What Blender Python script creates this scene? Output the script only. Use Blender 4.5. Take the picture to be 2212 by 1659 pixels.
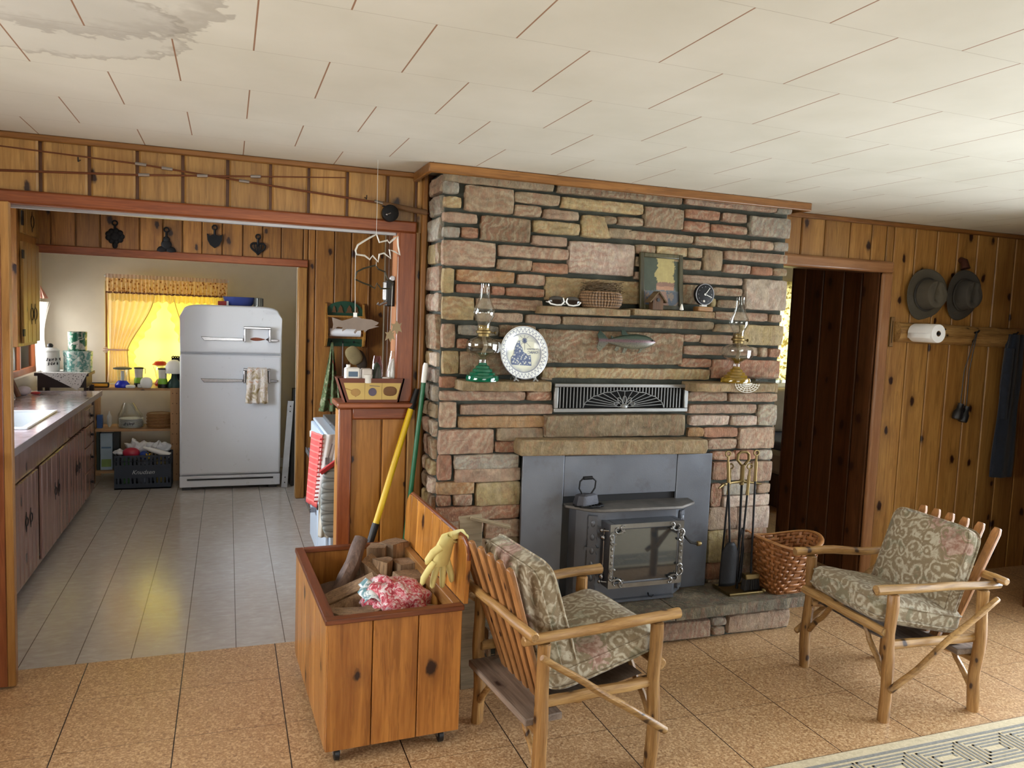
import bpy, bmesh, math, random
from mathutils import Vector, Matrix, noise as mn
R = math.radians
rnd = random.Random(7)
for o in list(bpy.data.objects): bpy.data.objects.remove(o)
S = bpy.context.scene
COL = S.collection
V3 = Vector
# ---------------------------------------------------------------- camera, world, light, exposure
CAM_H = 1.635
def cam_axes():
    yaw, pitch, roll = 0.353573754, 0.0848656832, 0.0384142461
    cy, sy, cp, sp = math.cos(yaw), math.sin(yaw), math.cos(pitch), math.sin(pitch)
    F = V3((sy*cp, cy*cp, -sp)); Rt = V3((cy, -sy, 0)); U = Rt.cross(F)
    cr, sr = math.cos(roll), math.sin(roll)
    return Rt*cr+U*sr, U*cr-Rt*sr, F
_r, _u, _f = cam_axes()
cd = bpy.data.cameras.new('camera'); cam = bpy.data.objects.new('camera', cd); COL.objects.link(cam)
cd.sensor_width = 36; cd.lens = 1672.82/2212*36; cd.clip_start = .05
cam.matrix_world = Matrix(((_r.x,_u.x,-_f.x,0),(_r.y,_u.y,-_f.y,0),(_r.z,_u.z,-_f.z,CAM_H),(0,0,0,1)))
S.camera = cam
S.view_settings.view_transform = 'Standard'; S.view_settings.look = 'None'
S.view_settings.gamma = 1; S.view_settings.use_curve_mapping = False
S.view_settings.exposure = 0.15
W = bpy.data.worlds.new('daylight'); S.world = W; W.use_nodes = True
wt = W.node_tree; wt.nodes.clear()
wo = wt.nodes.new('ShaderNodeOutputWorld'); wb = wt.nodes.new('ShaderNodeBackground')
wg = wt.nodes.new('ShaderNodeTexCoord'); ws = wt.nodes.new('ShaderNodeSeparateXYZ'); wr = wt.nodes.new('ShaderNodeValToRGB')
wt.links.new(wg.outputs['Generated'], ws.inputs[0])
wm = wt.nodes.new('ShaderNodeMapRange'); wm.inputs[1].default_value = -1; wm.inputs[2].default_value = 1
wt.links.new(ws.outputs[2], wm.inputs[0]); wt.links.new(wm.outputs[0], wr.inputs[0])
cr = wr.color_ramp                      # meadow below the horizon, trees on it, pale sky above
cr.elements[0].position = .40; cr.elements[0].color = (.52,.55,.42,1)
cr.elements[1].position = .62; cr.elements[1].color = (.78,.89,1.0,1)
e = cr.elements.new(.50); e.color = (.62,.66,.58,1)
wt.links.new(wr.outputs[0], wb.inputs[0]); wb.inputs[1].default_value = 3.0
wt.links.new(wb.outputs[0], wo.inputs[0])
def window_light(name, loc, rot, sx, sy, power, col):
    l = bpy.data.lights.new(name, 'AREA'); l.shape = 'RECTANGLE'; l.size = sx; l.size_y = sy
    l.energy = power; l.color = col
    o = bpy.data.objects.new(name, l); COL.objects.link(o); o.location = loc; o.rotation_euler = rot
    o['label'] = name.replace('_',' '); return o
# daylight arriving through the windows the rooms have (each lamp stands outside its own opening)
window_light('daylight_rear_window', (0.9,-3.25,1.35), (R(90),0,0), 2.6, 1.3, 52, (1,.98,.95))
window_light('daylight_glass_door', (4.98,1.45,.95), (R(90),0,R(90)), 3.1, 1.8, 205, (.84,.92,1))
window_light('daylight_left_window', (-2.55,1.6,1.45), (R(90),0,R(-90)), 1.8, 1.1, 90, (1,.98,.94))
window_light('daylight_sink_window', (-1.95,5.15,1.55), (R(90),0,R(-90)), 1.6, 1.0, 150, (.84,.91,1))
window_light('daylight_nook_side', (-1.9,7.75,1.4), (R(90),0,R(-90)), .9, .8, 22, (1,.98,.95))
window_light('daylight_nook_window', (-.45,8.75,1.35), (R(90),0,R(180)), 1.1, .95, 24, (1,1,.95))
window_light('daylight_bedroom', (5.5,7.0,1.55), (R(90),0,R(180)), 1.2, 1.0, 30, (1,.97,.9))
# ---------------------------------------------------------------- helpers
def hx(h, k=1.0):
    c = [int(h[i:i+2],16)/255 for i in (0,2,4)]
    return tuple(((x/12.92) if x<=.04045 else ((x+.055)/1.055)**2.4)*k for x in c)+(1,)
LOC = {}
class M:
    def __init__(s): s.v=[]; s.f=[]; s.c=[]; s.cur=None
    def add(s, vs, fs):
        n=len(s.v); s.v += [V3(p) for p in vs]; s.f += [[i+n for i in f] for f in fs]
        s.c += [s.cur]*len(vs); return n
    def box(s, x0,x1,y0,y1,z0,z1):
        x0,x1=sorted((x0,x1)); y0,y1=sorted((y0,y1)); z0,z1=sorted((z0,z1))
        s.add([(x0,y0,z0),(x1,y0,z0),(x1,y1,z0),(x0,y1,z0),(x0,y0,z1),(x1,y0,z1),(x1,y1,z1),(x0,y1,z1)],
              [(0,3,2,1),(4,5,6,7),(0,1,5,4),(1,2,6,5),(2,3,7,6),(3,0,4,7)]); return s
    def obox(s, c, size, rot=None):
        m = M().box(-size[0]/2,size[0]/2,-size[1]/2,size[1]/2,-size[2]/2,size[2]/2)
        rot = rot or Matrix()
        s.add([V3(c)+(rot.to_3x3()@p) for p in m.v], m.f); return s
    def beam(s, a, b, w, h, up=(0,0,1)):      # rectangular bar from a to b
        a,b=V3(a),V3(b); d=(b-a).normalized(); x=d.cross(V3(up)).normalized(); y=x.cross(d)
        vs=[]
        for p in (a,b):
            for i,j in ((-1,-1),(1,-1),(1,1),(-1,1)): vs.append(p+x*(w/2*i)+y*(h/2*j))
        s.add(vs,[(3,2,1,0),(4,5,6,7),(0,1,5,4),(1,2,6,5),(2,3,7,6),(3,0,4,7)]); return s
    def tube(s, pts, r, n=12, cap=True, wob=0, seed=0, closed=False, flat=None):
        pts=[V3(p) for p in pts]; m=len(pts); rs=r if isinstance(r,(list,tuple)) else [r]*m
        d0=(pts[1]-pts[0]).normalized(); up=V3((0,0,1)) if abs(d0.z)<.9 else V3((0,1,0))
        x=d0.cross(up).normalized(); vs=[]
        for i,p in enumerate(pts):
            if closed: d=(pts[(i+1)%m]-pts[i-1])
            else: d=pts[min(i+1,m-1)]-pts[max(i-1,0)]
            d.normalize(); x=(x-d*x.dot(d)).normalized(); y=d.cross(x)
            for k in range(n):
                a=2*math.pi*k/n; rr=rs[i]
                if wob: rr*=1+wob*mn.noise(V3((math.cos(a)*1.3+seed*7,math.sin(a)*1.3,i*.45+seed*3)))
                vs.append(p+x*(math.cos(a)*rr)+y*(math.sin(a)*rr*(flat or 1)))
        fs=[]
        for i in range(m if closed else m-1):
            j=(i+1)%m
            for k in range(n): fs.append((i*n+k,i*n+(k+1)%n,j*n+(k+1)%n,j*n+k))
        if cap and not closed: fs.append(tuple(reversed(range(n)))); fs.append(tuple((m-1)*n+k for k in range(n)))
        s.add(vs,fs); return s
    def log(s, a, b, r0, r1=None, n=12, seg=9, wob=.16, seed=0, bend=.006):
        a,b=V3(a),V3(b); r1=r1 or r0; pts=[]; rs=[]
        for i in range(seg+1):
            t=i/seg; q=a.lerp(b,t)
            q+=V3((mn.noise(V3((t*2.3+seed,seed,0))),mn.noise(V3((t*2.3,seed+5,1))),mn.noise(V3((t*2.3,seed,9)))))*bend*2*math.sin(math.pi*t)
            rr=(r0+(r1-r0)*t)*(1+.10*mn.noise(V3((t*6,seed*2.1,3))))
            pts.append(q); rs.append(rr)
        d=(b-a).normalized(); pts=[a-d*.004]+pts+[b+d*.004]; rs=[rs[0]*.8]+rs+[rs[-1]*.8]
        return s.tube(pts,rs,n,True,wob,seed)
    def lathe(s, prof, c=(0,0,0), n=28, axis='Z', cap=True, sx=1, sy=1):
        vs=[]; fs=[]; c=V3(c)
        for r,z in prof:
            for k in range(n):
                a=2*math.pi*k/n; p=(r*math.cos(a)*sx,r*math.sin(a)*sy,z)
                if axis=='Y': p=(p[0],-p[2],p[1])
                if axis=='X': p=(p[2],p[0],p[1])
                vs.append(c+V3(p))
        m=len(prof)
        for i in range(m-1):
            for k in range(n): fs.append((i*n+k,i*n+(k+1)%n,(i+1)*n+(k+1)%n,(i+1)*n+k))
        if cap: fs.append(tuple(reversed(range(n)))); fs.append(tuple((m-1)*n+k for k in range(n)))
        s.add(vs,fs); return s
    def poly(s, pts, a, b, plane='xz'):       # outline extruded from a to b on the missing axis
        def P(p,t): return {'xz':(p[0],t,p[1]),'xy':(p[0],p[1],t),'yz':(t,p[0],p[1])}[plane]
        n=len(pts); vs=[P(p,a) for p in pts]+[P(p,b) for p in pts]
        fs=[tuple(range(n)),tuple(reversed(range(n,2*n)))]+[(i,i+n,(i+1)%n+n,(i+1)%n) for i in range(n)]
        s.add(vs,fs); return s
    def grid(s, fn, nu, nv, cu=False, cv=False):
        vs=[fn(i/(nu if cu else nu-1),j/(nv if cv else nv-1)) for i in range(nu) for j in range(nv)]
        fs=[]
        for i in range(nu if cu else nu-1):
            for j in range(nv if cv else nv-1):
                i2=(i+1)%nu; j2=(j+1)%nv
                fs.append((i*nv+j,i2*nv+j,i2*nv+j2,i*nv+j2))
        s.add(vs,fs); return s
    def sphere(s, c, r, n=16, m=10, e=1.0, e2=None):   # superellipsoid
        r=r if isinstance(r,(list,tuple)) else (r,r,r); e2=e2 or e
        def sg(x,k): return math.copysign(abs(x)**k,x)
        vs=[]; fs=[]; c=V3(c)
        for i in range(1,m):
            ph=math.pi*i/m-math.pi/2
            for k in range(n):
                a=2*math.pi*k/n
                vs.append(c+V3((r[0]*sg(math.cos(ph),e2)*sg(math.cos(a),e),r[1]*sg(math.cos(ph),e2)*sg(math.sin(a),e),r[2]*sg(math.sin(ph),e2))))
        vs+= [c+V3((0,0,-r[2])),c+V3((0,0,r[2]))]; b=len(vs)-2
        for i in range(m-2):
            for k in range(n): fs.append((i*n+k,i*n+(k+1)%n,(i+1)*n+(k+1)%n,(i+1)*n+k))
        for k in range(n): fs.append((b,(k+1)%n,k)); fs.append((b+1,(m-2)*n+k,(m-2)*n+(k+1)%n))
        s.add(vs,fs); return s
    def xf(s, mat):
        s.v=[mat@p for p in s.v]; return s
    def merge(s, o): s.add(o.v,o.f); s.c[-len(o.v):]=o.c; return s
    def obj(s, name, mat, parent=None, smooth=35, bevel=0, sub=0, solid=0, local=False, label=None, seg=2):
        me=bpy.data.meshes.new(name); o=bpy.data.objects.new(name,me); COL.objects.link(o)
        vs=s.v
        if parent is not None:
            o.parent=parent
            off=LOC[parent.name]; LOC[o.name]=off
            if not local: vs=[p-off for p in vs]
        elif not local and vs:
            lo=V3((min(p.x for p in vs)+max(p.x for p in vs),min(p.y for p in vs)+max(p.y for p in vs),2*min(p.z for p in vs)))/2
            vs=[p-lo for p in vs]; o.location=lo; LOC[o.name]=lo
        me.from_pydata([tuple(p) for p in vs],[],s.f); me.update()
        if any(c is not None for c in s.c):
            a=me.attributes.new('Col','FLOAT_COLOR','POINT')
            for i,c in enumerate(s.c): a.data[i].color=c or (.5,.5,.5,1)
        bm=bmesh.new(); bm.from_mesh(me); bmesh.ops.recalc_face_normals(bm,faces=bm.faces); bm.to_mesh(me); bm.free()
        if smooth:
            for p in me.polygons: p.use_smooth=True
            me.set_sharp_from_angle(angle=R(smooth))
        for mm in (mat if isinstance(mat,(list,tuple)) else [mat]): me.materials.append(mm)
        if solid:
            md=o.modifiers.new('t','SOLIDIFY'); md.thickness=solid; md.offset=0
        if bevel:
            md=o.modifiers.new('b','BEVEL'); md.width=bevel; md.segments=seg; md.limit_method='ANGLE'; md.angle_limit=R(40); md.harden_normals=False
        if sub:
            md=o.modifiers.new('s','SUBSURF'); md.levels=sub; md.render_levels=sub
        if label: o['label']=label
        return o
def B(*a): return M().box(*a)
def thing(name, label, cat, loc=(0,0,0), rotz=0, group=None):
    o=bpy.data.objects.new(name,None); COL.objects.link(o); o.empty_display_size=.05
    o.location=loc; o.rotation_euler=(0,0,rotz); LOC[o.name]=V3(loc)
    o['label']=label; o['category']=cat
    if group: o['group']=group
    return o
def tag(o, label, cat, group=None, kind=None):
    o['label']=label; o['category']=cat
    if group: o['group']=group
    if kind: o['kind']=kind
    return o
def struct(m, name, mat, **k):
    o=m.obj(name,mat,**k); o['kind']='structure'; return o
def text(body, size, loc, rot, mat, parent, extrude=.0006, shear=0, align='CENTER', name='lettering'):
    cu=bpy.data.curves.new('t','FONT'); cu.body=body; cu.size=size; cu.extrude=extrude; cu.shear=shear
    cu.align_x=align; cu.align_y='CENTER'; cu.resolution_u=3
    to=bpy.data.objects.new('t',cu); COL.objects.link(to)
    bpy.context.view_layer.update()
    me=bpy.data.meshes.new_from_object(to.evaluated_get(bpy.context.evaluated_depsgraph_get()))
    bpy.data.objects.remove(to); bpy.data.curves.remove(cu)
    o=bpy.data.objects.new(name,me); COL.objects.link(o); me.materials.clear(); me.materials.append(mat)
    o.parent=parent; o.location=V3(loc)-LOC[parent.name]; o.rotation_euler=rot; LOC[o.name]=LOC[parent.name]
    return o
# ---------------------------------------------------------------- materials
class N:
    def __init__(s, name):
        s.m=bpy.data.materials.new(name); s.m.use_nodes=True; s.t=s.m.node_tree; s.p=s.t.nodes['Principled BSDF']
    def n(s, typ, **k):
        o=s.t.nodes.new('ShaderNode'+typ)
        for a,b in k.items():
            if a.startswith('i_'):
                key=a[2:]; key=int(key) if key.isdigit() else key
                o.inputs[key].default_value=b
            else: setattr(o,a,b)
        return o
    def l(s,a,b): s.t.links.new(a,b)
    def coord(s, kind='Object', scale=(1,1,1), rand=False):
        c=s.n('TexCoord'); out=c.outputs[kind]
        if rand:
            g=s.n('NewGeometry'); ad=s.n('VectorMath',operation='ADD'); mu=s.n('VectorMath',operation='SCALE')
            cx=s.n('CombineXYZ'); m1=s.n('Math',operation='MULTIPLY',i_1=37.0); m2=s.n('Math',operation='MULTIPLY',i_1=71.0); m3=s.n('Math',operation='MULTIPLY',i_1=13.7)
            for m_ in (m1,m2,m3): s.l(g.outputs['Random Per Island'],m_.inputs[0])
            s.l(m1.outputs[0],cx.inputs[0]); s.l(m2.outputs[0],cx.inputs[1]); s.l(m3.outputs[0],cx.inputs[2])
            s.l(out,ad.inputs[0]); s.l(cx.outputs[0],ad.inputs[1]); out=ad.outputs[0]
        mp=s.n('Mapping'); mp.inputs['Scale'].default_value=scale; s.l(out,mp.inputs['Vector']); return mp.outputs[0]
    def noise(s, vec, scale, detail=4, rough=.55, dist=0):
        o=s.n('TexNoise'); o.inputs['Scale'].default_value=scale; o.inputs['Detail'].default_value=detail
        o.inputs['Roughness'].default_value=rough; o.inputs['Distortion'].default_value=dist
        if vec is not None: s.l(vec,o.inputs['Vector'])
        return o.outputs['Fac']
    def ramp(s, fac, stops, interp='LINEAR'):
        o=s.n('ValToRGB'); c=o.color_ramp; c.interpolation=interp
        while len(c.elements)<len(stops): c.elements.new(.5)
        for e,(p,col) in zip(c.elements,stops): e.position=p; e.color=col if len(col)==4 else (*col,1)
        s.l(fac,o.inputs[0]); return o.outputs[0]
    def mix(s, fac, a, b, mode='MIX'):
        o=s.n('Mix',data_type='RGBA',blend_type=mode)
        for sock,v in ((o.inputs[0],fac),(o.inputs[6],a),(o.inputs[7],b)):
            if hasattr(v,'is_output'): s.l(v,sock)
            else: sock.default_value=v
        return o.outputs[2]
    def math(s, op, a, b=0.0, c=None):
        o=s.n('Math',operation=op)
        for i,v in enumerate((a,b) if c is None else (a,b,c)):
            if hasattr(v,'is_output'): s.l(v,o.inputs[i])
            else: o.inputs[i].default_value=v
        return o.outputs[0]
    def bump(s, h, strength=.3, dist=.01):
        o=s.n('Bump'); o.inputs['Strength'].default_value=strength; o.inputs['Distance'].default_value=dist
        s.l(h,o.inputs['Height']); s.l(o.outputs[0],s.p.inputs['Normal'])
    def base(s, c):
        if hasattr(c,'is_output'): s.l(c,s.p.inputs['Base Color'])
        else: s.p.inputs['Base Color'].default_value=c
    def set(s, **k):
        for a,b in k.items():
            i=s.p.inputs[{'rough':'Roughness','metal':'Metallic','trans':'Transmission Weight','coat':'Coat Weight','spec':'Specular IOR Level','alpha':'Alpha','sheen':'Sheen Weight','ior':'IOR','sub':'Subsurface Weight','em':'Emission Strength'}[a]]
            if hasattr(b,'is_output'): s.l(b,i)
            else: i.default_value=b
        return s
def plain(name, h, rough=.5, metal=0, var=.12, bump=0, bscale=60, k=1.0, **kw):
    n=N(name); c=hx(h,k); v=n.coord()
    f=n.noise(v,9,5)
    n.base(n.ramp(f,[(.3,tuple(x*(1-var) for x in c[:3])),(.7,tuple(min(1,x*(1+var)) for x in c[:3]))]))
    n.set(rough=rough,metal=metal,**kw)
    if bump: n.bump(n.noise(v,bscale,4),bump,.004)
    return n.m
def wood(name, light, dark, axis='Z', knots=.5, rough=.38, grain=1.0, knotcol='2a120a', spec=.5, kscale=1.0, bump=.12, streak=.45, var=.35):
    n=N(name)
    st={'Z':(1,1,.07),'X':(.07,1,1),'Y':(1,.07,1)}[axis]
    v=n.coord('Object',st,True); vk0=n.coord('Object',(1,1,1),True); ks=n.n('SeparateXYZ'); n.l(vk0,ks.inputs[0]); kc_=n.n('CombineXYZ'); sx_,sy_,sz_=ks.outputs
    a_,b_={'Z':(n.math('ADD',sx_,sy_),sz_),'X':(n.math('ADD',sy_,sz_),sx_),'Y':(n.math('ADD',sx_,sz_),sy_)}[axis]
    n.l(n.math('MULTIPLY',a_,5.5),kc_.inputs[0]); n.l(n.math('MULTIPLY',b_,3.4),kc_.inputs[1]); vk=kc_.outputs[0]
    a=n.noise(v,14*grain,5,.6,.6); b=n.noise(v,90*grain,3,.6,.2); c_=n.noise(v,3.0*grain,2,.5)
    f=n.math('ADD',n.math('MULTIPLY',a,.6),n.math('MULTIPLY',b,.4))
    L,D=hx(light),hx(dark)
    mid=tuple((x*.5+y*.5) for x,y in zip(L,D))
    col=n.ramp(f,[(.34,D),(.5,mid),(.62,L)])
    gl_=n.noise(v,32*grain,4,.7,.9); col=n.mix(n.math('MULTIPLY',n.ramp(gl_,[(.40,(1,1,1)),(.47,(0,0,0))]),streak),col,tuple(x*.62 for x in D[:3])+(1,))
    col=n.mix(n.math('MULTIPLY',n.ramp(c_,[(.52,(0,0,0)),(.60,(1,1,1))]),.30),col,D)
    g=n.n('NewGeometry')
    tone=n.ramp(g.outputs['Random Per Island'],[(0,(1-var,)*3),(1,(1.08,)*3)])
    col=n.mix(1.0,col,tone,'MULTIPLY')
    h=f
    if knots>0:
        vo=n.n('TexVoronoi',voronoi_dimensions='2D'); vo.inputs['Scale'].default_value=1.0*kscale; n.l(vk,vo.inputs['Vector'])
        wob=n.noise(vk,6,2)
        d=n.math('ADD',vo.outputs['Distance'],n.math('MULTIPLY',n.math('SUBTRACT',wob,.5),.16))
        sp=n.n('SeparateColor'); n.l(vo.outputs['Color'],sp.inputs[0])
        on=n.math('LESS_THAN',sp.outputs[0],knots)
        sz=n.math('MULTIPLY_ADD',sp.outputs[1],.08,.07)
        q=n.math('DIVIDE',d,sz)
        k=n.math('MULTIPLY',n.ramp(q,[(.55,(1,1,1)),(1.0,(0,0,0))]),on)
        halo=n.math('MULTIPLY',n.ramp(n.math('MULTIPLY',q,.4),[(.2,(.55,.55,.55)),(1.0,(0,0,0))]),on)
        col=n.mix(halo,col,tuple(x*.55 for x in D[:3])+(1,)); col=n.mix(k,col,hx(knotcol))
    n.base(col); n.set(rough=rough,spec=spec)
    if bump: n.bump(h,bump,.003)
    return n.m
def metal(name, h, rough=.3, m=1.0, var=.1): return plain(name,h,rough,m,var)
def glass(name, col=(1,1,1,1), rough=.02, ior=1.45):
    n=N(name); n.base(col); n.set(rough=rough,trans=1.0,ior=ior)
    # thin clear ware lets the daylight straight through to what stands behind it
    return n.m
def cloth(name, stops, scale=40, rough=.9, bump=.3, kind='weave', trans=0, **kw):
    n=N(name); v=n.coord(); f=n.noise(v,scale,4,.6,.8)
    n.base(n.ramp(f,stops)); n.set(rough=rough,sheen=.2,**kw); n.bump(n.noise(v,420,2),bump,.002)
    if trans:
        tr=n.n('BsdfTranslucent'); n.l(n.ramp(f,stops),tr.inputs[0]); tp=n.n('BsdfTransparent')
        m1=n.n('MixShader',i_0=.55); m2=n.n('MixShader',i_0=trans)
        out=[x for x in n.t.nodes if x.type=='OUTPUT_MATERIAL'][0]
        n.l(n.p.outputs[0],m1.inputs[1]); n.l(tr.outputs[0],m1.inputs[2]); n.l(m1.outputs[0],m2.inputs[1]); n.l(tp.outputs[0],m2.inputs[2]); n.l(m2.outputs[0],out.inputs[0])
    return n.m
pine=wood('golden_knotty_pine','b98d4e','8f6431',knots=.4)
pine_dark=wood('dark_brown_pine','8f5c32','5f371c',knots=.45)  # a darker brown pine than the golden boards
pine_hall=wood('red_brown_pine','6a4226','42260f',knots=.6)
pine_half=wood('orange_knotty_pine','c68c42','9c6628',knots=.55)
redwood=wood('red_stained_trim','a05a30','78391a',streak=.2,knots=0,rough=.32,grain=1.5)
redwoodX=wood('red_stained_trim_x','a05a30','78391a',streak=.2,axis='X',knots=0,rough=.32,grain=1.5)
trimX=wood('amber_trim_x','9c6a34','704418',axis='X',knots=0)
trimY=wood('amber_trim_y','9c6a34','704418',axis='Y',knots=0)
trimZ=wood('amber_trim_z','a8763a','7a4c1e',knots=.1)
boxwood=wood('box_knotty_pine','ba7e3c','8c5422',knots=.6,rough=.3,var=.3)
boxwoodX=wood('box_rim_wood','824624','5a2c14',axis='X',knots=0,rough=.35)
boxwoodY=wood('box_rim_wood_y','824624','5a2c14',axis='Y',knots=0,rough=.35)
lidwood=wood('lid_knotty_pine','cc8c40','a06224',knots=.5,rough=.3)
cabwood=wood('brown_cabinet_wood','9a7c70','7e6056',knots=.2,rough=.22,kscale=1.3,streak=.12,var=.12)
cabyellow=wood('yellow_cabinet_pine','b08a48','8a6228',knots=.15,rough=.35)
shelfpine=wood('pale_shelf_pine','c49a6c','a67a4c',streak=.15,axis='X',knots=.1,rough=.5)
shelfpineZ=wood('pale_shelf_pine_z','c49a6c','a67a4c',streak=.15,knots=.1,rough=.5)
logZ=wood('peeled_log_upright','b28a52','7a5228',knots=.5,rough=.42,kscale=2.2,knotcol='3a2412',grain=1.6,bump=.5)
logX=wood('peeled_log_cross','b8925a','805a30',axis='X',knots=.5,rough=.42,kscale=2.2,knotcol='3a2412',grain=1.6,bump=.5)
logY=wood('peeled_log_long','b8925a','805a30',axis='Y',knots=.5,rough=.42,kscale=2.2,knotcol='3a2412',grain=1.6,bump=.5)
slatwood=wood('orange_slat_wood','b8824e','8a5c34',knots=.25,rough=.4,kscale=1.5)
greyplank=wood('weathered_grey_plank','9c8a7a','6e5c50',axis='X',knots=.3,rough=.7)
rawwood=wood('split_firewood','b0906c','705640',knots=.2,rough=.85,grain=2,bump=.6,kscale=2)
endwood=plain('cut_wood_end','a08460',.85,bump=.5,bscale=120,var=.25)
bark=plain('rough_bark','5c4638',.95,bump=1.0,bscale=45,var=.4)
plaster=plain('cream_plaster','cdc3b2',.8,var=.03,bump=.1,bscale=25)
plaster_dim=plain('beige_plaster','b9ac98',.8,var=.03)
white=plain('white_enamel','dfe3e6',.22,var=.02)
whitepl=plain('white_plastic','e6e6e2',.4,var=.02)
black=plain('black_plastic','141416',.45,var=.2)
iron=plain('black_iron','1c1c1e',.55,.6,var=.2,bump=.3)
greyiron=plain('grey_cast_iron','4a4a50',.6,.5,bump=.5,bscale=90)
chrome=metal('chrome','98989c',.2)
steel=metal('brushed_steel','a8a8ac',.35)
brass=metal('antique_brass','7c6a46',.5)
gunmetal=metal('gunmetal_grille','9a9a98',.35,.85)
def stove_mat():
    n=N('grey_stove_paint'); v=n.coord(); a=n.noise(v,3,3); b=n.noise(v,160,2)
    n.base(n.mix(n.math('MULTIPLY',n.ramp(n.noise(v,7,6,.7),[(.55,(0,0,0)),(.72,(1,1,1))]),.35),n.ramp(a,[(.3,hx('62656c')),(.7,hx('747880'))]),hx('4a4038')))
    n.set(rough=.42,metal=.55); n.bump(b,.15,.002); return n.m
stovegrey=stove_mat()
def stone_mat(name, col_attr=True, base='8f7c62'):
    n=N(name); v=n.coord('Object',(1,1,1),True)
    if col_attr: a=n.n('Attribute',attribute_name='Col'); c=a.outputs['Color']
    else:
        c=n.ramp(n.noise(v,4,3),[(.3,hx(base,.8)),(.7,hx(base,1.15))])
    vs=n.coord('Object',(3.2,3.2,1.2),True)
    s1=n.noise(vs,4.2,6,.62,1.8); s2=n.noise(v,30,7,.72); s3=n.noise(v,5,3,.5,1.2)
    c=n.mix(n.math('MULTIPLY',n.ramp(s1,[(.50,(0,0,0)),(.60,(1,1,1)),(.68,(0,0,0))]),.32),c,hx('965e46'))
    c=n.mix(n.math('MULTIPLY',n.ramp(s1,[(.30,(0,0,0)),(.38,(1,1,1)),(.46,(0,0,0))]),.40),c,hx('b09c80'))
    c=n.mix(n.math('MULTIPLY',n.ramp(s3,[(.52,(0,0,0)),(.75,(1,1,1))]),.5),c,hx('a89a82'))
    c=n.mix(n.math('MULTIPLY',n.ramp(s3,[(.25,(1,1,1)),(.42,(0,0,0))]),.35),c,hx('5f4c38'))
    # some stones are cut across their bedding and show fine red and cream bands
    g=n.n('NewGeometry'); wn=n.n('TexWhiteNoise',noise_dimensions='1D'); n.l(g.outputs['Random Per Island'],wn.inputs['W']); rt=n.n('VectorRotate',rotation_type='Y_AXIS'); n.l(v,rt.inputs['Vector']); n.l(n.math('MULTIPLY',wn.outputs['Value'],3.0),rt.inputs['Angle'])
    wv=n.n('TexWave',wave_type='BANDS',bands_direction='X'); wv.inputs['Scale'].default_value=9; wv.inputs['Distortion'].default_value=16; wv.inputs['Detail'].default_value=5; wv.inputs['Detail Scale'].default_value=.9; wv.inputs['Detail Roughness'].default_value=.65; n.l(rt.outputs[0],wv.inputs[0])
    sel=n.math('MULTIPLY',n.math('MULTIPLY',n.math('GREATER_THAN',wn.outputs['Value'],.45),.30 if col_attr else 0.0),n.ramp(s3,[(.35,(.25,.25,.25)),(.6,(1,1,1))])); wf=wv.outputs['Fac']
    c=n.mix(n.math('MULTIPLY',n.math('MULTIPLY',n.ramp(wf,[(.55,(0,0,0)),(.80,(1,1,1))]),sel),1.0),c,hx('9a5a42'))
    c=n.mix(n.math('MULTIPLY',n.math('MULTIPLY',n.ramp(wf,[(.15,(1,1,1)),(.45,(0,0,0))]),sel),.9),c,hx('c8b89c'))
    c=n.mix(.75,c,n.ramp(s2,[(.3,(.42,.42,.42)),(.68,(1.15,1.12,1.08))]),'MULTIPLY')
    n.base(c); n.set(rough=.8); 
    n.bump(n.math('ADD',n.noise(v,16,8,.7,.5),n.math('MULTIPLY',n.noise(vs,14,4,.6,1),.5)),1.0,.016); return n.m
stone=stone_mat('banded_sandstone')
shelfstone=stone_mat('buff_shelf_stone',False,'8f7b58')
hearthstone=stone_mat('grey_hearth_stone',False,'66604e')
mortar=plain('dark_green_mortar','3e4139',.95,bump=.8,bscale=70,var=.3)
def cork():
    n=N('cork_tile'); tc=n.n('TexCoord'); sp=n.n('SeparateXYZ'); n.l(tc.outputs['Object'],sp.inputs[0]); v=tc.outputs['Object']
    def line(o,off,per,w):
        f=n.math('FRACT',n.math('DIVIDE',n.math('SUBTRACT',o,off),per))
        d=n.math('MULTIPLY',n.math('MINIMUM',f,n.math('SUBTRACT',1.0,f)),per)
        return n.math('LESS_THAN',d,w)
    gx=line(sp.outputs[0],.227-FLX,.4064,.0022); gy=line(sp.outputs[1],3.06-FLY,.4064,.0014)
    a=n.noise(v,130,3,.7); b=n.noise(v,2.5,2); vo=n.n('TexVoronoi'); vo.inputs['Scale'].default_value=115; n.l(v,vo.inputs['Vector'])
    c=n.ramp(a,[(.24,hx('8c673f')),(.45,hx('b08a60')),(.66,hx('d4b48c'))])
    sc=n.n('SeparateColor'); n.l(vo.outputs['Color'],sc.inputs[0])
    c=n.mix(n.math('MULTIPLY',n.math('GREATER_THAN',sc.outputs[0],.78),.55),c,hx('e6c89c'))
    c=n.mix(n.math('MULTIPLY',n.math('LESS_THAN',sc.outputs[0],.08),.4),c,hx('74482a'))
    c=n.mix(n.math('MULTIPLY',b,.30),c,hx('c8a888'),'MULTIPLY')
    c=n.mix(gx,c,hx('1c0e08')); c=n.mix(n.math('MULTIPLY',gy,.75),c,hx('3c2414'))
    n.base(c); n.set(rough=n.math('MULTIPLY_ADD',n.noise(v,5,4),.20,.26),spec=.75)
    n.bump(n.math('ADD',n.math('MULTIPLY',a,.25),n.math('MULTIPLY',n.math('ADD',gx,gy),-1.0)),.12,.002); return n.m
FLX,FLY=0,0
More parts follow.
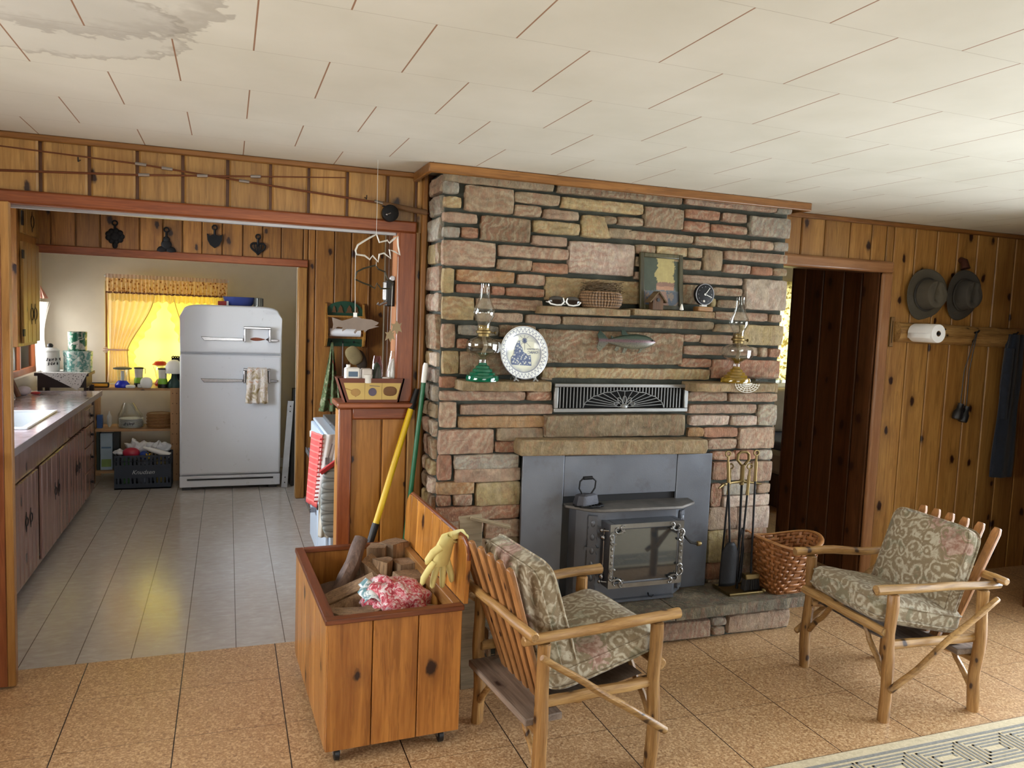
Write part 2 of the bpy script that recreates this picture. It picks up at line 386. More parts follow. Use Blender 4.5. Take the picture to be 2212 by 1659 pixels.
def vinyl():
    n=N('kitchen_vinyl_tile'); tc=n.n('TexCoord'); sp=n.n('SeparateXYZ'); n.l(tc.outputs['Object'],sp.inputs[0]); v=tc.outputs['Object']
    def line(o,off,w,per=.2286):
        f=n.math('FRACT',n.math('DIVIDE',n.math('SUBTRACT',o,off),per))
        d=n.math('MULTIPLY',n.math('MINIMUM',f,n.math('SUBTRACT',1.0,f)),per)
        return n.math('LESS_THAN',d,w)
    gx=line(sp.outputs[0],.048,.0022); gy=line(sp.outputs[1],4.05,.0010)
    mp=n.coord('Object',(1,2.0,1)); a=n.noise(mp,14,5,.6,.6); b=n.noise(v,3,3)
    c=n.ramp(a,[(.25,hx('aea8a2')),(.55,hx('bab6b2')),(.8,hx('cac7c6'))])
    c=n.mix(n.math('MULTIPLY',b,.3),c,hx('8a7458'),'MIX')
    c=n.mix(n.math('MULTIPLY',gx,.8),c,hx('4a3c34')); c=n.mix(n.math('MULTIPLY',gy,.3),c,hx('6a5a4e'))
    n.base(c); n.set(rough=n.math('MULTIPLY_ADD',a,.18,.10),spec=.7)
    n.bump(n.math('ADD',n.math('MULTIPLY',n.noise(v,6,3),.6),n.math('MULTIPLY',n.math('ADD',gx,gy),-.3)),.10,.004); return n.m
def ceil_mat():
    n=N('ceiling_tile_board'); tc=n.n('TexCoord'); sp=n.n('SeparateXYZ'); n.l(tc.outputs['Object'],sp.inputs[0]); X,Y=sp.outputs[0],sp.outputs[1]; v=tc.outputs['Object']
    p=.4064
    ry=n.math('DIVIDE',n.math('SUBTRACT',Y,1.474),p); fy=n.math('FRACT',ry)
    dy=n.math('MULTIPLY',n.math('MINIMUM',fy,n.math('SUBTRACT',1.0,fy)),p)
    row=n.math('FLOOR',ry); half=n.math('MULTIPLY',n.math('FLOORED_MODULO',row,2.0),.5)
    fx=n.math('FRACT',n.math('ADD',n.math('DIVIDE',n.math('SUBTRACT',X,.264),p),half))
    dx=n.math('MULTIPLY',n.math('MINIMUM',fx,n.math('SUBTRACT',1.0,fx)),p)
    gx=n.math('LESS_THAN',dx,.0022); gy=n.math('LESS_THAN',dy,.0008)
    a=n.noise(v,2.2,4); c=n.ramp(a,[(.3,hx('cfccbf')),(.7,hx('dcd9ce'))])
    # two old water stains with scalloped rims
    def stain(cx,cy,rx,ry_,w,seed):
        vx=n.math('DIVIDE',n.math('SUBTRACT',X,cx),rx); vy=n.math('DIVIDE',n.math('SUBTRACT',Y,cy),ry_)
        r=n.math('SQRT',n.math('ADD',n.math('MULTIPLY',vx,vx),n.math('MULTIPLY',vy,vy)))
        ms=n.n('Mapping'); ms.inputs['Location'].default_value=(seed,0,0); n.l(v,ms.inputs['Vector'])
        nz=n.noise(ms.outputs[0],26,2,.5,.3); r=n.math('ADD',r,n.math('MULTIPLY',n.math('SUBTRACT',nz,.5),.34))
        rim=n.ramp(r,[(max(0,.9-w*2.2),(0,0,0)),(.9,(.8,.8,.8)),(.93,(0,0,0))])
        ins=n.ramp(r,[(.86,(1,1,1)),(.93,(0,0,0))])
        return rim,ins
    for args in ((-.42,1.93,.46,.48,.11,3.0),(-.50,2.26,.44,.36,.035,8.0)):
        rim,ins=stain(*args)
        c=n.mix(n.math('MULTIPLY',ins,.18),c,hx('aaa8aa')); c=n.mix(n.math('MULTIPLY',rim,.48),c,hx('7c7062'))
    c=n.mix(n.math('MULTIPLY',gx,.85),c,hx('8a5a34')); c=n.mix(n.math('MULTIPLY',gy,.5),c,hx('7c6a52'))
    n.base(c); n.set(rough=.62,spec=.3)
    n.bump(n.math('ADD',n.math('MULTIPLY',n.noise(v,60,3),.1),n.math('MULTIPLY',n.math('ADD',gx,gy),-1.0)),.2,.003); return n.m
def tapestry():
    n=N('scroll_tapestry'); v=n.coord(); 
    w=n.n('TexNoise'); w.inputs['Scale'].default_value=6; n.l(v,w.inputs['Vector'])
    vm=n.n('VectorMath',operation='MULTIPLY_ADD'); n.l(w.outputs['Color'],vm.inputs[0]); vm.inputs[1].default_value=(.16,.16,.16); n.l(v,vm.inputs[2])
    wv=n.n('TexVoronoi',feature='F1'); wv.inputs['Scale'].default_value=15; n.l(vm.outputs[0],wv.inputs['Vector'])
    ring=n.math('SINE',n.math('MULTIPLY',wv.outputs['Distance'],17.0))
    f=n.math('ADD',n.math('MULTIPLY',ring,.16),n.noise(v,26,4,.6,2.2))
    c=n.ramp(f,[(.38,hx('7c6b50')),(.49,hx('86775e')),(.56,hx('9e927a')),(.72,hx('b0a690'))])
    fl=n.n('TexVoronoi'); fl.inputs['Scale'].default_value=4.2; n.l(vm.outputs[0],fl.inputs['Vector'])
    sc=n.n('SeparateColor'); n.l(fl.outputs['Color'],sc.inputs[0])
    on=n.math('MULTIPLY',n.math('LESS_THAN',fl.outputs['Distance'],n.math('MULTIPLY_ADD',ring,.06,.26)),n.math('LESS_THAN',sc.outputs[1],.38))
    c=n.mix(n.math('MULTIPLY',on,.62),c,n.ramp(n.noise(v,45,2),[(.45,hx('8a5a50')),(.6,hx('b09084'))]))
    lv=n.math('MULTIPLY',n.math('GREATER_THAN',n.noise(v,9,2,.5,1),.60),.28); c=n.mix(lv,c,hx('5e6a52'))
    n.base(c); n.set(rough=.85,sheen=.15); n.bump(n.math('ADD',n.noise(v,300,2),f),.25,.003); return n.m
M_CORK=cork(); M_VINYL=vinyl(); M_CEIL=ceil_mat(); M_TAP=tapestry()
M_GLASS=glass('clear_glass'); M_GREEN=glass('green_glass',(.02,.42,.24,1),.03); M_AMBER=glass('amber_glass',(.75,.48,.08,1),.03)
STONES=[(0.940,2.307,1.493,2.258,"t"),(1.514,2.301,2.221,2.256,"t"),(0.940,2.260,1.014,2.204,"g"),(1.044,2.251,1.289,2.131,"t"),
(1.293,2.244,1.527,2.192,"t"),(1.536,2.241,1.995,2.185,"y"),(0.941,2.191,1.029,2.139,"y"),(1.292,2.183,1.432,2.128,"t"),
(1.443,2.174,1.635,2.127,"p"),(1.654,2.163,1.800,2.052,"y",-.02,0),(0.940,2.120,1.108,2.072,"p"),(1.127,2.117,1.381,2.000,"b"),
(1.393,2.116,1.643,2.056,"y"),(1.770,2.165,1.846,2.127,"t"),(1.853,2.171,1.999,2.127,"t"),(2.002,2.234,2.239,2.128,"t"),
(1.797,2.109,1.938,2.059,"t"),(1.911,2.104,2.299,2.061,"t"),(2.246,2.304,2.819,2.264,"p"),(2.823,2.301,2.923,2.261,"g"),
(2.250,2.242,2.460,2.193,"r"),(2.477,2.241,2.630,2.192,"p"),(2.239,2.178,2.402,2.124,"r"),(2.409,2.175,2.640,2.131,"r"),
(2.654,2.239,2.927,2.131,"g"),(0.940,2.051,1.024,2.001,"g"),(1.030,2.055,1.117,2.005,"r"),(1.390,2.043,1.578,1.994,"p"),
(0.941,1.991,1.205,1.871,"p"),(1.220,1.986,1.589,1.929,"p"),(1.214,1.919,1.395,1.865,"t"),(1.395,1.913,1.592,1.862,"r"),
(1.590,2.031,1.959,1.871,"W"),(1.961,2.038,2.079,1.989,"t"),(2.079,2.038,2.272,1.990,"y"),(2.277,2.041,2.365,1.989,"t"),
(2.308,2.106,2.664,2.058,"t"),(2.667,2.107,2.818,2.059,"p"),(2.821,2.109,2.919,2.060,"g"),(2.375,2.039,2.491,1.928,"t"),
(2.502,2.042,2.921,1.992,"p"),(1.965,1.977,2.358,1.925,"t"),(2.503,1.971,2.678,1.923,"p"),(2.685,1.968,2.820,1.921,"r"),
(2.826,1.967,2.919,1.924,"t"),(1.969,1.899,2.629,1.857,"p"),(2.649,1.900,2.928,1.732,"W"),(1.014,1.857,1.307,1.800,"o"),
(1.322,1.852,1.469,1.797,"p"),(1.016,1.788,1.182,1.746,"r"),(1.192,1.786,1.261,1.742,"r"),(1.267,1.784,1.468,1.740,"r"),
(1.473,1.846,2.007,1.729,"y"),(0.946,1.858,1.004,1.741,"y"),(0.950,1.727,1.107,1.615,"y"),(1.114,1.727,1.462,1.673,"p"),
(1.117,1.660,1.359,1.614,"p"),(1.376,1.656,1.560,1.611,"p"),(1.567,1.657,2.462,1.612,"b"),(2.251,1.848,2.426,1.744,"t"),
(2.425,1.843,2.632,1.799,"t"),(2.477,1.777,2.610,1.734,"t"),(2.430,1.781,2.470,1.737,"y"),(2.461,1.714,2.814,1.669,"p"),
(2.822,1.711,2.908,1.667,"p"),(2.469,1.646,2.626,1.602,"t"),(2.633,1.649,2.919,1.537,"y"),(2.274,1.586,2.380,1.544,"p"),
(2.387,1.587,2.624,1.538,"p"),(2.281,1.525,2.759,1.476,"p"),(2.763,1.525,2.827,1.471,"t"),(2.830,1.520,2.910,1.472,"r"),
(2.268,1.457,2.458,1.409,"r"),(2.466,1.454,2.916,1.350,"r"),(1.441,1.587,2.274,1.420,"b"),(1.468,1.399,2.456,1.343,"y"),
(0.952,1.597,1.017,1.482,"p"),(1.032,1.594,1.234,1.544,"g"),(1.241,1.601,1.431,1.538,"b"),(1.028,1.530,1.088,1.481,"r"),
(1.095,1.531,1.433,1.483,"t"),(0.956,1.469,1.040,1.356,"y"),(1.043,1.468,1.445,1.355,"t"),(0.950,1.347,1.036,1.291,"r"),
(1.464,1.349,1.528,1.332,"t"),(0.952,1.277,1.388,1.229,"p"),(1.395,1.276,1.530,1.229,"r"),(1.056,1.212,1.536,1.160,"p"),
(0.954,1.224,1.037,1.099,"p"),(1.046,1.152,1.507,1.095,"o"),(1.246,1.093,1.494,1.029,"t"),(0.953,1.088,1.232,0.968,"p"),
(1.239,1.026,1.360,0.971,"r"),(0.953,0.966,1.020,0.841,"r"),(1.032,0.964,1.370,0.890,"g"),(1.037,0.895,1.382,0.826,"p"),
(0.949,0.833,1.140,0.770,"o"),(1.147,0.825,1.382,0.706,"y"),(0.954,0.770,1.023,0.714,"r"),(1.033,0.772,1.133,0.712,"p"),
(0.953,0.708,1.382,0.637,"r"),(0.961,0.648,1.192,0.574,"p"),(1.202,0.632,1.386,0.538,"p"),(0.963,0.576,1.141,0.494,"r"),
(1.151,0.541,1.388,0.471,"t"),(0.962,0.495,1.254,0.409,"p"),(1.264,0.468,1.392,0.392,"y"),(0.965,0.419,1.159,0.327,"t"),
(1.168,0.397,1.395,0.307,"p"),(0.967,0.331,1.399,0.221,"r"),(2.324,1.326,2.367,1.282,"r"),(2.323,1.275,2.572,1.225,"p"),
(2.582,1.270,2.911,1.221,"p"),(2.328,1.209,2.776,1.158,"p"),(2.792,1.208,2.914,1.088,"g"),(2.343,1.149,2.595,1.093,"W"),
(2.610,1.145,2.786,1.089,"W"),(2.340,1.082,2.435,1.031,"o"),(2.440,1.080,2.656,1.025,"r"),(2.463,1.019,2.655,0.959,"p"),
(2.665,1.077,2.912,0.957,"p"),(2.502,0.947,2.648,0.897,"r"),(2.655,0.950,2.793,0.896,"r"),(2.805,0.949,2.901,0.893,"g"),
(2.506,0.891,2.609,0.786,"r"),(2.610,0.888,2.754,0.781,"W"),(2.756,0.887,2.907,0.768,"p"),(2.511,0.767,2.574,0.636,"r"),
(2.584,0.767,2.808,0.698,"g"),(2.816,0.758,2.905,0.701,"p"),(2.589,0.694,2.906,0.630,"W"),(2.501,0.633,2.687,0.504,"p"),
(2.689,0.628,2.911,0.496,"W"),(2.506,0.501,2.624,0.318,"y"),(2.624,0.502,2.901,0.442,"p"),(2.628,0.446,2.894,0.360,"p"),
(2.510,0.319,2.631,0.225,"r"),(2.634,0.367,2.752,0.293,"p"),(2.760,0.362,2.891,0.274,"t"),(2.640,0.290,2.898,0.195,"p"),
(2.525,0.224,2.900,0.163,"t")]
# ================================================================ THE ROOM
D=3.84; CZ=2.33
def vboards(m, edges, z0, z1, pos, plane='y', sgn=-1, th=.02, g=.003, ch=.006):
    # tongue-and-groove boards standing upright; the outline of each board is extruded up the wall
    for a,b in zip(edges[:-1],edges[1:]):
        a+=g; b-=g; f=pos; k=pos-sgn*ch; bk=pos-sgn*th
        if plane=='y': pts=[(a,bk),(a,k),(a+ch,f),(b-ch,f),(b,k),(b,bk)]
        else: pts=[(bk,a),(k,a),(f,a+ch),(f,b-ch),(k,b),(bk,b)]
        m.poly(pts,z0,z1,'xy')
    return m
def rng(a,b,st):
    n=max(1,round((b-a)/st)); return [a+(b-a)*i/n for i in range(n+1)]
def flat(x0,x1,y0,y1,z0,z1,name,mat,**k):
    o=B(x0,x1,y0,y1,z0,z1).obj(name,mat,smooth=0,**k); o['kind']='structure'; return o
def sfloor(x0,x1,y0,y1,z0,z1,name,mat):
    m=B(x0,x1,y0,y1,z0,z1); me=m.obj(name,mat,smooth=0,local=True); me['kind']='structure'; return me
def lshape(z0,z1,name,mat,y1):
    m=M().poly([(-2.3,-3.1),(4.74,-3.1),(4.74,3.1),(5.5,3.1),(5.5,y1),(-2.3,y1)],z0,z1,'xy'); o=m.obj(name,mat,smooth=0,local=True); o['kind']='structure'; return o
lshape(-.12,0,'floor',M_CORK,D-.005)
sfloor(2.96,6.6,D-.005,6.75,-.12,0,'floor_hall',M_CORK)
sfloor(-1.75,2.9,D-.005,8.7,-.12,.0,'floor_kitchen',M_VINYL)
lshape(CZ,CZ+.12,'ceiling',M_CEIL,D+.1)
flat(-1.75,2.9,D+.1,8.7,CZ,CZ+.12,'ceiling_kitchen',plaster)
flat(2.9,6.6,D+.1,6.75,CZ,CZ+.12,'ceiling_hall',plaster_dim)
# back wall, left of the fireplace: boards above the wide opening, the part beside the chimney
bl=[-2.3,-2.1,-1.9,-1.7,-1.51,-1.32,-1.13,-.94,-.752,-.567,-.379,-.194,-.005,.183,.356,.537,.733,.875,.945]
m=M(); vboards(m,bl,2.04,CZ,D,g=.007,ch=.008); vboards(m,[.86,.905,.945],0,2.04,D,g=.002)
vboards(m,[-2.3,-2.1,-1.9,-1.7,-1.5,-1.3,-1.2],0,2.04,D)
struct(m,'wall_back',pine)
m=B(-2.3,-1.2,D+.02,D+.12,0,CZ); m.box(-1.2,.86,D+.02,D+.12,2.06,CZ); m.box(.86,2.99,D+.02,D+.12,0,CZ)
struct(m,'wall_back_core',pine_dark)
# wall right of the fireplace with the doorway
br=[2.95,3.06,3.236,3.413,3.609,3.78,3.90]
m=M(); vboards(m,br,2.04,CZ,D,g=.003); vboards(m,[3.90,3.964,4.14,4.325,4.503,4.681,4.862,5.036,5.22,5.4],0,CZ,D,g=.003)
struct(m,'wall_back_right',wood('amber_knotty_pine','b08446','885c2a',knots=.45,var=.2))
m=B(2.99,3.86,D+.02,D+.12,2.04,CZ); m.box(3.88,5.5,D+.02,D+.12,0,CZ)
struct(m,'wall_back_right_core',pine_dark)
# half wall under the ledge
m=M(); vboards(m,[.575,.732,.86],0,1.13,D+.004)
struct(m,'wall_half_height',pine_half)
m=B(.53,.86,D+.024,D+.12,0,1.15); m.box(.515,.53,D,D+.12,0,1.15); struct(m,'wall_half_core',pine_half)
# casings round the kitchen opening
def rounded(m,x0,x1,y0,y1,z0,z1): return m.box(x0,x1,y0,y1,z0,z1)
struct(B(-1.28,.878,D-.022,D,2.034,2.092),'trim_1',redwoodX,bevel=.009)
m=B(.787,.878,D-.022,D,1.19,2.04); struct(m,'trim_2',redwood,bevel=.009)
m=B(.513,.58,D-.022,D+.004,0,1.165); struct(m,'trim_3',redwood,bevel=.009)
struct(B(.578,.878,D-.022,D+.004,1.105,1.168),'trim_4',redwoodX,bevel=.009)
struct(B(-1.28,-1.2,D-.022,D,0,2.04),'trim_5',redwood,bevel=.009)
m=B(.787,.862,D,D+.12,1.19,2.034); m.box(-1.2,.862,D,D+.12,2.034,2.06); struct(m,'trim_6',wood('light_redwood_reveal','b87a4c','8c5430',knots=0),smooth=0)
struct(B(.50,.872,D-.075,D+.16,1.168,1.195),'trim_7',redwoodX,bevel=.006)
struct(B(.90,.93,D-.03,D,0,CZ),'trim_8',trimZ,bevel=.008)
o=B(-1.19,.785,D+.03,D+.06,2.022,2.034).obj('sliding_door_track',steel); tag(o,'thin pale metal track along the underside of the kitchen opening header','track')
# crown strips
struct(B(-2.3,.9,D-.02,D,CZ-.028,CZ),'trim_9',trimX,bevel=.006)
struct(B(2.95,5.4,D-.02,D,CZ-.03,CZ),'trim_10',trimX,bevel=.006)
m=B(.855,3.02,3.515,3.535,CZ-.045,CZ); m.box(.855,.875,3.53,D-.0,CZ-.045,CZ); m.box(3.0,3.02,3.53,D,CZ-.045,CZ)
m.box(.87,3.005,3.53,3.60,CZ-.022,CZ-.003); struct(m,'trim_11',trimX,bevel=.005)
# doorway right: casing, hall walls
RX2=wood('rosy_casing_x','b48458','8a5c38',axis='X',knots=0,rough=.3,streak=.15); RZ2=wood('rosy_casing','b48458','8a5c38',knots=0,rough=.3,streak=.15)
struct(B(2.95,3.95,D-.03,D,2.008,2.082),'trim_12',RX2,bevel=.018,seg=4)
struct(B(3.868,3.95,D-.03,D,0,2.01),'trim_13',RZ2,bevel=.018,seg=4)
m=B(3.855,3.87,D,D+.12,0,2.01); m.box(2.99,3.87,D,D+.12,2.01,2.04); struct(m,'trim_14',pine_hall,smooth=0)
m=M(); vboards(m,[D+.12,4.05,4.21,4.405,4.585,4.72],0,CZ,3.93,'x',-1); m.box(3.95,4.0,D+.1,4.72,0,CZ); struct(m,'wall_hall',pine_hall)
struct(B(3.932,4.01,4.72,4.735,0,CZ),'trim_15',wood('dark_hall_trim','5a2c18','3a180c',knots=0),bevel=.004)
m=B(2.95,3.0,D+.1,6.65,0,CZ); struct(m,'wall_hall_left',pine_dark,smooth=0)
m=B(2.95,4.9,6.65,6.75,0,CZ); m.box(6.1,6.6,6.65,6.75,0,CZ); m.box(4.9,6.1,6.65,6.75,0,1.02); m.box(4.9,6.1,6.65,6.75,2.08,CZ)
struct(m,'wall_bedroom_back',plaster_dim,smooth=0)
flat(6.5,6.6,D+.1,6.65,0,CZ,'wall_bedroom_right',plaster_dim)
# room behind and beside the camera, with the windows the daylight comes through
def holed(axis,pos,th,a0,a1,holes,name,mat):
    m=M(); hs=sorted(holes); cur=a0
    def seg(u0,u1,z0,z1):
        if axis=='x': m.box(pos,pos+th,u0,u1,z0,z1)
        else: m.box(u0,u1,pos,pos+th,z0,z1)
    for (u0,u1,z0,z1) in hs:
        seg(cur,u0,0,CZ); 
        if z0>0: seg(u0,u1,0,z0)
        seg(u0,u1,z1,CZ); cur=u1
    seg(cur,a1,0,CZ); return struct(m,name,mat,smooth=0)
holed('y',-3.1,.1,-2.3,4.74,[(-.5,2.3,.7,2.15)],'wall_front',pine)
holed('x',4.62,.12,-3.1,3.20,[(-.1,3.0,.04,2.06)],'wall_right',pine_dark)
holed('x',-2.3,.1,-3.1,D+.1,[(.6,2.6,.85,2.0)],'wall_left',pine)
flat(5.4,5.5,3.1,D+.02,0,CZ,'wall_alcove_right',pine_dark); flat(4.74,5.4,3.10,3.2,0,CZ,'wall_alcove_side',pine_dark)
def thinglass():
    n=N('window_pane_glass'); out=[x for x in n.t.nodes if x.type=='OUTPUT_MATERIAL'][0]
    tp=n.n('BsdfTransparent'); gl=n.n('BsdfGlossy'); gl.inputs['Roughness'].default_value=.01; mx=n.n('MixShader'); fr=n.n('Fresnel'); fr.inputs[0].default_value=1.35
    n.l(fr.outputs[0],mx.inputs[0]); n.l(tp.outputs[0],mx.inputs[1]); n.l(gl.outputs[0],mx.inputs[2]); n.l(mx.outputs[0],out.inputs[0]); return n.m
PANE=thinglass()
def window(idx,axis,pos,u0,u1,z0,z1,nx,nz,mat,fw=.045,th=.05):
    m=M(); P=M()
    def bx(q,a0,a1,c0,c1,t0,t1):
        if axis=='x': q.box(t0,t1,a0,a1,c0,c1)
        else: q.box(a0,a1,t0,t1,c0,c1)
    bx(m,u0,u0+fw,z0,z1,pos,pos+th); bx(m,u1-fw,u1,z0,z1,pos,pos+th); bx(m,u0+fw,u1-fw,z0,z0+fw,pos,pos+th); bx(m,u0+fw,u1-fw,z1-fw,z1,pos,pos+th)
    for i in range(1,nx):
        c=u0+(u1-u0)*i/nx; bx(m,c-.015,c+.015,z0+fw,z1-fw,pos+.006,pos+th-.006)
    for i in range(1,nz):
        c=z0+(z1-z0)*i/nz; bx(m,u0+fw,u1-fw,c-.012,c+.012,pos+.008,pos+th-.008)
    o=struct(m,'window_%d'%idx,mat,smooth=0)
    bx(P,u0+fw,u1-fw,z0+fw,z1-fw,pos+th*.48,pos+th*.52); P.obj('pane',PANE,o,smooth=0); return o
window(1,'y',-3.08,-.5,2.3,.7,2.15,3,1,whitepl)
window(2,'x',4.655,-.1,3.0,.04,2.06,2,1,whitepl)
window(3,'x',-2.28,.6,2.6,.85,2.0,2,1,whitepl)
# ---------------------------------------------------------------- kitchen shell
PY=6.86
holed('x',-1.74,.12,D+.12,8.7,[(4.3,6.05,1.05,2.0),(7.12,8.22,.98,1.72)],'wall_kitchen_left',plaster)
window(4,'x',-1.71,4.3,6.05,1.05,2.0,2,1,redwood); window(5,'x',-1.71,7.12,8.22,.98,1.72,2,1,redwood,fw=.05)
m=B(-1.62,-1.1,8.30,8.42,0,CZ); m.box(-.03,2.9,8.30,8.42,0,CZ); m.box(-1.1,-.03,8.30,8.42,0,.86); m.box(-1.1,-.03,8.30,8.42,1.84,CZ); struct(m,'wall_nook_back',plaster,smooth=0)
window(6,'y',8.33,-1.1,-.03,.86,1.84,2,2,trimZ)
flat(.66,.72,PY+.12,8.3,0,CZ,'wall_nook_right',plaster)
m=B(-1.62,.58,PY+.1,PY+.12,2.0,CZ); m.box(.56,.66,PY+.1,PY+.12,0,CZ); struct(m,'wall_nook_header',plaster,smooth=0)
m=M(); vboards(m,rng(-1.62,-.94,.17)+[-.66,-.49,-.345,-.20,-.045,.115,.27,.42,.60,.64],2.055,CZ,PY)
vboards(m,[.64,.70,.86,1.005,1.16,1.30],0,CZ,PY); m.box(-1.62,.64,PY+.02,PY+.1,2.03,CZ); m.box(.64,1.30,PY+.02,PY+.1,0,CZ)
struct(m,'wall_kitchen_back',wood('kitchen_knotty_pine','a87436','7c4e20',knots=.4))
struct(B(-1.62,.64,PY-.02,PY+.02,1.995,2.06),'trim_16',redwoodX,bevel=.008)
struct(B(.56,.635,PY-.02,PY+.10,0,1.995),'trim_17',wood('gold_post_trim','b0803c','8a5a26',knots=.2),bevel=.008)
struct(B(1.15,1.165,PY-.012,PY,0,CZ),'trim_18',trimZ,bevel=.004)
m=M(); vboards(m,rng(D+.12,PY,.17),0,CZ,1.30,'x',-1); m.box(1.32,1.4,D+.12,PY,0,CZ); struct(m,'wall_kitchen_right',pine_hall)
struct(B(-1.62,2.9,8.285,8.30,0,.09),'baseboard_nook',whitepl,smooth=0)
# ================================================================ FIREPLACE (one masonry body with its fittings as parts)
FY=3.56
fp=thing('stone_fireplace','tall sandstone fireplace with dark mortar, grey steel surround and raised hearth','fireplace',(1.94,3.7,0))
m=B(.955,2.914,FY+.028,D,0,CZ-.02); m.box(1.18,2.90,3.345,FY+.05,0,.15); m.obj('mortar',mortar,fp,smooth=0)
PAL=dict(p='a28a74',t='928066',g='9a968a',y='a8966a',r='9c7258',b='7a684e',o='a88458',W='baaa9a')
def stone_block(m,x0,x1,z0,z1,y,d,col,plane='y',rough=.006,slant=(0,0),sgn=-1):
    c=hx(PAL[col]); k=rnd.uniform(.88,1.12); m.cur=(c[0]*k,c[1]*k*rnd.uniform(.97,1.03),c[2]*k,1)
    w,h=x1-x0,z1-z0; sd=rnd.random()*50; rr=min(.008,.2*h)
    nx=max(3,int(w/.03)); nz=max(2,int(h/.03)); out=[]
    for i in range(nx+1): out.append((i/nx,0))
    for i in range(1,nz+1): out.append((1,i/nz))
    for i in range(1,nx+1): out.append((1-i/nx,1))
    for i in range(1,nz): out.append((0,1-i/nz))
    P=[]
    for u,v in out:
        px=x0+w*u+slant[0]*(v-.5)*2*(1 if u>.5 else 0)+slant[1]*(v-.5)*2*(1 if u<.5 else 0); pz=z0+h*v
        cx=1 if u in(0,1) and v in (0,1) else 0
        if cx: px+=rr*.4*(1 if u==0 else -1); pz+=rr*.4*(1 if v==0 else -1)
        px+=.0035*mn.noise(V3((px*22,pz*22,sd))); pz+=.003*mn.noise(V3((px*22,pz*22,sd+9)))
        P.append((px,pz))
    n=len(P); cxm=(x0+x1)/2; czm=(z0+z1)/2; bul=rnd.uniform(.0,.004)
    tx,tz=rnd.uniform(-.006,.006),rnd.uniform(-.005,.005)
    vs=[]; fs=[]
    def put(px,pz,dep):
        if plane=='y': vs.append((px,y-sgn*dep*-1 if False else y+dep,pz))
        else: vs.append((y+dep*(1 if sgn<0 else -1),px,pz))
    rings=[(1.0,0,d),(1.0,0,.008),(1,.003,.0015),(1,.008,0)]
    hw,hh=w/2,h/2; mi=min(hw,hh)
    rings+= [(1,mi*.45,0),(1,mi*.8,0)]
    for ri,(s_,ins,dep) in enumerate(rings):
        for px,pz in P:
            qx=px-math.copysign(min(ins,abs(px-cxm)),px-cxm); qz=pz-math.copysign(min(ins,abs(pz-czm)),pz-czm)
            dd=dep
            if ri>=2:
                dd-= bul*min(1,ins/ max(mi,.001)*1.6); dd+=rough*mn.noise(V3((qx*14,qz*14,sd)))+rough*.7*mn.noise(V3((qx*40,qz*40,sd)))+tx*(qx-cxm)/hw+tz*(qz-czm)/hh
            put(qx,qz,dd)
    for r_ in range(len(rings)-1):
        for i in range(n): fs.append((r_*n+i,r_*n+(i+1)%n,(r_+1)*n+(i+1)%n,(r_+1)*n+i))
    fs.append(tuple((len(rings)-1)*n+i for i in range(n)))
    m.add(vs,fs); m.cur=None
m=M()
for rec in STONES:
    x0,z1,x1,z0,c=rec[:5]; sl=rec[5:7] if len(rec)>5 else (0,0)
    stone_block(m,x0,x1,z0,z1,FY-.004,.034,c,slant=sl,rough=.009 if rnd.random()<.3 else .005)
# left cheek of the chimney
zs=[2.313,2.218,2.11,2.0,1.895,1.782,1.675,1.575,1.37+.0,1.27,1.19,1.06,.985,.86,.755,.70,.62,.52,.42,.32,.21,.12,.01]
zs=[2.30,2.205,2.105,1.985,1.875,1.745,1.645,1.46,1.38,1.30,1.21,1.13,1.04,.93,.85,.76,.66,.57,.47,.37,.28,.18,.09,.01]
for a,b in zip(zs[:-1],zs[1:]):
    if rnd.random()<.45: stone_block(m,3.60,3.83,b+.008,a-.004,.935,.03,rnd.choice('ptoyg'),plane='x',sgn=-1,rough=.012)
    else:
        c=rnd.uniform(3.68,3.76); stone_block(m,3.60,c-.006,b+.008,a-.004,.932,.03,rnd.choice('ptoyW'),plane='x',sgn=-1,rough=.012); stone_block(m,c+.006,3.83,b+.008,a-.004,.938,.03,rnd.choice('ptgy'),plane='x',sgn=-1,rough=.01)
# right cheek
for a,b in zip(zs[:-1],zs[1:]): stone_block(m,3.60,3.83,b+.008,a-.004,2.928,.03,rnd.choice('ptg'),plane='x',sgn=1)
m.obj('stone_facing',stone,fp,smooth=50)
# hearth: fascia stones and slab
m=M()
xs=[1.20,1.42,1.70,2.06,2.17]
for a,b,c in ((1.20,1.55,'p'),(1.56,2.05,'r'),):
    stone_block(m,a,b-.008,.012,.105,3.318,.034,c); 
stone_block(m,2.058,2.385,.012,.105,3.318,.034,'p'); stone_block(m,2.40,2.48,.012,.055,3.318,.034,'t'); stone_block(m,2.40,2.48,.063,.105,3.318,.034,'g'); stone_block(m,2.495,2.895,.012,.112,3.318,.034,'p')
for a,b,c in ((1.20,1.6,'p'),(1.62,2.14,'r'),(2.15,2.32,'g'),(2.325,2.69,'p'),(2.72,2.90,'g')): stone_block(m,a,b,.118,.148,3.322,.03,c,rough=.002)
for a,b,z0,z1,c in ((3.345,3.55,.012,.105,'W'),(3.345,3.55,.115,.148,'g')): stone_block(m,a,b,z0,z1,2.90,.03,c,plane='x',sgn=1)
for z0,z1 in ((.012,.075),(.082,.148)): stone_block(m,3.345,3.56,z0,z1,1.175,.03,'t',plane='x',sgn=-1)
m.obj('hearth_fascia',stone,fp,smooth=50)
def slab(m,x0,x1,y0,y1,z0,z1,seed=0,nx=24,amp=.006):
    out=[]
    for i in range(nx+1): out.append((x0+(x1-x0)*i/nx,y0+amp*mn.noise(V3((i*.7,seed,0)))*2))
    for i in range(nx+1): out.append((x1-(x1-x0)*i/nx,y1))
    m.poly(out,z0,z1,'xy')
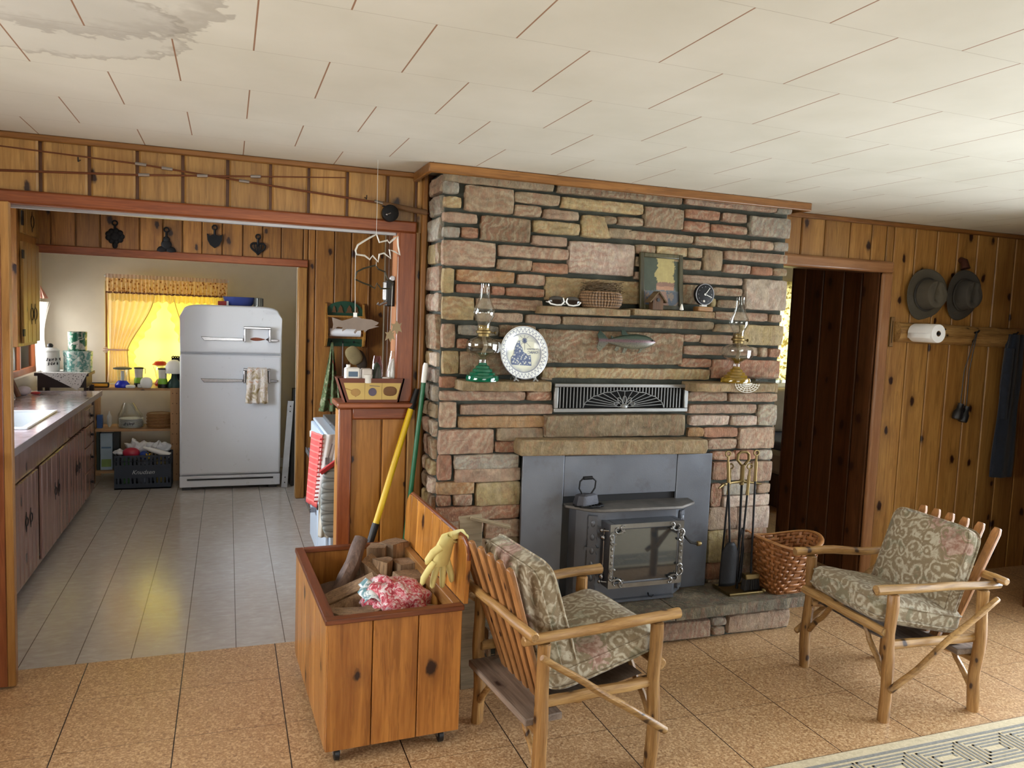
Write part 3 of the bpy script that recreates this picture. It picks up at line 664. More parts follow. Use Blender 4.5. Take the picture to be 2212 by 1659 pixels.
m=M(); slab(m,1.13,2.12,3.245,FY,.152,.207,1); slab(m,2.126,2.945,3.245,FY,.150,.207,2); slab(m,2.93,2.96,3.25,3.84,.15,.205,3)
m.obj('hearth_slab',hearthstone,fp,bevel=.006)
# protruding ledges and shelves
def ledge(x0,x1,y0,z0,z1,mat,seed,label=None,tap=.0):
    m=M(); n=26; out=[(x0,FY+.02),(x0,y0+.03+tap)]
    for i in range(n+1): out.append((x0+.01+(x1-x0-.02)*i/n, y0+(tap*(1-i/3) if i<3 else 0)+.006*mn.noise(V3((i*.5,seed,2)))))
    out+= [(x1,y0+.03),(x1,FY+.02)]
    q=M(); q.poly(out,z0,z1,'xy')
    for i,p in enumerate(q.v): q.v[i]=p+V3((0,0,.005*mn.noise(V3((p.x*9,seed,p.z*20)))))
    return q.obj('shelf_stone',mat,fp,bevel=.005,label=label)
ledge(1.02,1.48,3.43,1.288,1.333,shelfstone,1,'buff stone shelf that carries the green lamp and plate',tap=.02)
ledge(2.29,2.815,3.43,1.288,1.335,shelfstone,2,'buff stone shelf that carries the amber lamp',tap=.02)
ledge(1.425,1.90,3.45,1.664,1.700,shelfstone,3)
ledge(1.905,2.405,3.46,1.672,1.706,shelfstone,4)
q=M(); q.poly([(1.34,.967),(2.40,.953),(2.412,.98),(2.405,1.03),(1.34,1.048),(1.33,1.0)],3.47,FY+.03); q.obj('lintel_slab',shelfstone,fp,bevel=.008,label='sooty projecting stone slab above the stove surround')
q=M(); stone_block(q,1.492,2.303,1.045,1.158,3.535,.05,'b'); q.obj('lintel_stone',stone,fp,smooth=50,label='wide brown stone under the iron grille')
# iron grille
def grille():
    g=M(); x0,x1,z0,z1=1.535,2.312,1.172,1.318; y=3.545; yb=3.56
    cx=(x0+x1)/2+.01; bz=z0+.022
    fr=M(); fr.box(x0,x1,y-.006,yb,z0,z0+.02); fr.box(x0,x1,y-.006,yb,z1-.018,z1); fr.box(x0,x0+.022,y-.006,yb,z0+.02,z1-.018); fr.box(x1-.022,x1,y-.006,yb,z0+.02,z1-.018)
    def dome(x): 
        t=abs(x-cx)/.235; return bz+ (.092*math.sqrt(max(0,1-t*t)) if t<1 else 0)
    x=x0+.034
    while x<x1-.03:
        top=z1-.018; b=max(bz-.004,dome(x)) ; g.box(x-.0026,x+.0026,y,y+.006,b,top); x+=.0188
    pts=[(cx+.235*math.cos(a),y+.002,bz+.092*math.sin(a)) for a in [math.pi*i/40 for i in range(41)]]
    # scalloped dome rim
    pts=[(px,py,pz-.005*abs(math.sin(i*math.pi/40*9))) for i,(px,py,pz) in enumerate(pts)]
    g.tube(pts,.003,6)
    for i in range(1,16):
        a=math.pi*i/16
        g.beam((cx+.045*math.cos(a),y+.003,bz+.03*math.sin(a)),(cx+.232*math.cos(a),y+.003,bz+.090*math.sin(a)),.003,.004,(0,1,0))
    for i in range(5):
        a=math.pi*(i+.5)/5; c=(cx+.042*math.cos(a),bz+.034*math.sin(a)+.006)
        lp=[]
        for k in range(12):
            t=2*math.pi*k/12; u=.022*math.cos(t); v=.010*math.sin(t); lp.append((c[0]+u*math.cos(a)-v*math.sin(a),y+.002,c[1]+u*math.sin(a)+v*math.cos(a)))
        g.tube(lp,.0028,6,closed=True)
    g.sphere((cx,y+.002,bz+.006),(.022,.008,.014),12,8)
    f=fr.obj('grille',gunmetal,fp,bevel=.003); g.obj('grille_bars',plain('dull_grille_bars','7c7c7a',.4,.8),f); 
    B(x0+.005,x1-.005,yb+.004,yb+.012,z0+.005,z1-.005).obj('grille_opening',plain('painted_dark_void','060606',1.0),f,smooth=0)  # near-black sheet paints in the darkness of the vent behind the bars
grille()
# steel surround
sy=3.525
B(1.375,1.60,sy,sy+.018,.208,.962).obj('surround_panel',stovegrey,fp,bevel=.003,label='left grey steel surround panel')
B(2.262,2.478,sy,sy+.018,.208,.946).obj('surround_panel',stovegrey,fp,bevel=.003,label='right grey steel surround panel')
B(1.602,2.26,sy+.004,sy+.02,.742,.952).obj('surround_panel',stovegrey,fp,bevel=.003,label='upper grey steel surround panel with soot marks')
B(1.602,2.26,sy+.02,sy+.028,.208,.742).obj('firebox_opening',black,fp,smooth=0)
# ================================================================ STOVE
st=thing('wood_stove','grey cast iron wood burning stove insert with ornate glass door','stove',(2.0,3.45,.207))
body=M(); body.poly([(1.645,3.55),(1.665,3.50),(1.79,3.425),(2.205,3.425),(2.30,3.50),(2.31,3.55)],.212,.690,'xy'); body.obj('firebox',stovegrey,st,bevel=.004)
tp=M(); tp.poly([(1.61,3.55),(1.605,3.505),(1.70,3.395),(1.76,3.375),(2.20,3.365),(2.325,3.44),(2.345,3.55)],.690,.706,'xy'); tp.obj('top_plate',plain('rusty_stove_top','6e6a66',.5,.5,var=.3,bump=.3),st,bevel=.004)
b=M(); b.poly([(1.70,3.41),(1.755,3.40),(2.20,3.40),(2.21,3.44),(1.70,3.46)],.212,.225,'xy'); b.obj('base_plinth',stovegrey,st)
# ornate hinge strips on the canted corners
for (xa,ya) in ((1.735,3.450),(2.262,3.463)):
    s=M(); out=[]; rr=random.Random(3)
    zz=[.24+.42*i/34 for i in range(35)]
    L=[(-.020-.006*abs(math.sin(i*1.3)),z) for i,z in enumerate(zz)]; Rr=[(.016+.010*abs(math.sin(i*1.1+1)),z) for i,z in enumerate(zz)]
    s.poly(L+Rr[::-1],-.006,.006,'xz'); s.obox((0,-.004,.49),(.075,.01,.016))
    for i in range(6): s.sphere((0,-.006,.27+i*.07),(.012,.006,.018),10,6)
    ang=math.atan2(-.075,.125) if xa<2 else math.atan2(.075,.095)
    s.xf(Matrix.Translation((xa,ya-.006,0))@Matrix.Rotation(ang,4,'Z')); s.obj('ornamental_strip',stovegrey,st)
# door
dx0,dx1,dz0,dz1,dy=1.775,2.195,.315,.640,3.335
m=M()
m.box(dx0,dx0+.03,dy,3.43,dz0,dz1); m.box(dx1-.03,dx1,dy,3.43,dz0,dz1); m.box(dx0+.03,dx1-.03,dy,3.43,dz0,dz0+.03); m.box(dx0+.03,dx1-.03,dy,3.43,dz1-.03,dz1)
door=m.obj('stove_door',stovegrey,st,bevel=.004)
fr=M(); yy=dy-.006
fr.box(dx0,dx1,yy,dy,dz0,dz0+.022); fr.box(dx0,dx1,yy,dy,dz1-.022,dz1); fr.box(dx0,dx0+.022,yy,dy,dz0+.022,dz1-.022); fr.box(dx1-.022,dx1,yy,dy,dz0+.022,dz1-.022)
def scroll(m,cx,cz,sx,sz):
    for (a0,r0,ox,oz) in ((0,.030,.030,.012),(1.2,.022,.062,.004),(2.2,.026,.010,.045),(.4,.018,.002,.075)):
        pts=[]
        for i in range(16):
            t=i/15; a=a0+t*4.6; r=r0*(1-t*.75); pts.append((cx+sx*(ox+r*math.cos(a)),yy-.003,cz+sz*(oz+r*math.sin(a))))
        m.tube(pts,[.0062*(1-i/22) for i in range(16)],7)
for sx_,cx_ in ((1,dx0+.012),(-1,dx1-.012)):
    for sz_,cz_ in ((1,dz0+.012),(-1,dz1-.012)): scroll(fr,cx_,cz_,sx_,sz_)
for i in range(7):
    fr.sphere((dx0+.012,yy-.002,dz0+.06+i*.035),(.006,.004,.009),8,6); fr.sphere((dx1-.012,yy-.002,dz0+.06+i*.035),(.006,.004,.009),8,6)
fr.obj('door_frame',plain('nickel_door_frame','8a8a88',.32,.9,bump=.2),door)
gl=B(dx0+.028,dx1-.028,dy+.004,dy+.010,dz0+.028,dz1-.028)
gn=N('smoked_stove_glass'); gn.base(hx('2c3032')); gn.set(rough=.05,spec=.9,coat=.8); gl.obj('door_glass',gn.m,door,smooth=0)
h=M(); 
for z in (dz0+.03,dz1-.035): h.tube([(dx0-.028,dy+.03,z),(dx0+.01,dy+.012,z)],.005,8); h.sphere((dx0-.03,dy+.032,z),.010)
for z in (dz0+.05,dz1-.075): h.sphere((dx0-.012,dy+.045,z),.016)
h.tube([(dx0-.008,dy+.045,dz0+.03),(dx0-.008,dy+.045,dz1-.03)],.004,8); h.obj('hinge',chrome,door)
h=M(); h.tube([(2.20,3.36,.585),(2.215,3.34,.55),(2.235,3.32,.525),(2.265,3.31,.52)],[.009,.008,.007,.006],8); hd=h.obj('door_handle',black,door)
M().lathe([(.004,0),(.013,.004),(.014,.018),(.010,.026)],(2.262,3.31,.52),12,'X').obj('handle_knob',brass,hd)
pts=[(2.06,3.42,.24),(2.055,3.405,.232),(2.07,3.40,.226),(2.085,3.405,.232)]
M().tube(pts,.004,6).obj('catch',iron,st)
# sad iron on trivet, standing on the stove
ir=thing('flat_iron','old grey cast flat iron standing on a lacy trivet on the stove','iron',(1.70,3.46,.706))
t=M(); ro=[]
for i in range(40):
    a=2*math.pi*i/40; r=1+.06*math.sin(a*10); ro.append((1.71+.075*r*math.cos(a),3.455+.05*r*math.sin(a),.714))
t.tube(ro,.005,6,closed=True)
for i in range(7): t.tube([(1.65+i*.02,3.415+.006*abs(i-3),.713),(1.65+i*.02,3.495-.006*abs(i-3),.713)],.003,6)
for dx,dy_ in ((-.05,-.02),(-.05,.02),(.05,0)): t.tube([(1.71+dx,3.455+dy_,.706),(1.71+dx,3.455+dy_,.714)],.004,6)
t.obj('trivet',iron,ir)
so=[]
for i in range(15):
    u=i/14; w=.038*math.sqrt(max(.0,math.sin(math.pi*min(.5,u*.62+.12)))) if u<.2 else .038*(1-max(0,u-.35)/.66*.98); so.append((u,w))
pl=[(1.635+.13*u,3.455-w) for u,w in so]+[(1.635+.13*u,3.455+w) for u,w in so[::-1]]
s=M(); n=len(pl); cx=1.70
vs=[(x,y,.718) for x,y in pl]+[(x,y,.728) for x,y in pl]+[(cx+(x-cx)*.86,3.455+(y-3.455)*.8,.764) for x,y in pl]+[(cx+(x-cx)*.6,3.455+(y-3.455)*.5,.772) for x,y in pl]
fs=[tuple(range(n)),tuple(3*n+i for i in range(n))]+[(r*n+i,r*n+(i+1)%n,(r+1)*n+(i+1)%n,(r+1)*n+i) for r in range(3) for i in range(n)]
s.add(vs,fs); s.obj('sole',greyiron,ir,smooth=30)
t=M(); t.tube([(1.675,3.455,.768),(1.655,3.455,.80),(1.658,3.455,.835),(1.675,3.455,.85),(1.725,3.455,.852),(1.745,3.455,.835),(1.742,3.455,.80),(1.72,3.455,.768)],.0045,8)
t.tube([(1.676,3.455,.851),(1.724,3.455,.852)],.009,10); t.obj('iron_handle',iron,ir)
# ================================================================ LIVING ROOM OBJECTS
def dup(root, loc, rotz, label=None):
    def cp(o,par):
        c=o.copy(); COL.objects.link(c)
        if par is not None: c.parent=par
        for ch in [x for x in COL.objects if x.parent==o]: cp(ch,c)
        return c
    r=cp(root,None); r.location=loc; r.rotation_euler=(0,0,rotz)
    if label: r['label']=label
    return r
# ---------------------------------------------------------------- log armchairs
def cushion(m,cx,cy,cz,w,d,h,rot=None,n=30,seed=0,puff=.012):
    q=M(); q.sphere((0,0,0),(w/2,d/2,h/2),n*2,16,.22,.42)
    for i,p in enumerate(q.v):
        u,v=p.x/(w/2),p.y/(d/2); k=(1-u*u)*(1-v*v)
        p.z+=math.copysign(puff*max(0,k),p.z)+.006*mn.noise(V3((p.x*9,p.y*9,seed)))
        p.x+=.004*mn.noise(V3((p.y*14,p.z*20,seed+3))); p.y+=.004*mn.noise(V3((p.x*14,p.z*20,seed+5)))
        q.v[i]=p
    rot=rot or Matrix(); q.xf(Matrix.Translation((cx,cy,cz))@rot); m.merge(q); return m
def edge_loop(w,d,z,cx,cy,cz,rot,r=.004,n=60,seed=0):
    pts=[]
    for k in range(n):
        a=2*math.pi*k/n; sg=lambda x,e: math.copysign(abs(x)**e,x)
        p=V3((w/2*1.0*sg(math.cos(a),.22),d/2*1.0*sg(math.sin(a),.22),z))
        p.z+=.004*mn.noise(V3((p.x*9,p.y*9,seed))); pts.append(Matrix.Translation((cx,cy,cz))@rot@p)
    return M().tube(pts,r,6,closed=True)
def make_chair(label):
    t=thing('log_armchair',label,'armchair',(0,0,0),0,'rustic log armchairs by the hearth')
    k=0
    for (x,y,h) in ((-.265,-.235,.548),(.265,-.235,.548),(-.265,.235,.540),(.265,.235,.540)):
        k+=1; M().log((x,y,0),(x,y,h),.0245,.0235,14,10,.16,k).obj('leg',logZ,t,local=True)
    for s in (-1,1):
        M().log((s*.268,-.326,.574),(s*.268,.315,.562),.0205,.0175,14,12,.16,10+s,.008).obj('armrest',logY,t,local=True)
        M().log((s*.250,-.235,.325),(s*.250,.235,.325),.021,.019,12,8,.16,20+s).obj('side_rail',logY,t,local=True)
        M().log((s*.312,-.258,.158),(s*.312,.265,.515),.0145,.0125,12,12,.18,30+s,.008).obj('diagonal_brace',logY,t,local=True)
        M().log((s*.245,-.235,.19),(s*.10,-.225,.37),.013,.012,10,6,.1,40+s).obj('corner_brace',logX,t,local=True)
        M().log((s*.245,.235,.10),(s*.12,.235,.24),.013,.012,10,6,.1,44+s).obj('corner_brace',logX,t,local=True)
    M().log((-.265,-.262,.388),(.265,-.262,.388),.021,.020,12,10,.16,51).obj('front_rail',logX,t,local=True)
    M().log((-.315,.30,.590),(.315,.30,.590),.018,.0175,14,10,.16,52).obj('back_rail',logX,t,local=True)
    M().log((-.265,.235,.225),(.265,.235,.225),.020,.018,12,10,.16,53).obj('rear_stretcher',logX,t,local=True)
    m=M(); m.obox((0,.215,.262),(.50,.145,.026)); m.obj('rear_plank',greyplank,t,local=True,bevel=.004)
    for i in range(6):
        u=(i-2.5)/2.5; a=V3((.150*u,.160,.245)); b=V3((.205*u,.345,.795-.012*u*u))
        m=M(); d=(b-a).normalized(); sx=V3((1,0,0)); out=[]
        q=M(); q.poly([(-.021,0),(.021,0),(.021,.56),(.014,.585),(-.014,.585),(-.021,.56)],-.009,.009,'xz')
        ang=math.atan2((b-a).y,(b-a).z); yaw=math.atan2((b-a).x,(b-a).z)
        q.xf(Matrix.Translation(a)@Matrix.Rotation(-ang,4,'X')@Matrix.Rotation(yaw,4,'Y'))
        q.obj('back_slat',slatwood,t,local=True,bevel=.004)
    rs=Matrix.Rotation(R(-12),4,'X')
    c=cushion(M(),0,-.045,.425,.475,.47,.125,rs,seed=2).obj('seat_cushion',M_TAP,t,local=True,smooth=80)
    for z in (.03,-.03): edge_loop(.478,.473,z,0,-.045,.425,rs,.0035,seed=1).obj('piping',M_TAP,c,local=True,smooth=0)
    lean=Matrix.Rotation(R(-(-18.6)),4,'X')          # the back leans away from the sitter
    rb=Matrix.Rotation(R(90-18.6+0),4,'X')
    cb=cushion(M(),0,.158,.580,.445,.435,.105,rb,seed=7,puff=.02).obj('back_cushion',M_TAP,t,local=True,smooth=80)
    for z in (.03,-.03): edge_loop(.447,.437,z,0,.158,.580,rb,.0035,seed=4).obj('piping',M_TAP,cb,local=True,smooth=0)
    m=M(); m.grid(lambda u,v: V3((-.21+.42*u,-.22+.43*v,.335-.07*math.sin(math.pi*u)*math.sin(math.pi*v)-.06*v)),14,14); m.obj('seat_sling',greyplank,t,local=True,smooth=80)
    return t
ch=make_chair('rustic log armchair seen from behind, its slatted back beside the firewood box')
dup(ch,(2.864,2.634,0),R(-94.4),'rustic log armchair facing left beside the woven basket, back cushion in full view')
ch.location=(1.22,2.62,0); ch.rotation_euler=(0,0,R(95.9))
# ---------------------------------------------------------------- firewood box
BX=V3((.335,2.695,0)); BR=R(2.2)
def inbox(m): return m.xf(Matrix.Translation(BX)@Matrix.Rotation(BR,4,'Z'))
fb=thing('firewood_box','pine firewood box on casters, open top, filled with split logs','box',(.55,3.1,0))
bw,bd,bz0,bz1=.505,.885,.062,.548
m=M()
vboards(m,[0,.165,.335,.505],bz0,bz1-.016,0,g=.0015,ch=.003); inbox(m).obj('front_panel',boxwood,fb)
m=M(); vboards(m,[.02,.15,.28,.41,.54,.67,.80,bd],bz0,bz1-.016,0,'x',-1,g=.0015,ch=.002); inbox(m).obj('side_panel',wood('box_side_pine','c08848','96602c',knots=.35,rough=.3,var=.2),fb)
m=M(); m.box(bw-.02,bw,.02,bd,bz0,bz1-.016); inbox(m).obj('side_panel',lidwood,fb)
m=M(); m.box(.02,bw-.02,bd-.02,bd,bz0,bz1-.016); inbox(m).obj('rear_panel',boxwood,fb)
m=M(); m.box(.02,bw-.02,.02,bd-.02,bz0,bz0+.02); inbox(m).obj('floor_panel',boxwood,fb)
m=M(); m.box(.03,bw-.03,bd-.032,bd,bz1-.016,bz1+.004); inbox(m).obj('rim',boxwoodX,fb,bevel=.003)
m=M(); m.box(-.006,bw+.004,-.008,.030,bz1-.016,bz1+.004); inbox(m).obj('rim',boxwoodX,fb,bevel=.003)
m=M(); m.box(-.006,.032,.030,bd,bz1-.016,bz1+.004); inbox(m).obj('rim',boxwoodY,fb,bevel=.003)
m=M(); m.box(bw-.032,bw,.030,bd,bz1-.05,bz1+.006); inbox(m).obj('hinge_rail',wood('rail_pine','b98a50','8e5c2c',axis='Y',knots=.1),fb,bevel=.003)
lid=M(); eg=[.0,.10,.22,.34,.46,.58,.70,.80,bd+.01]
for a,b in zip(eg[:-1],eg[1:]):
    top=.235
    pts=[(a+.0015,0),(b-.0015,0),(b-.0015,top if b<bd-.02 else top-.05),(a+.0015,top if a>.02 else top-.06)]
    if a<.02: pts=[(a,0),(b-.0015,0),(b-.0015,top),(a+.06,top-.003),(a+.022,top-.018),(a+.006,top-.045),(a,top-.08)]
    if b>bd-.02: pts=[(a+.0015,0),(b,0),(b,top-.09),(b-.012,top-.04),(b-.045,top-.008),(a+.0015,top)]
    lid.poly(pts,0,.018,'yz')
tl=Matrix.Translation((bw+.002,0,bz1+.006))@Matrix.Rotation(R(2),4,'Y')
lid.xf(tl); LD=inbox(lid).obj('lid',lidwood,fb,bevel=.0015)
q=M(); pts=[(.010,.006,.165),(.012,.022,.218),(.010,.062,.236),(.010,.82,.237),(.012,.858,.220),(.012,.885,.165)]
q.tube(pts,.0095,8); q.xf(tl); inbox(q).obj('lid_edging',boxwoodY,LD)
for (x,y) in ((.05,.05),(bw-.06,.05),(.05,bd-.06),(bw-.06,bd-.06)):
    q=M(); q.lathe([(.021,-.010),(.026,-.008),(.026,.008),(.021,.010)],(x,y,.026),18,'X'); w=inbox(q).obj('caster_wheel',black,fb)
    q=M(); q.box(x-.014,x-.012,y-.012,y+.014,.026,.058); q.box(x+.012,x+.014,y-.012,y+.014,.026,.058); q.box(x-.016,x+.016,y-.02,y+.02,.056,.062); inbox(q).obj('caster_fork',steel,w)
# split logs and kindling inside
lr=random.Random(11)
def split_log(a,b,r,kind,label,dark=False,barked=True):
    a,b=V3(a),V3(b); n=3 if kind=='wedge' else 4; q=M()
    d=(b-a).normalized(); x=d.cross(V3((.2,.3,1))).normalized(); y=d.cross(x); ph=lr.uniform(0,6)
    prof=[]
    if kind=='wedge':
        prof=[(0,0)]+[(r*math.cos(t),r*math.sin(t)) for t in [i*.28 for i in range(6)]]
    elif kind=='round': prof=[(r*.55*math.cos(t),r*.55*math.sin(t)) for t in [i*math.pi/7 for i in range(14)]]
    else: prof=[(-r*.5,-r*.42),(0,-r*.46),(r*.5,-r*.4),(r*.52,0),(r*.46,r*.4),(0,r*.44),(-r*.5,r*.45),(-r*.53,0)]
    cx=sum(p[0] for p in prof)/len(prof); cy=sum(p[1] for p in prof)/len(prof)
    prof=[(u-cx,v-cy) for u,v in prof]; c,s=math.cos(ph),math.sin(ph); seg=9; vs=[]; sd=lr.random()*40
    for i in range(seg+1):
        t=i/seg; p=a.lerp(b,t)
        for j,(u,v) in enumerate(prof):
            k=1+.10*mn.noise(V3((t*3,j*.9,sd))); uu=(u*c-v*s)*k; vv=(u*s+v*c)*k
            w=p+x*uu+y*vv
            if i in(0,seg): w+=d*.006*mn.noise(V3((u*60,v*60,sd)))
            vs.append(w)
    L=len(prof); fs=[(i*L+j,i*L+(j+1)%L,(i+1)*L+(j+1)%L,(i+1)*L+j) for i in range(seg) for j in range(L)]+[tuple(range(L)),tuple(seg*L+j for j in range(L))]
    q.add(vs,fs); o=q.obj('firewood_log',bark if dark else rawwood,None,smooth=30,bevel=.002)
    tag(o,label,'firewood','split firewood in the pine box'); return o
def W2(x,y,z): p=Matrix.Translation(BX)@Matrix.Rotation(BR,4,'Z')@V3((x,y,z)); return p
bed=[((.06,.12,.12),(.44,.14,.12)),((.06,.26,.12),(.44,.25,.12)),((.06,.40,.12),(.44,.41,.12)),((.06,.55,.12),(.44,.54,.12)),((.06,.70,.12),(.44,.71,.12)),
     ((.07,.16,.24),(.44,.19,.24)),((.07,.33,.24),(.43,.32,.24)),((.07,.50,.24),(.43,.49,.24)),((.07,.66,.24),(.44,.66,.24)),((.07,.80,.20),(.44,.79,.20)),((.07,.10,.31),(.44,.08,.31)),((.07,.25,.34),(.44,.26,.34))]
for a,b in bed: split_log(W2(*a),W2(*b),.12,lr.choice(['wedge','quad']),'split firewood log buried in the lower layers of the pine box')
logs=[((.09,.10,.30),(.11,.13,.475),.13,'quad','upright pale split log in the near left corner of the firewood box'),
 ((.19,.13,.30),(.18,.15,.465),.09,'quad','short upright split log beside the pale one near the box front'),
 ((.10,.06,.36),(.30,.09,.435),.075,'wedge','thin wedge of firewood lying along the inner front of the box'),
 ((.08,.22,.36),(.30,.27,.405),.12,'wedge','dark grey split log lying across the left half of the box'),
 ((.07,.36,.38),(.26,.34,.415),.10,'quad','brown squared log lying in the left middle of the box'),
 ((.08,.48,.36),(.29,.45,.425),.11,'wedge','rough grey log lying below the tall bark stick in the box'),
 ((.07,.62,.36),(.27,.58,.40),.11,'wedge','dark rough log deep in the far left corner of the box'),
 ((.25,.72,.36),(.31,.64,.50),.09,'quad','slanted brown split log leaning near the back of the box'),
 ((.35,.76,.34),(.35,.77,.545),.085,'quad','upright split log at the back of the box, left of the tallest'),
 ((.43,.77,.34),(.43,.78,.555),.095,'quad','tallest upright split log in the far right corner of the box'),
 ((.36,.62,.34),(.365,.63,.52),.085,'wedge','upright wedge log with a cracked end in the back half of the box'),
 ((.445,.61,.34),(.445,.62,.51),.10,'quad','thick upright log against the hinge rail in the back half'),
 ((.41,.47,.32),(.43,.47,.475),.11,'quad','striped upright log behind the red kindling bag'),
 ((.27,.53,.33),(.27,.52,.46),.07,'quad','greyish upright log just behind the red bag'),
 ((.42,.14,.30),(.46,.20,.43),.09,'wedge','greyish wedge of firewood right of the red bag'),
 ((.22,.30,.30),(.42,.34,.34),.11,'quad','squared log lying underneath the red kindling bag')]
for a,b,r,k,lab in logs: split_log(W2(a[0],a[1],a[2]+.02),W2(b[0],b[1],b[2]+(.05 if b[1]<.5 else .025)),r*1.12,k,lab,dark='dark rough' in lab)
q=M(); q.log(W2(.13,.56,.40),W2(.255,.68,.635),.033,.031,14,8,.22,77,.004); o=q.obj('bark_stick',wood('purplish_bark_log','7c6458','4c382e',knots=0,rough=.7,bump=1.0),None); tag(o,'round log with bark sticking up out of the firewood box','firewood')
# red mesh bag of kindling
def bagmat():
    n=N('red_plastic_bag'); v=n.coord(); a=n.noise(v,26,5,.7,2.5)
    c=n.ramp(a,[(.34,hx('8c1428')),(.44,hx('cc3c54')),(.52,hx('e2a0a8')),(.60,hx('f2e8ea'))]); n.base(c); n.set(rough=.22,coat=.4,alpha=.93); n.bump(a,.6,.01); return n.m
q=M(); 
def bagf(u,v):
    a=2*math.pi*u; ph=math.pi*(v-.5); e=.7
    x=.135*math.copysign(abs(math.cos(ph))**e,1)*math.cos(a); y=.115*math.cos(ph)**e*math.sin(a) if math.cos(ph)>0 else 0; z=.090*math.sin(ph)
    p=V3((x,y,z)); k=1+.30*mn.noise(p*16)+.12*mn.noise(p*45); p=p*k
    p.z-=.03*p.x/.15 
    return p
q.grid(bagf,40,20,cu=True); q.xf(Matrix.Translation(W2(.315,.23,.500))@Matrix.Rotation(R(12),4,'Z')@Matrix.Rotation(R(14),4,'X'))
bg=thing('kindling_bag','crumpled red and clear plastic bag lying on the logs in the box','bag',tuple(W2(.325,.20,.40)))
q.obj('bag',bagmat(),bg,smooth=60)
m=M(); m.grid(lambda u,v: W2(.160+.10*u+.01*math.sin(v*9),.15+.13*v,.540+.02*math.sin(u*5)+.012*mn.noise(V3((u*5,v*5,1)))+.028*v),8,8); m.obj('printed_label',cloth('bag_print',[(.45,hx('e8ecee')),(.55,hx('5c8a94'))],30),bg,smooth=60,solid=.002)
M().tube([W2(.20,.09,.475),W2(.24,.085,.500),W2(.28,.11,.512),W2(.33,.105,.505),W2(.37,.12,.49)],.005,6).obj('drawstring',black,bg)
# glove draped over the lid's near corner
gm=plain('yellow_leather_glove','d4c680',.6,bump=.4,bscale=40,var=.14)
gv=thing('work_glove','pale yellow work glove hanging over the corner of the box lid','glove',tuple(W2(.50,.10,.55)))
P0=W2(bw-.005,.115,bz1+.236)
def gp(dx,dy,dz): return P0+V3((dx,dy,dz))
palm=M()
secs=[((.03,.02,-.015),.052,.014),((.010,.012,.012),.05,.018),((-.018,.004,.004),.048,.019),((-.040,-.006,-.035),.050,.021),((-.052,-.014,-.075),.052,.022),((-.058,-.02,-.105),.047,.018)]
pts=[gp(*c) for c,_,_ in secs]; vs=[]; nn=18
yd=V3((.80,.60,-.12)).normalized()
for i,(c,w,th) in enumerate(secs):
    d=(pts[min(i+1,5)]-pts[max(i-1,0)]).normalized(); nx=d.cross(yd).normalized()
    for k in range(nn): a=2*math.pi*k/nn; vs.append(pts[i]+yd*(w*math.cos(a))+nx*(th*math.sin(a)))
fs=[(i*nn+k,i*nn+(k+1)%nn,(i+1)*nn+(k+1)%nn,(i+1)*nn+k) for i in range(5) for k in range(nn)]+[tuple(range(nn)),tuple(5*nn+k for k in range(nn))]
palm.add(vs,fs)
for (dy,ln,bx,sp) in ((-.044,.075,-.03,-.022),(-.016,.095,-.018,-.008),(.012,.100,-.008,.006),(.036,.085,0,.02)):
    a=gp(-.055,-.018,-.088)+yd*dy; ev=V3((sp*1.6-.01,bx*.3,0)); palm.tube([a,a+ev*.5+V3((0,0,-ln*.4)),a+ev*.9+V3((0,0,-ln*.75)),a+ev+V3((0,0,-ln)),a+ev+V3((0,0,-ln-.008))],[.0135,.0135,.0125,.010,.003],10)
a=gp(-.035,-.01,-.035)-yd*.035; palm.tube([a,a+V3((-.030,-.005,-.018)),a+V3((-.052,-.008,-.045)),a+V3((-.056,-.008,-.06))],[.016,.015,.012,.004],10)
palm.obj('glove_body',gm,gv,smooth=70)
M().tube([gp(.03,.02,-.015)+yd*(.052*math.cos(t))+V3((0,0,.014*math.sin(t))) for t in [2*math.pi*i/20 for i in range(20)]],.004,6,closed=True).obj('cuff',gm,gv)
q=M(); q.beam((.99,2.86,.60),(1.06,3.12,.795),.012,.10,(0,.6,1)); o=q.obj('scrap_board',wood('pale_scrap_board','a8987c','847256',axis='Y',knots=.1,rough=.7)); tag(o,'pale scrap board leaning between the box lid and the chair back','board')
# fix the board as a leaning plank that rests on the floor
bpy.data.objects.remove(o)
q=M(); q.beam((1.02,3.14,.002),(.965,3.06,.80),.10,.014,(0,1,0)); q.beam((.965,3.06,.792),(1.13,3.02,.752),.035,.012,(0,0,1)); o=q.obj('scrap_board',wood('pale_scrap_board2','a8987c','847256',axis='X',knots=.1,rough=.7),bevel=.002); tag(o,'pale scrap board standing behind the chair back beside the hearth','board')
# ---------------------------------------------------------------- poles against the half wall
yp=thing('extension_pole','yellow extension pole with black grips leaning on the half wall','pole',(.58,3.60,0))
A0,A1=V3((.500,3.63,.02)),V3((.893,3.792,1.262))
def on(a,b,t): return a.lerp(b,t)
M().tube([on(A0,A1,.47),on(A0,A1,.925)],.0155,14).obj('pole_tube',plain('yellow_paint','d8b414',.35,var=.03),yp)
M().tube([on(A0,A1,.92),on(A0,A1,1.0)],[.019,.013],14).obj('upper_collar',black,yp); M().tube([A0,on(A0,A1,.40)],.0135,14).obj('inner_tube',steel,yp)
M().tube([on(A0,A1,.39),on(A0,A1,.475)],[.017,.019],14).obj('lower_grip',black,yp)
gp_=thing('broom_pole','green metal broom pole with a white plastic tip beside the chimney','pole',(.80,3.66,0))
A0,A1=V3((.775,3.655,.02)),V3((.912,3.70,1.40))
M().tube([A0,on(A0,A1,.94)],.0118,14).obj('pole_tube',plain('green_paint','14603c',.35,var=.03),gp_)
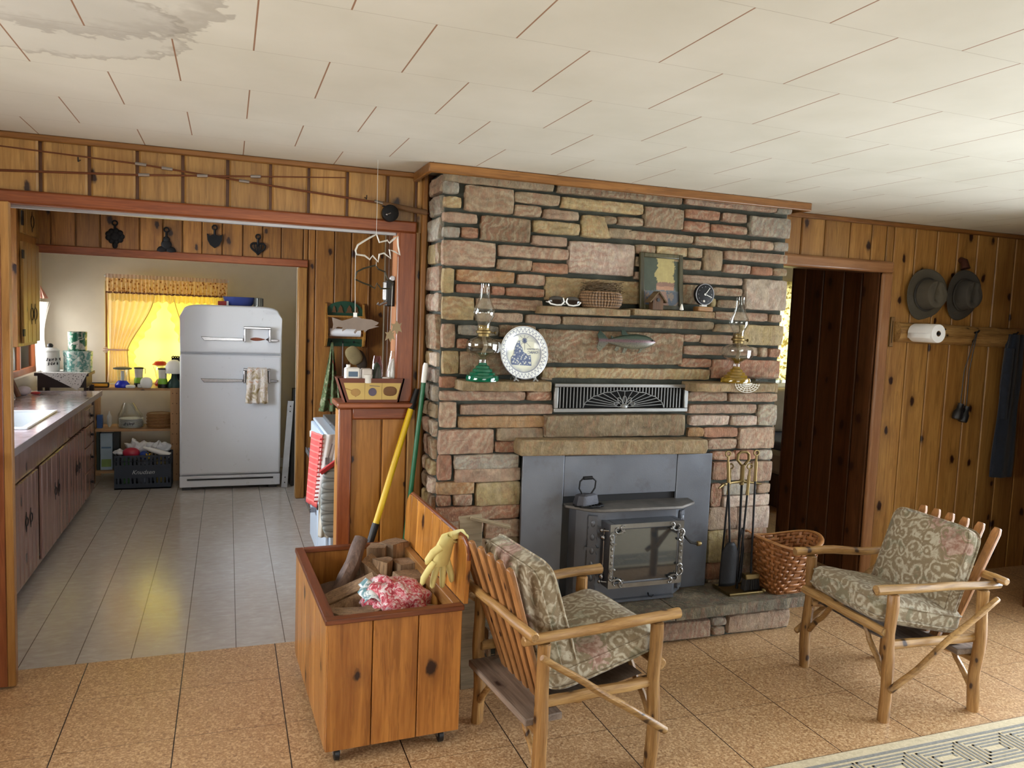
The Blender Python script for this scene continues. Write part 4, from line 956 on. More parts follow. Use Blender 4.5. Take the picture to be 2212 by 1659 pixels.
M().tube([on(A0,A1,.93),on(A0,A1,.99),A1],[.0135,.0135,.009],14).obj('hanging_tip',whitepl,gp_)
# ---------------------------------------------------------------- oil lamps
def thin(name,col,tint=.85):
    n=N(name); out=[x for x in n.t.nodes if x.type=='OUTPUT_MATERIAL'][0]
    tp=n.n('BsdfTransparent'); tp.inputs[0].default_value=col; gl=n.n('BsdfGlossy'); gl.inputs['Roughness'].default_value=.03; mx=n.n('MixShader'); fr=n.n('LayerWeight'); fr.inputs[0].default_value=.28
    n.l(n.math('MULTIPLY_ADD',fr.outputs['Facing'],.75,.06),mx.inputs[0]); n.l(tp.outputs[0],mx.inputs[1]); n.l(gl.outputs[0],mx.inputs[2]); n.l(mx.outputs[0],out.inputs[0]); return n.m
CLEAR=thin('thin_clear_glass',(.90,.92,.90,1))
def oil_lamp(loc,label,basemat,liquid):
    t=thing('oil_lamp',label,'oil lamp',loc,0,'glass oil lamps on the fireplace ledges')
    x,y,z=loc
    M().lathe([(.078,0),(.080,.012),(.076,.026),(.062,.030),(.060,.040),(.050,.044),(.046,.056),(.036,.060),(.032,.070),(.022,.076),(.018,.086)],loc,14).obj('pedestal',basemat,t,smooth=25)
    M().lathe([(.018,.086),(.017,.100),(.024,.112),(.050,.124),(.078,.136),(.083,.150),(.083,.176),(.078,.186),(.055,.198),(.030,.208),(.026,.214)],loc,24,cap=False).obj('font',CLEAR,t,smooth=25)
    M().lathe([(.010,.104),(.022,.114),(.045,.124),(.060,.131)],loc,24).obj('lamp_oil',liquid,t)
    M().lathe([(.028,.210),(.028,.222),(.036,.226),(.036,.236),(.028,.240),(.029,.262),(.024,.264)],loc,20).obj('burner',brass,t)
    M().tube([(x+.02,y,z+.228),(x+.052,y-.01,z+.228)],.003,8).lathe([(.008,0),(.008,.004)],(x+.052,y-.01,z+.228),12,'X').obj('wick_knob',brass,t)
    M().lathe([(.029,.250),(.030,.272),(.038,.288),(.049,.306),(.052,.322),(.047,.345),(.034,.370),(.026,.395),(.023,.430),(.024,.456)],loc,28,cap=False).obj('chimney',CLEAR,t)
    M().tube([(x,y,z+.13),(x+.012,y,z+.16),(x,y,z+.21)],.010,8).obj('wick',plain('lamp_wick','8c7c66',.9),t)
    return t
greenb=N('green_glass_base'); greenb.base((.0,.20,.10,1)); greenb.set(rough=.06,trans=.55,coat=.6); amberb=N('amber_glass_base'); amberb.base((.42,.26,.03,1)); amberb.set(rough=.06,trans=.55,coat=.6)
oil=N('clear_lamp_oil'); oil.base((.62,.50,.30,1)); oil.set(rough=.05,trans=.7)
oil_lamp((1.134,3.485,1.334),'oil lamp with emerald green stepped base on the left fireplace ledge',greenb.m,oil.m)
oil_lamp((2.567,3.485,1.336),'oil lamp with amber yellow base on the right fireplace ledge',amberb.m,amberb.m)
# ---------------------------------------------------------------- plate on easel
pc=V3((1.344,3.492,1.470)); tilt=Matrix.Translation(pc)@Matrix.Rotation(R(-9),4,'X')@Matrix.Rotation(R(6),4,'Z')
pt=thing('souvenir_plate','white plate with a blue printed state map standing on a clear easel','plate',(1.344,3.492,1.335))
q=M().lathe([(.0,-.006),(.086,-.006),(.094,.0),(.126,.010),(.129,.008),(.128,.004),(.094,-.008),(.085,-.014),(0,-.014)],(0,0,0),48,'Y',cap=False)
def plm():
    n=N('blue_printed_china'); tc=n.n('TexCoord'); 
    v=tc.outputs['Object']; mp=n.n('Mapping'); n.l(v,mp.inputs[0]); mp.inputs['Location'].default_value=(0,0,-(.135)); sp=n.n('SeparateXYZ'); n.l(mp.outputs[0],sp.inputs[0])
    r=n.math('SQRT',n.math('ADD',n.math('MULTIPLY',sp.outputs[0],sp.outputs[0]),n.math('MULTIPLY',sp.outputs[2],sp.outputs[2])))
    a=n.math('ARCTAN2',sp.outputs[2],sp.outputs[0]); w=n.math('SINE',n.math('MULTIPLY',a,34.0)); z=n.math('ADD',n.math('MULTIPLY',w,.008),.109)
    d=n.math('ABSOLUTE',n.math('SUBTRACT',r,z)); ink=n.math('LESS_THAN',d,.0032)
    ring=n.math('LESS_THAN',n.math('ABSOLUTE',n.math('SUBTRACT',r,.0935)),.0022); ring2=n.math('LESS_THAN',n.math('ABSOLUTE',n.math('SUBTRACT',r,.124)),.0015)
    nz=n.noise(v,28,5,.6); wash=n.math('MULTIPLY',n.ramp(r,[(.55*.129,(0,0,0)),(.092,(1,1,1))]),n.math('MULTIPLY',n.math('LESS_THAN',r,.092),nz))
    c=n.mix(n.math('MULTIPLY',n.math('LESS_THAN',r,.092),.55),hx('dfe2e0'),hx('d9d8b8')); c=n.mix(wash,c,hx('5a6a94'))
    c=n.mix(n.math('MULTIPLY',n.math('MAXIMUM',ink,n.math('MAXIMUM',ring,ring2)),.75),c,hx('5c6484')); n.base(c); n.set(rough=.12,coat=.5); return n.m
q.xf(tilt); q.obj('plate_body',plm(),pt,smooth=60)
mp_=[(-.030,.056),(-.016,.058),(-.014,.036),(-.004,.022),(-.002,.008),(.006,.000),(.018,-.004),(.024,-.012),(.038,-.008),(.040,-.018),(.042,-.062),(-.066,-.058),(-.068,-.024),(-.054,-.010),(-.050,.008),(-.044,.030)]
q=M(); q.poly([(x,z) for x,z in mp_],.0045,.0062,'xz'); q.xf(tilt)
def mapm():
    n=N('blue_map_print'); v=n.coord(); vo=n.n('TexVoronoi'); vo.inputs['Scale'].default_value=95; n.l(v,vo.inputs['Vector'])
    n.base(n.ramp(n.math('ADD',vo.outputs['Distance'],n.math('MULTIPLY',n.noise(v,60,3),.35)),[(.35,hx('d8d8c4')),(.5,hx('a0a8b4')),(.75,hx('5c6888'))])); n.set(rough=.15); return n.m
q.obj('printed_map',mapm(),pt,smooth=0)
ink=plain('blue_ink','5a6484',.3,var=.02)
q=M()
for i in range(8):
    a=i*math.pi/4; q.beam((.008,.0052,.060),(.008+.045*math.cos(a),.0052,.060+.045*math.sin(a)),.0008,.0008,(0,1,0)); b=a+math.pi/8
    q.beam((.008,.0052,.060),(.008+.014*math.cos(b),.0052,.060+.014*math.sin(b)),.004,.001,(0,1,0))
q.xf(tilt); q.obj('compass_rose',ink,pt,smooth=0)
tr=(R(90-9),0,R(0))
def onpl(x,z): return tilt@V3((x,.004,z))
text('Pictorial Map of',.0105,onpl(.040,.020),tr,ink,pt,.0003,.3); text('IDAHO',.019,onpl(.046,.003),tr,ink,pt,.0003,.3)
q=M()
for s in (-1,1):
    x=1.344+s*.05; q.tube([(x,3.455,1.360),(x,3.450,1.345),(x,3.47,1.348),(x,3.50,1.36),(x,3.535,1.338)],.0035,8); q.tube([(x,3.50,1.36),(x,3.515,1.44)],.003,8); q.tube([(x,3.455,1.347),(x-.012,3.447,1.337)],.0035,8); q.tube([(x,3.455,1.347),(x+.012,3.447,1.337)],.0035,8)
q.tube([(1.294,3.515,1.40),(1.394,3.515,1.40)],.003,8)
ac=N('clear_acrylic'); ac.base((.85,.88,.9,1)); ac.set(rough=.05,trans=.8); q.obj('easel',ac.m,pt)
# ---------------------------------------------------------------- shelf things
sg=thing('sunglasses','white framed dark sunglasses folded on the upper stone shelf','sunglasses',(1.545,3.49,1.701))
wf=plain('white_frame','f0f0ee',.3,var=.01); lens=N('dark_lens'); lens.base((.02,.015,.012,1)); lens.set(rough=.05,coat=.8)
for s in (-1,1):
    q=M(); q.sphere((1.545+s*.042,3.492,1.728),(.040,.007,.023),18,10,.8); q.obj('lens',lens.m,sg)
    q=M(); q.tube([(1.545+s*.006,3.483,1.722),(1.545+s*.020,3.480,1.708),(1.545+s*.045,3.480,1.706),(1.545+s*.075,3.484,1.712),(1.545+s*.086,3.49,1.724)],.0042,8)
    q.tube([(1.545+s*.004,3.483,1.722),(1.545+s*.012,3.480,1.742)],.003,8); q.tube([(1.545+s*.086,3.49,1.720),(1.545+s*.080,3.53,1.722),(1.545+s*.02,3.545,1.712)],.003,8); q.obj('frame',wf,sg)
def weave(name,h1,h2,su=26,sv=22):
    n=N(name); v=n.coord(); ck=n.n('TexWave',wave_type='BANDS',bands_direction='Z'); ck.inputs['Scale'].default_value=sv; n.l(v,ck.inputs[0]); k2=n.n('TexWave',wave_type='RINGS',rings_direction='Z'); k2.inputs['Scale'].default_value=su; n.l(v,k2.inputs[0])
    f=n.math('MULTIPLY_ADD',ck.outputs['Fac'],.6,n.math('MULTIPLY',n.noise(v,60,3),.5)); n.base(n.ramp(f,[(.2,hx(h2)),(.8,hx(h1))])); n.set(rough=.6); n.bump(f,.6,.006); return n.m
bk=thing('nest_basket','small brown coil basket with a twig nest in it on the upper shelf','basket',(1.752,3.51,1.701))
q=M()
for i in range(40):
    a=2*math.pi*i/40; c,s=math.cos(a),math.sin(a); q.tube([(1.752+r*c,3.51+r*s*.45,1.701+z) for r,z in ((.088,.002),(.106,.02),(.112,.045),(.106,.068),(.098,.078))],.0075,6)
for z,r in ((.004,.09),(.078,.10),(.040,.108)): q.tube([(1.752+r*math.cos(t),3.51+r*.45*math.sin(t),1.701+z) for t in [2*math.pi*i/32 for i in range(32)]],.006,6,closed=True)
q.lathe([(.0,.004),(.08,.004),(.098,.04),(.092,.07)],(1.752,3.51,1.701),24,'Z',False,1,.45); q.obj('basket_wall',weave('brown_wicker','86684a','4c3826'),bk)
q=M(); nr=random.Random(5)
for i in range(110):
    a=nr.uniform(0,6.28); r=nr.uniform(.05,.105); z=1.775+nr.uniform(-.004,.05); l=nr.uniform(.03,.07); b=a+1.57+nr.uniform(-.5,.5)
    c=V3((1.752+r*math.cos(a),3.51+r*.42*math.sin(a),z)); d=V3((math.cos(b)*l,math.sin(b)*l*.45,nr.uniform(-.012,.018))); q.tube([c-d,c+V3((0,0,.006)),c+d],.0016,5)
q.obj('twig_nest',plain('dry_twigs','5c4a34',.95,var=.4),bk)
pf=thing('framed_painting','framed painting of trees and a sunset lake leaning on the chimney','painting',(2.105,3.50,1.706))
tm=Matrix.Translation((2.108,3.525,1.706))@Matrix.Rotation(R(-6),4,'X')@Matrix.Rotation(R(2),4,'Z')
w_,h_=.130,.292
q=M(); q.box(-w_,-w_+.024,-.012,.006,0,h_); q.box(w_-.024,w_,-.012,.006,0,h_); q.box(-w_+.024,w_-.024,-.012,.006,0,.024); q.box(-w_+.024,w_-.024,-.012,.006,h_-.024,h_); q.xf(tm); q.obj('frame',wood('greenish_old_frame','5c5638','2e2a1c',knots=0),pf,bevel=.004)
q=M(); nu,nv=60,72; base=q.grid(lambda u,v: tm@V3((-w_+.022+(2*w_-.044)*u,-.002,.022+(h_-.044)*v)),nu,nv); q.c=[]
for i in range(nu):
    for j in range(nv):
        u,v=i/(nu-1),j/(nv-1); nz=mn.noise(V3((u*7,v*7,2)))*.5+mn.noise(V3((u*22,v*22,5)))*.4
        col=hx('a09260') if v>.45 else hx('5c6468')
        if .40<v+.04*nz<.50: col=hx('7c5e50')
        if .33<v+.04*nz<.41 and .35<u<.85: col=hx('a07860')
        if u<.36+.20*nz and v>.30: col=hx('3c4438')
        if u>.88+.15*nz and v>.32: col=hx('3c4438')
        if v+.10*nz<.30: col=hx('48505c') if nz>-.1 else hx('7c6c60')
        if v<.30 and abs(u-.62+.25*v)<.09+.06*nz: col=hx('86685a')
        k=1+.25*nz; q.c.append((col[0]*k,col[1]*k,col[2]*k,1))
pm=N('oil_painting'); at=pm.n('Attribute',attribute_name='Col'); pm.base(at.outputs['Color']); pm.set(rough=.35); q.obj('canvas',pm.m,pf,smooth=0)
bh=thing('toy_birdhouse','tiny wooden birdhouse in front of the framed painting','birdhouse',(2.048,3.475,1.706))
bwod=wood('birdhouse_wood','684628','402a18',knots=0,rough=.7)
q=M(); q.poly([(2.018,1.706),(2.078,1.706),(2.078,1.755),(2.048,1.792),(2.018,1.755)],3.455,3.495,'xz'); q.obj('house_body',bwod,bh)
for s in (-1,1):
    q=M(); q.beam((2.048,3.475,1.797),(2.048+s*.048,3.475,1.742),.055,.006,(0,1,0) if False else (0,0,1)); q.obj('roof_board',wood('roof_bark','6c5638','443420',axis='Y',knots=0,rough=.8),bh)
M().lathe([(.009,0),(.009,.003)],(2.048,3.4545,1.755),16,'Y').obj('entrance_hole',black,bh)
M().lathe([(.002,0),(.011,.004),(.007,.02),(.002,.034)],(2.20,3.475,1.707),12).obj('cone_ornament',whitepl).__setitem__('label','tiny white pointed ornament right of the birdhouse'); bpy.data.objects['cone_ornament']['category']='ornament'
rl=thing('reel_clock','black fly reel clock standing on a small wooden block','clock',(2.345,3.50,1.706))
q=B(2.302,2.392,3.475,3.53,1.706,1.733); q.obj('wood_block',wood('block_wood','a87c4c','845a30',axis='X',knots=0),rl,bevel=.005)
M().lathe([(.05,-.012),(.056,-.010),(.056,.012),(.05,.014)],(2.345,3.50,1.797),32,'Y').obj('reel_body',iron,rl)
q=M(); q.tube([(2.345+.054*math.cos(t),3.488,1.797+.054*math.sin(t)) for t in [2*math.pi*i/36 for i in range(36)]],.0022,6,closed=True)
for i in range(12):
    t=i*math.pi/6; q.sphere((2.345+.040*math.cos(t),3.487,1.797+.040*math.sin(t)),.0022,6,5)
q.obj('reel_rim',steel,rl)
q=M(); q.beam((2.345,3.484,1.797),(2.372,3.484,1.832),.003,.002,(0,1,0)); q.beam((2.345,3.484,1.797),(2.385,3.484,1.782),.003,.002,(0,1,0)); q.lathe([(.006,0),(.006,.003)],(2.345,3.486,1.797),12,'Y'); q.obj('clock_hand',whitepl,rl)
q=M(); q.sphere((2.338,3.484,1.762),(.006,.005,.006)); q.box(2.33,2.362,3.49,3.51,1.732,1.742); q.obj('reel_knob',whitepl,rl)
o=B(2.67,2.838,3.45,3.54,1.336,1.366).obj('display_box',thin('clear_plastic_box',(.75,.78,.78,1)),bevel=.002); tag(o,'flat clear plastic box at the right end of the right ledge','box')
q=M()
for s in range(4):
    r=.028+s*.016
    q.tube([(2.60+r*math.cos(t),3.45+.0,1.338-max(0,0)-.0) if False else (2.60+r*math.cos(t),3.4275-.0008*s,1.335-r*.62*math.sin(t)) for t in [math.pi*i/14 for i in range(15)]],.0016,5)
for i in range(9): a=math.pi*(i+.5)/9; q.tube([(2.60,3.427,1.335),(2.60+.08*math.cos(a),3.424,1.335-.048*math.sin(a))],.0013,5)
q.lathe([(.0,0),(.07,0),(.07,.0012),(0,.0012)],(2.585,3.478,1.3355),24,cap=False)
o=q.obj('lace_doily',plain('white_lace','e4e2da',.9)); tag(o,'white lace doily hanging over the ledge edge below the amber lamp','doily')
# ---------------------------------------------------------------- trout ornament on the chimney
def fish_body(length,height,thick,mat_name,cols):
    q=M(); prof=[(0,.02),(.04,.30),(.10,.58),(.20,.86),(.35,1.0),(.5,.95),(.65,.75),(.78,.48),(.88,.30),(.93,.27)]
    vs=[]; n=16
    for t,h in prof:
        for k in range(n):
            a=2*math.pi*k/n; vs.append(V3((length*(.5-t),thick*h**.8*math.cos(a)*.5,height*.5*h*math.sin(a))))
    fs=[(i*n+k,i*n+(k+1)%n,(i+1)*n+(k+1)%n,(i+1)*n+k) for i in range(len(prof)-1) for k in range(n)]+[tuple(range(n)),tuple((len(prof)-1)*n+k for k in range(n))]
    q.add(vs,fs); return q
tf=thing('trout_ornament','painted metal trout mounted on the wide brown stone','ornament',(1.93,3.535,1.54))
def troutm():
    n=N('painted_trout'); tc=n.n('TexCoord'); sp=n.n('SeparateXYZ'); n.l(tc.outputs['Object'],sp.inputs[0]); z=sp.outputs[2]
    c=n.ramp(n.math('MULTIPLY_ADD',z,9.0,.5),[(.15,hx('6c6c5c')),(.42,hx('646058')),(.50,hx('6e5058')),(.62,hx('3c4a3e')),(.95,hx('2c3a30'))]); vo=n.n('TexVoronoi'); vo.inputs['Scale'].default_value=130; n.l(tc.outputs['Object'],vo.inputs['Vector'])
    c=n.mix(n.math('MULTIPLY',n.math('LESS_THAN',vo.outputs['Distance'],.28),.6),c,hx('26302c')); n.base(c); n.set(rough=.28,metal=.3); return n.m
TM=troutm()
q=fish_body(.31,.078,.028,'',None); q.xf(Matrix.Translation((1.935,3.53,1.538))); q.obj('fish_body',TM,tf)
fins=[('tail_fin',[(1.812,1.550),(1.765,1.592),(1.752,1.570),(1.762,1.538),(1.750,1.505),(1.766,1.484),(1.812,1.526)]),('dorsal_fin',[(1.955,1.572),(1.925,1.574),(1.900,1.600),(1.885,1.594),(1.89,1.570)]),('belly_fin',[(1.86,1.512),(1.88,1.508),(1.865,1.486),(1.85,1.494)]),('belly_fin',[(1.925,1.502),(1.905,1.505),(1.895,1.480),(1.91,1.478)]),('pectoral_fin',[(2.02,1.512),(2.0,1.508),(1.985,1.478),(2.0,1.482)]),('adipose_fin',[(1.845,1.556),(1.83,1.554),(1.828,1.566)])]
for nm,p in fins: M().poly(p,3.526,3.532,'xz').obj(nm,TM,tf,smooth=0)
M().sphere((2.065,3.518,1.546),.005,10,8).obj('eye',black,tf)
# ---------------------------------------------------------------- fire tools
FT=V3((2.612,3.42,.207))
sd=thing('fire_tool_stand','brass and black fire tool stand on the right of the hearth','fire tool stand',tuple(FT))
q=M(); q.box(2.505,2.725,3.335,3.485,.207,.216); q.tube([(2.505,3.335,.219),(2.725,3.335,.219),(2.725,3.485,.219),(2.505,3.485,.219)],.007,8,closed=True); q.sphere((2.722,3.338,.224),.013); q.obj('base_tray',brass,sd,bevel=.003)
M().tube([(2.612,3.42,.21),(2.600,3.42,.82)],.0065,10).obj('stand_pole',iron,sd)
q=M(); q.tube([(2.60,3.42,.79),(2.60,3.42,.90)],.012,8); hb=[(.012,.90),(.036,.925),(.034,.955),(.018,.968),(-.018,.968),(-.034,.955),(-.036,.925),(-.012,.90)]; q.tube([(2.60+a,3.42,b) for a,b in hb],.008,8); q.obj('stand_handle',brass,sd)
q=M(); q.tube([(2.42,3.37,.788),(2.46,3.39,.802),(2.53,3.41,.806),(2.60,3.42,.808),(2.66,3.42,.80),(2.72,3.41,.792)],[.004,.008,.007,.010,.007,.004],8); q.sphere((2.60,3.42,.81),(.02,.012,.014)); q.obj('tool_hanger',brass,sd)
def tool(name,label,top,bot,head):
    t=thing(name,label,'fire tool',(bot[0],bot[1],.22),0,'fire tools on the brass stand')
    a,b=V3(top),V3(bot); u=(b-a).normalized()
    M().tube([a+u*.16,b],.0055,8).obj('shaft',iron,t)
    q=M(); q.tube([a+u*.03,a+u*.06,a+u*.07,a+u*.14,a+u*.17],[.005,.006,.009,.008,.010],8)
    q.tube([a+u*.03+V3((.016*math.cos(s),0,.014*math.sin(s)+.014)) for s in [2*math.pi*i/10 for i in range(10)]],.0045,6,closed=True); q.obj('grip',brass,t)
    head(t,b,u); return t
def shovel(t,b,u):
    q=M(); q.grid(lambda s,v: V3((b.x+(.052*(math.sin(math.pi*min(.5,v*1.2+.12)))*(2*s-1)),b.y-.018+.012*(2*s-1)**2+.01*v,b.z+.02-.24*v)),14,14); q.obj('shovel_blade',iron,t,smooth=60,solid=.004)
def brush(t,b,u):
    q=M(); q.box(b.x-.045,b.x+.045,b.y-.022,b.y+.022,b.z-.030,b.z); q.obj('brush_cap',brass,t,bevel=.006)
    q=M(); br=random.Random(2)
    for i in range(150):
        x=br.uniform(-.042,.042); y=br.uniform(-.02,.02); q.tube([(b.x+x,b.y+y,b.z-.028),(b.x+x*1.25,b.y+y*1.25,b.z-.087)],.0022,4)
    q.obj('bristles',black,t).__setitem__('kind','stuff')
def pokerh(t,b,u):
    M().tube([b,b+V3((0,0,-.03)),b+V3((.02,-.006,-.02)),b+V3((.03,-.008,.01))],[.0055,.005,.004,.001],8).obj('poker_hook',iron,t)
def tongs(t,b,u):
    q=M()
    for s in (-1,1): q.tube([b+V3((0,0,.30)),b+V3((s*.018,0,.18)),b+V3((s*.012,0,.03)),b+V3((s*.002,0,0))],.0042,6)
    q.obj('tong_arm',iron,t)
tool('fire_shovel','black fire shovel with scalloped blade, leftmost on the tool stand',(2.468,3.378,.985),(2.515,3.375,.475),shovel)
tool('hearth_brush','black bristled hearth brush with brass cap on the tool stand',(2.655,3.385,.985),(2.662,3.375,.312),brush)
tool('fire_tongs','black fire tongs hanging low in the middle of the tool stand',(2.625,3.392,.91),(2.60,3.392,.26),tongs)
tool('fire_poker','black fire poker right behind the shovel on the tool stand',(2.55,3.455,.90),(2.53,3.462,.28),pokerh)
# ---------------------------------------------------------------- splint basket at the hearth end
wb_=thing('splint_basket','large woven splint basket with rim, standing at the right end of the hearth','basket',(2.865,3.385,.207))
def bkf(a,v,off=0):
    # square base growing into an oval rim
    bx,by=.10,.09; tx,ty=.185,.15; e=.45+.5*v
    c,s=math.cos(a),math.sin(a); sg=lambda x: math.copysign(abs(x)**e,x)
    rx=bx+(tx-bx)*(v**.8); ry=by+(ty-by)*(v**.8); z=.212+(.275+.02*math.cos(a*2))*v
    return V3((2.862+.035*v+(rx+off)*sg(c),3.385+(ry+off)*sg(s),z))
spl=wood('woven_splints','b87c48','8e5628',knots=0,rough=.45,var=.3); q=M(); rows,nst=13,30
for r_ in range(rows):
    v=(r_+.5)/rows
    pts=[]
    for k in range(nst*4):
        a=2*math.pi*k/(nst*4); off=.0055*(1 if math.sin(a*nst/2+math.pi*(r_%2))>0 else -1)*min(1,abs(math.sin(a*nst/2))*2.2)
        pts.append((a,off))
    dv=.42/rows; vs=[]; n=len(pts)
    for a,off in pts: vs+= [bkf(a,v-dv,off),bkf(a,v+dv,off)]
    fs=[(2*i,2*((i+1)%n),2*((i+1)%n)+1,2*i+1) for i in range(n)]
    q.add(vs,fs)
q.obj('weavers',spl,wb_,smooth=60,solid=.003)
q=M()
for k in range(nst):
    a=2*math.pi*(k+.5)/nst*1.0
    q.add([bkf(a-.07,0),bkf(a+.07,0),bkf(a+.05,.5),bkf(a+.05,1),bkf(a-.05,1),bkf(a-.05,.5)],[(0,1,2,5),(5,2,3,4)])
q.poly([tuple(bkf(2*math.pi*i/24,0))[:2] for i in range(24)],.208,.213,'xy'); q.obj('stakes',spl,wb_,smooth=0,solid=.002)
q=M(); q.tube([bkf(2*math.pi*k/48,1.0,.004) for k in range(48)],.013,8,closed=True,flat=.5); q.obj('rim_hoop',wood('rim_splint','c08a54','9a6434',axis='X',knots=0),wb_,smooth=60)
q=M(); q.tube([bkf(2.6+.0*k,.98,.012)+V3((-.01-.02*math.sin(k*.5),.01*k-.03,.01+.018*math.sin(k*.5))) for k in range(7)],.008,8,flat=.5); q.obj('handle',spl,wb_)
# ---------------------------------------------------------------- rug
rg=thing('area_rug','beige woven area rug with a grey blue key border','rug',(2.9,1.4,0))
q=B(1.15,4.5,.5,2.232,.0,.012); q.obj('rug_field',cloth('beige_rug',[(.35,hx('b0a07c')),(.65,hx('c8b894'))],60,.95,.5),rg,bevel=.004)
kb=cloth('grey_blue_border',[(.35,hx('66645e')),(.65,hx('7e7c74'))],80,.95,.5)
q=M(); zz=(.012,.0135)
def ln(x0,y0,x1,y1,w=.008):
    q.box(min(x0,x1)-w/2,max(x0,x1)+w/2,min(y0,y1)-w/2,max(y0,y1)+w/2,*zz)
y1b,y0b=2.165,1.995; ln(1.2,y1b+.012,4.45,y1b+.012,.014); ln(1.2,y0b-.012,4.45,y0b-.012,.014)
x=1.22; k=0
while x<4.3:
    w=.235; 
    for i in range(4):
        g=.018*i; yy0,yy1=y0b+.012+g,y1b-.012-g
        if yy1-yy0<.01: break
        a,b=x+g*1.25,x+w-g*1.25
        if (k+i)%2==0: ln(a,yy0,b,yy0,.009); ln(a,yy0,a,yy1,.009); ln(a,yy1,b,yy1,.009); ln(b,yy0+.02,b,yy1,.009)
        else: ln(a,yy0,b,yy0,.009); ln(b,yy0,b,yy1,.009); ln(a,yy1,b,yy1,.009); ln(a,yy0,a,yy1-.02,.009)
    x+=w+.02; k+=1
q.obj('key_border',kb,rg,smooth=0)
# ---------------------------------------------------------------- wall things, right side
def hat(loc,label,h,rx,rz,cr,cz,dp,tilt_):
    t=thing('felt_hat',label,'hat',tuple(loc)); q=M(); fm=plain('felt_'+h,h,.95,var=.1,bump=.2,bscale=150); fm2=plain('hat_band_'+h,'2a2620',.7)
    nr_,na=10,48
    def f(u,v):
        a=2*math.pi*u; s=.52+.48*v; wv=.012*math.sin(2*a+.6)*v
        return V3((rx*s*math.cos(a),-.010-wv-.018*v*v*math.cos(a-2.2),rz*s*math.sin(a)))
    q.grid(f,na,nr_,cu=True); q.xf(Matrix.Translation(loc)@Matrix.Rotation(tilt_,4,'Y')); q.obj('brim',fm,t,smooth=80,solid=.004)
    q=M()
    def g(u,v):
        a=2*math.pi*u; 
        if v<.6: s=1-.14*(v/.6); y=-dp*.86*(v/.6)
        else: w=(v-.6)/.4; s=.86*math.cos(w*math.pi/2)**.75 if w<1 else 0; y=-dp*(.86+.14*math.sin(w*math.pi/2))
        x=rx*.56*s*math.cos(a); z=rz*.60*s*math.sin(a)
        tp=max(0,(v-.45)/.55); y2=y+.034*tp*math.exp(-(x/.022)**2)*(1 if z>-.05 else .3)
        for sx in (-1,1): q2=math.exp(-((x-sx*.050)/.026)**2-((z-.045)/.035)**2); y2+=.020*q2*tp; x-=sx*.012*q2*tp
        return V3((x,y2-.010,z))
    q.grid(g,na,22,cu=True); q.xf(Matrix.Translation(loc)@Matrix.Rotation(tilt_,4,'Y')); q.obj('crown',fm,t,smooth=80)
    q=M(); q.tube([V3((rx*.565*math.cos(a),-.022,rz*.605*math.sin(a))) for a in [2*math.pi*i/40 for i in range(40)]],.010,8,closed=True,flat=.4); q.xf(Matrix.Translation(loc)@Matrix.Rotation(tilt_,4,'Y')); q.obj('hat_band',fm2,t,smooth=80)
    return t
hat(V3((4.235,D-.012,1.888)),'olive grey felt hat with creased crown, the left hat on the wall','4c463a',.175,.165,.1,.1,.105,R(12))
hat(V3((4.545,D-.022,1.898)),'darker felt hat, the right hat on the wall, under a wooden peg','3a3630',.155,.165,.1,.1,.10,R(12))
M().tube([(4.535,D-.002,2.13),(4.535,D-.03,2.12),(4.535,D-.045,2.07)],[.02,.024,.03],12).obj('hat_peg',wood('dark_peg','4a2418','2e140c',knots=0)); tag(bpy.data.objects['hat_peg'],'dark round wooden peg above the right hat','peg')
lrk=thing('log_peg_rail','rough split log rail mounted on the wall below the hats','coat rail',(4.57,D-.03,1.575))
q=M(); nx=44; 
def lf(u,v):
    x=4.02+1.12*u; a=math.pi*v; rz=.066+.010*mn.noise(V3((x*6,2,v*2)))+.004*mn.noise(V3((x*25,5,v*4))); ry=.052
    return V3((x,D-.001-ry*math.sin(a)**.6,1.640+rz*math.cos(a)-.012*u))
q.grid(lf,nx,14); q.add([lf(0,j/13) for j in range(14)],[tuple(range(14))]); q.obj('split_log',logX,lrk,smooth=60)
for x in (4.12,4.36,4.66,5.02): M().tube([(x,D-.045,1.655),(x,D-.075,1.660),(x,D-.085,1.672)],.006,8).obj('peg',iron,lrk)
pr=thing('paper_towel_roll','white paper towel roll on the near end of the log rail','paper towel roll',(4.125,3.69,1.58))
def rollm():
    n=N('white_tissue'); v=n.coord(); n.base(hx('eceeee')); n.set(rough=.9); n.bump(n.noise(v,90,2),.2,.002); return n.m
q=M().lathe([(.018,-.09),(.056,-.09),(.058,-.085),(.058,.085),(.056,.09),(.018,.09)],(4.120,3.685,1.640),36,'Y',False); q.obj('paper',rollm(),pr)
q=M().lathe([(.018,-.09),(.018,.09),(.0165,.09),(.0165,-.09)],(4.120,3.685,1.640),20,'Y',False); q.obj('core',plain('brown_core','8a7458',.9),pr); 
q=M(); q.grid(lambda u,v: V3((4.120-.058-.0005-.006*u*math.sin(u*3),3.60+.17*v,1.640-.035*u)),8,4); q.obj('loose_sheet',rollm(),pr,smooth=60,solid=.001)
M().tube([(4.120,D-.03,1.640),(4.120,3.585,1.640)],.008,8).obj('holder_peg',black,pr)
bn=thing('binoculars','black binoculars hanging by a strap from the log rail','binoculars',(4.61,3.80,1.05))
q=M()
for s in (-1,1): q.lathe([(.026,-.05),(.030,-.04),(.030,.0),(.020,.02),(.018,.05),(.021,.058)],(4.612+s*.030,3.795,1.115),16,'Z')
q.box(4.59,4.634,3.785,3.805,1.10,1.15); q.xf(Matrix.Translation((4.612,3.79,1.115))@Matrix.Rotation(R(18),4,'Y')@Matrix.Translation((-4.612,-3.79,-1.115))); q.obj('barrels',black,bn)
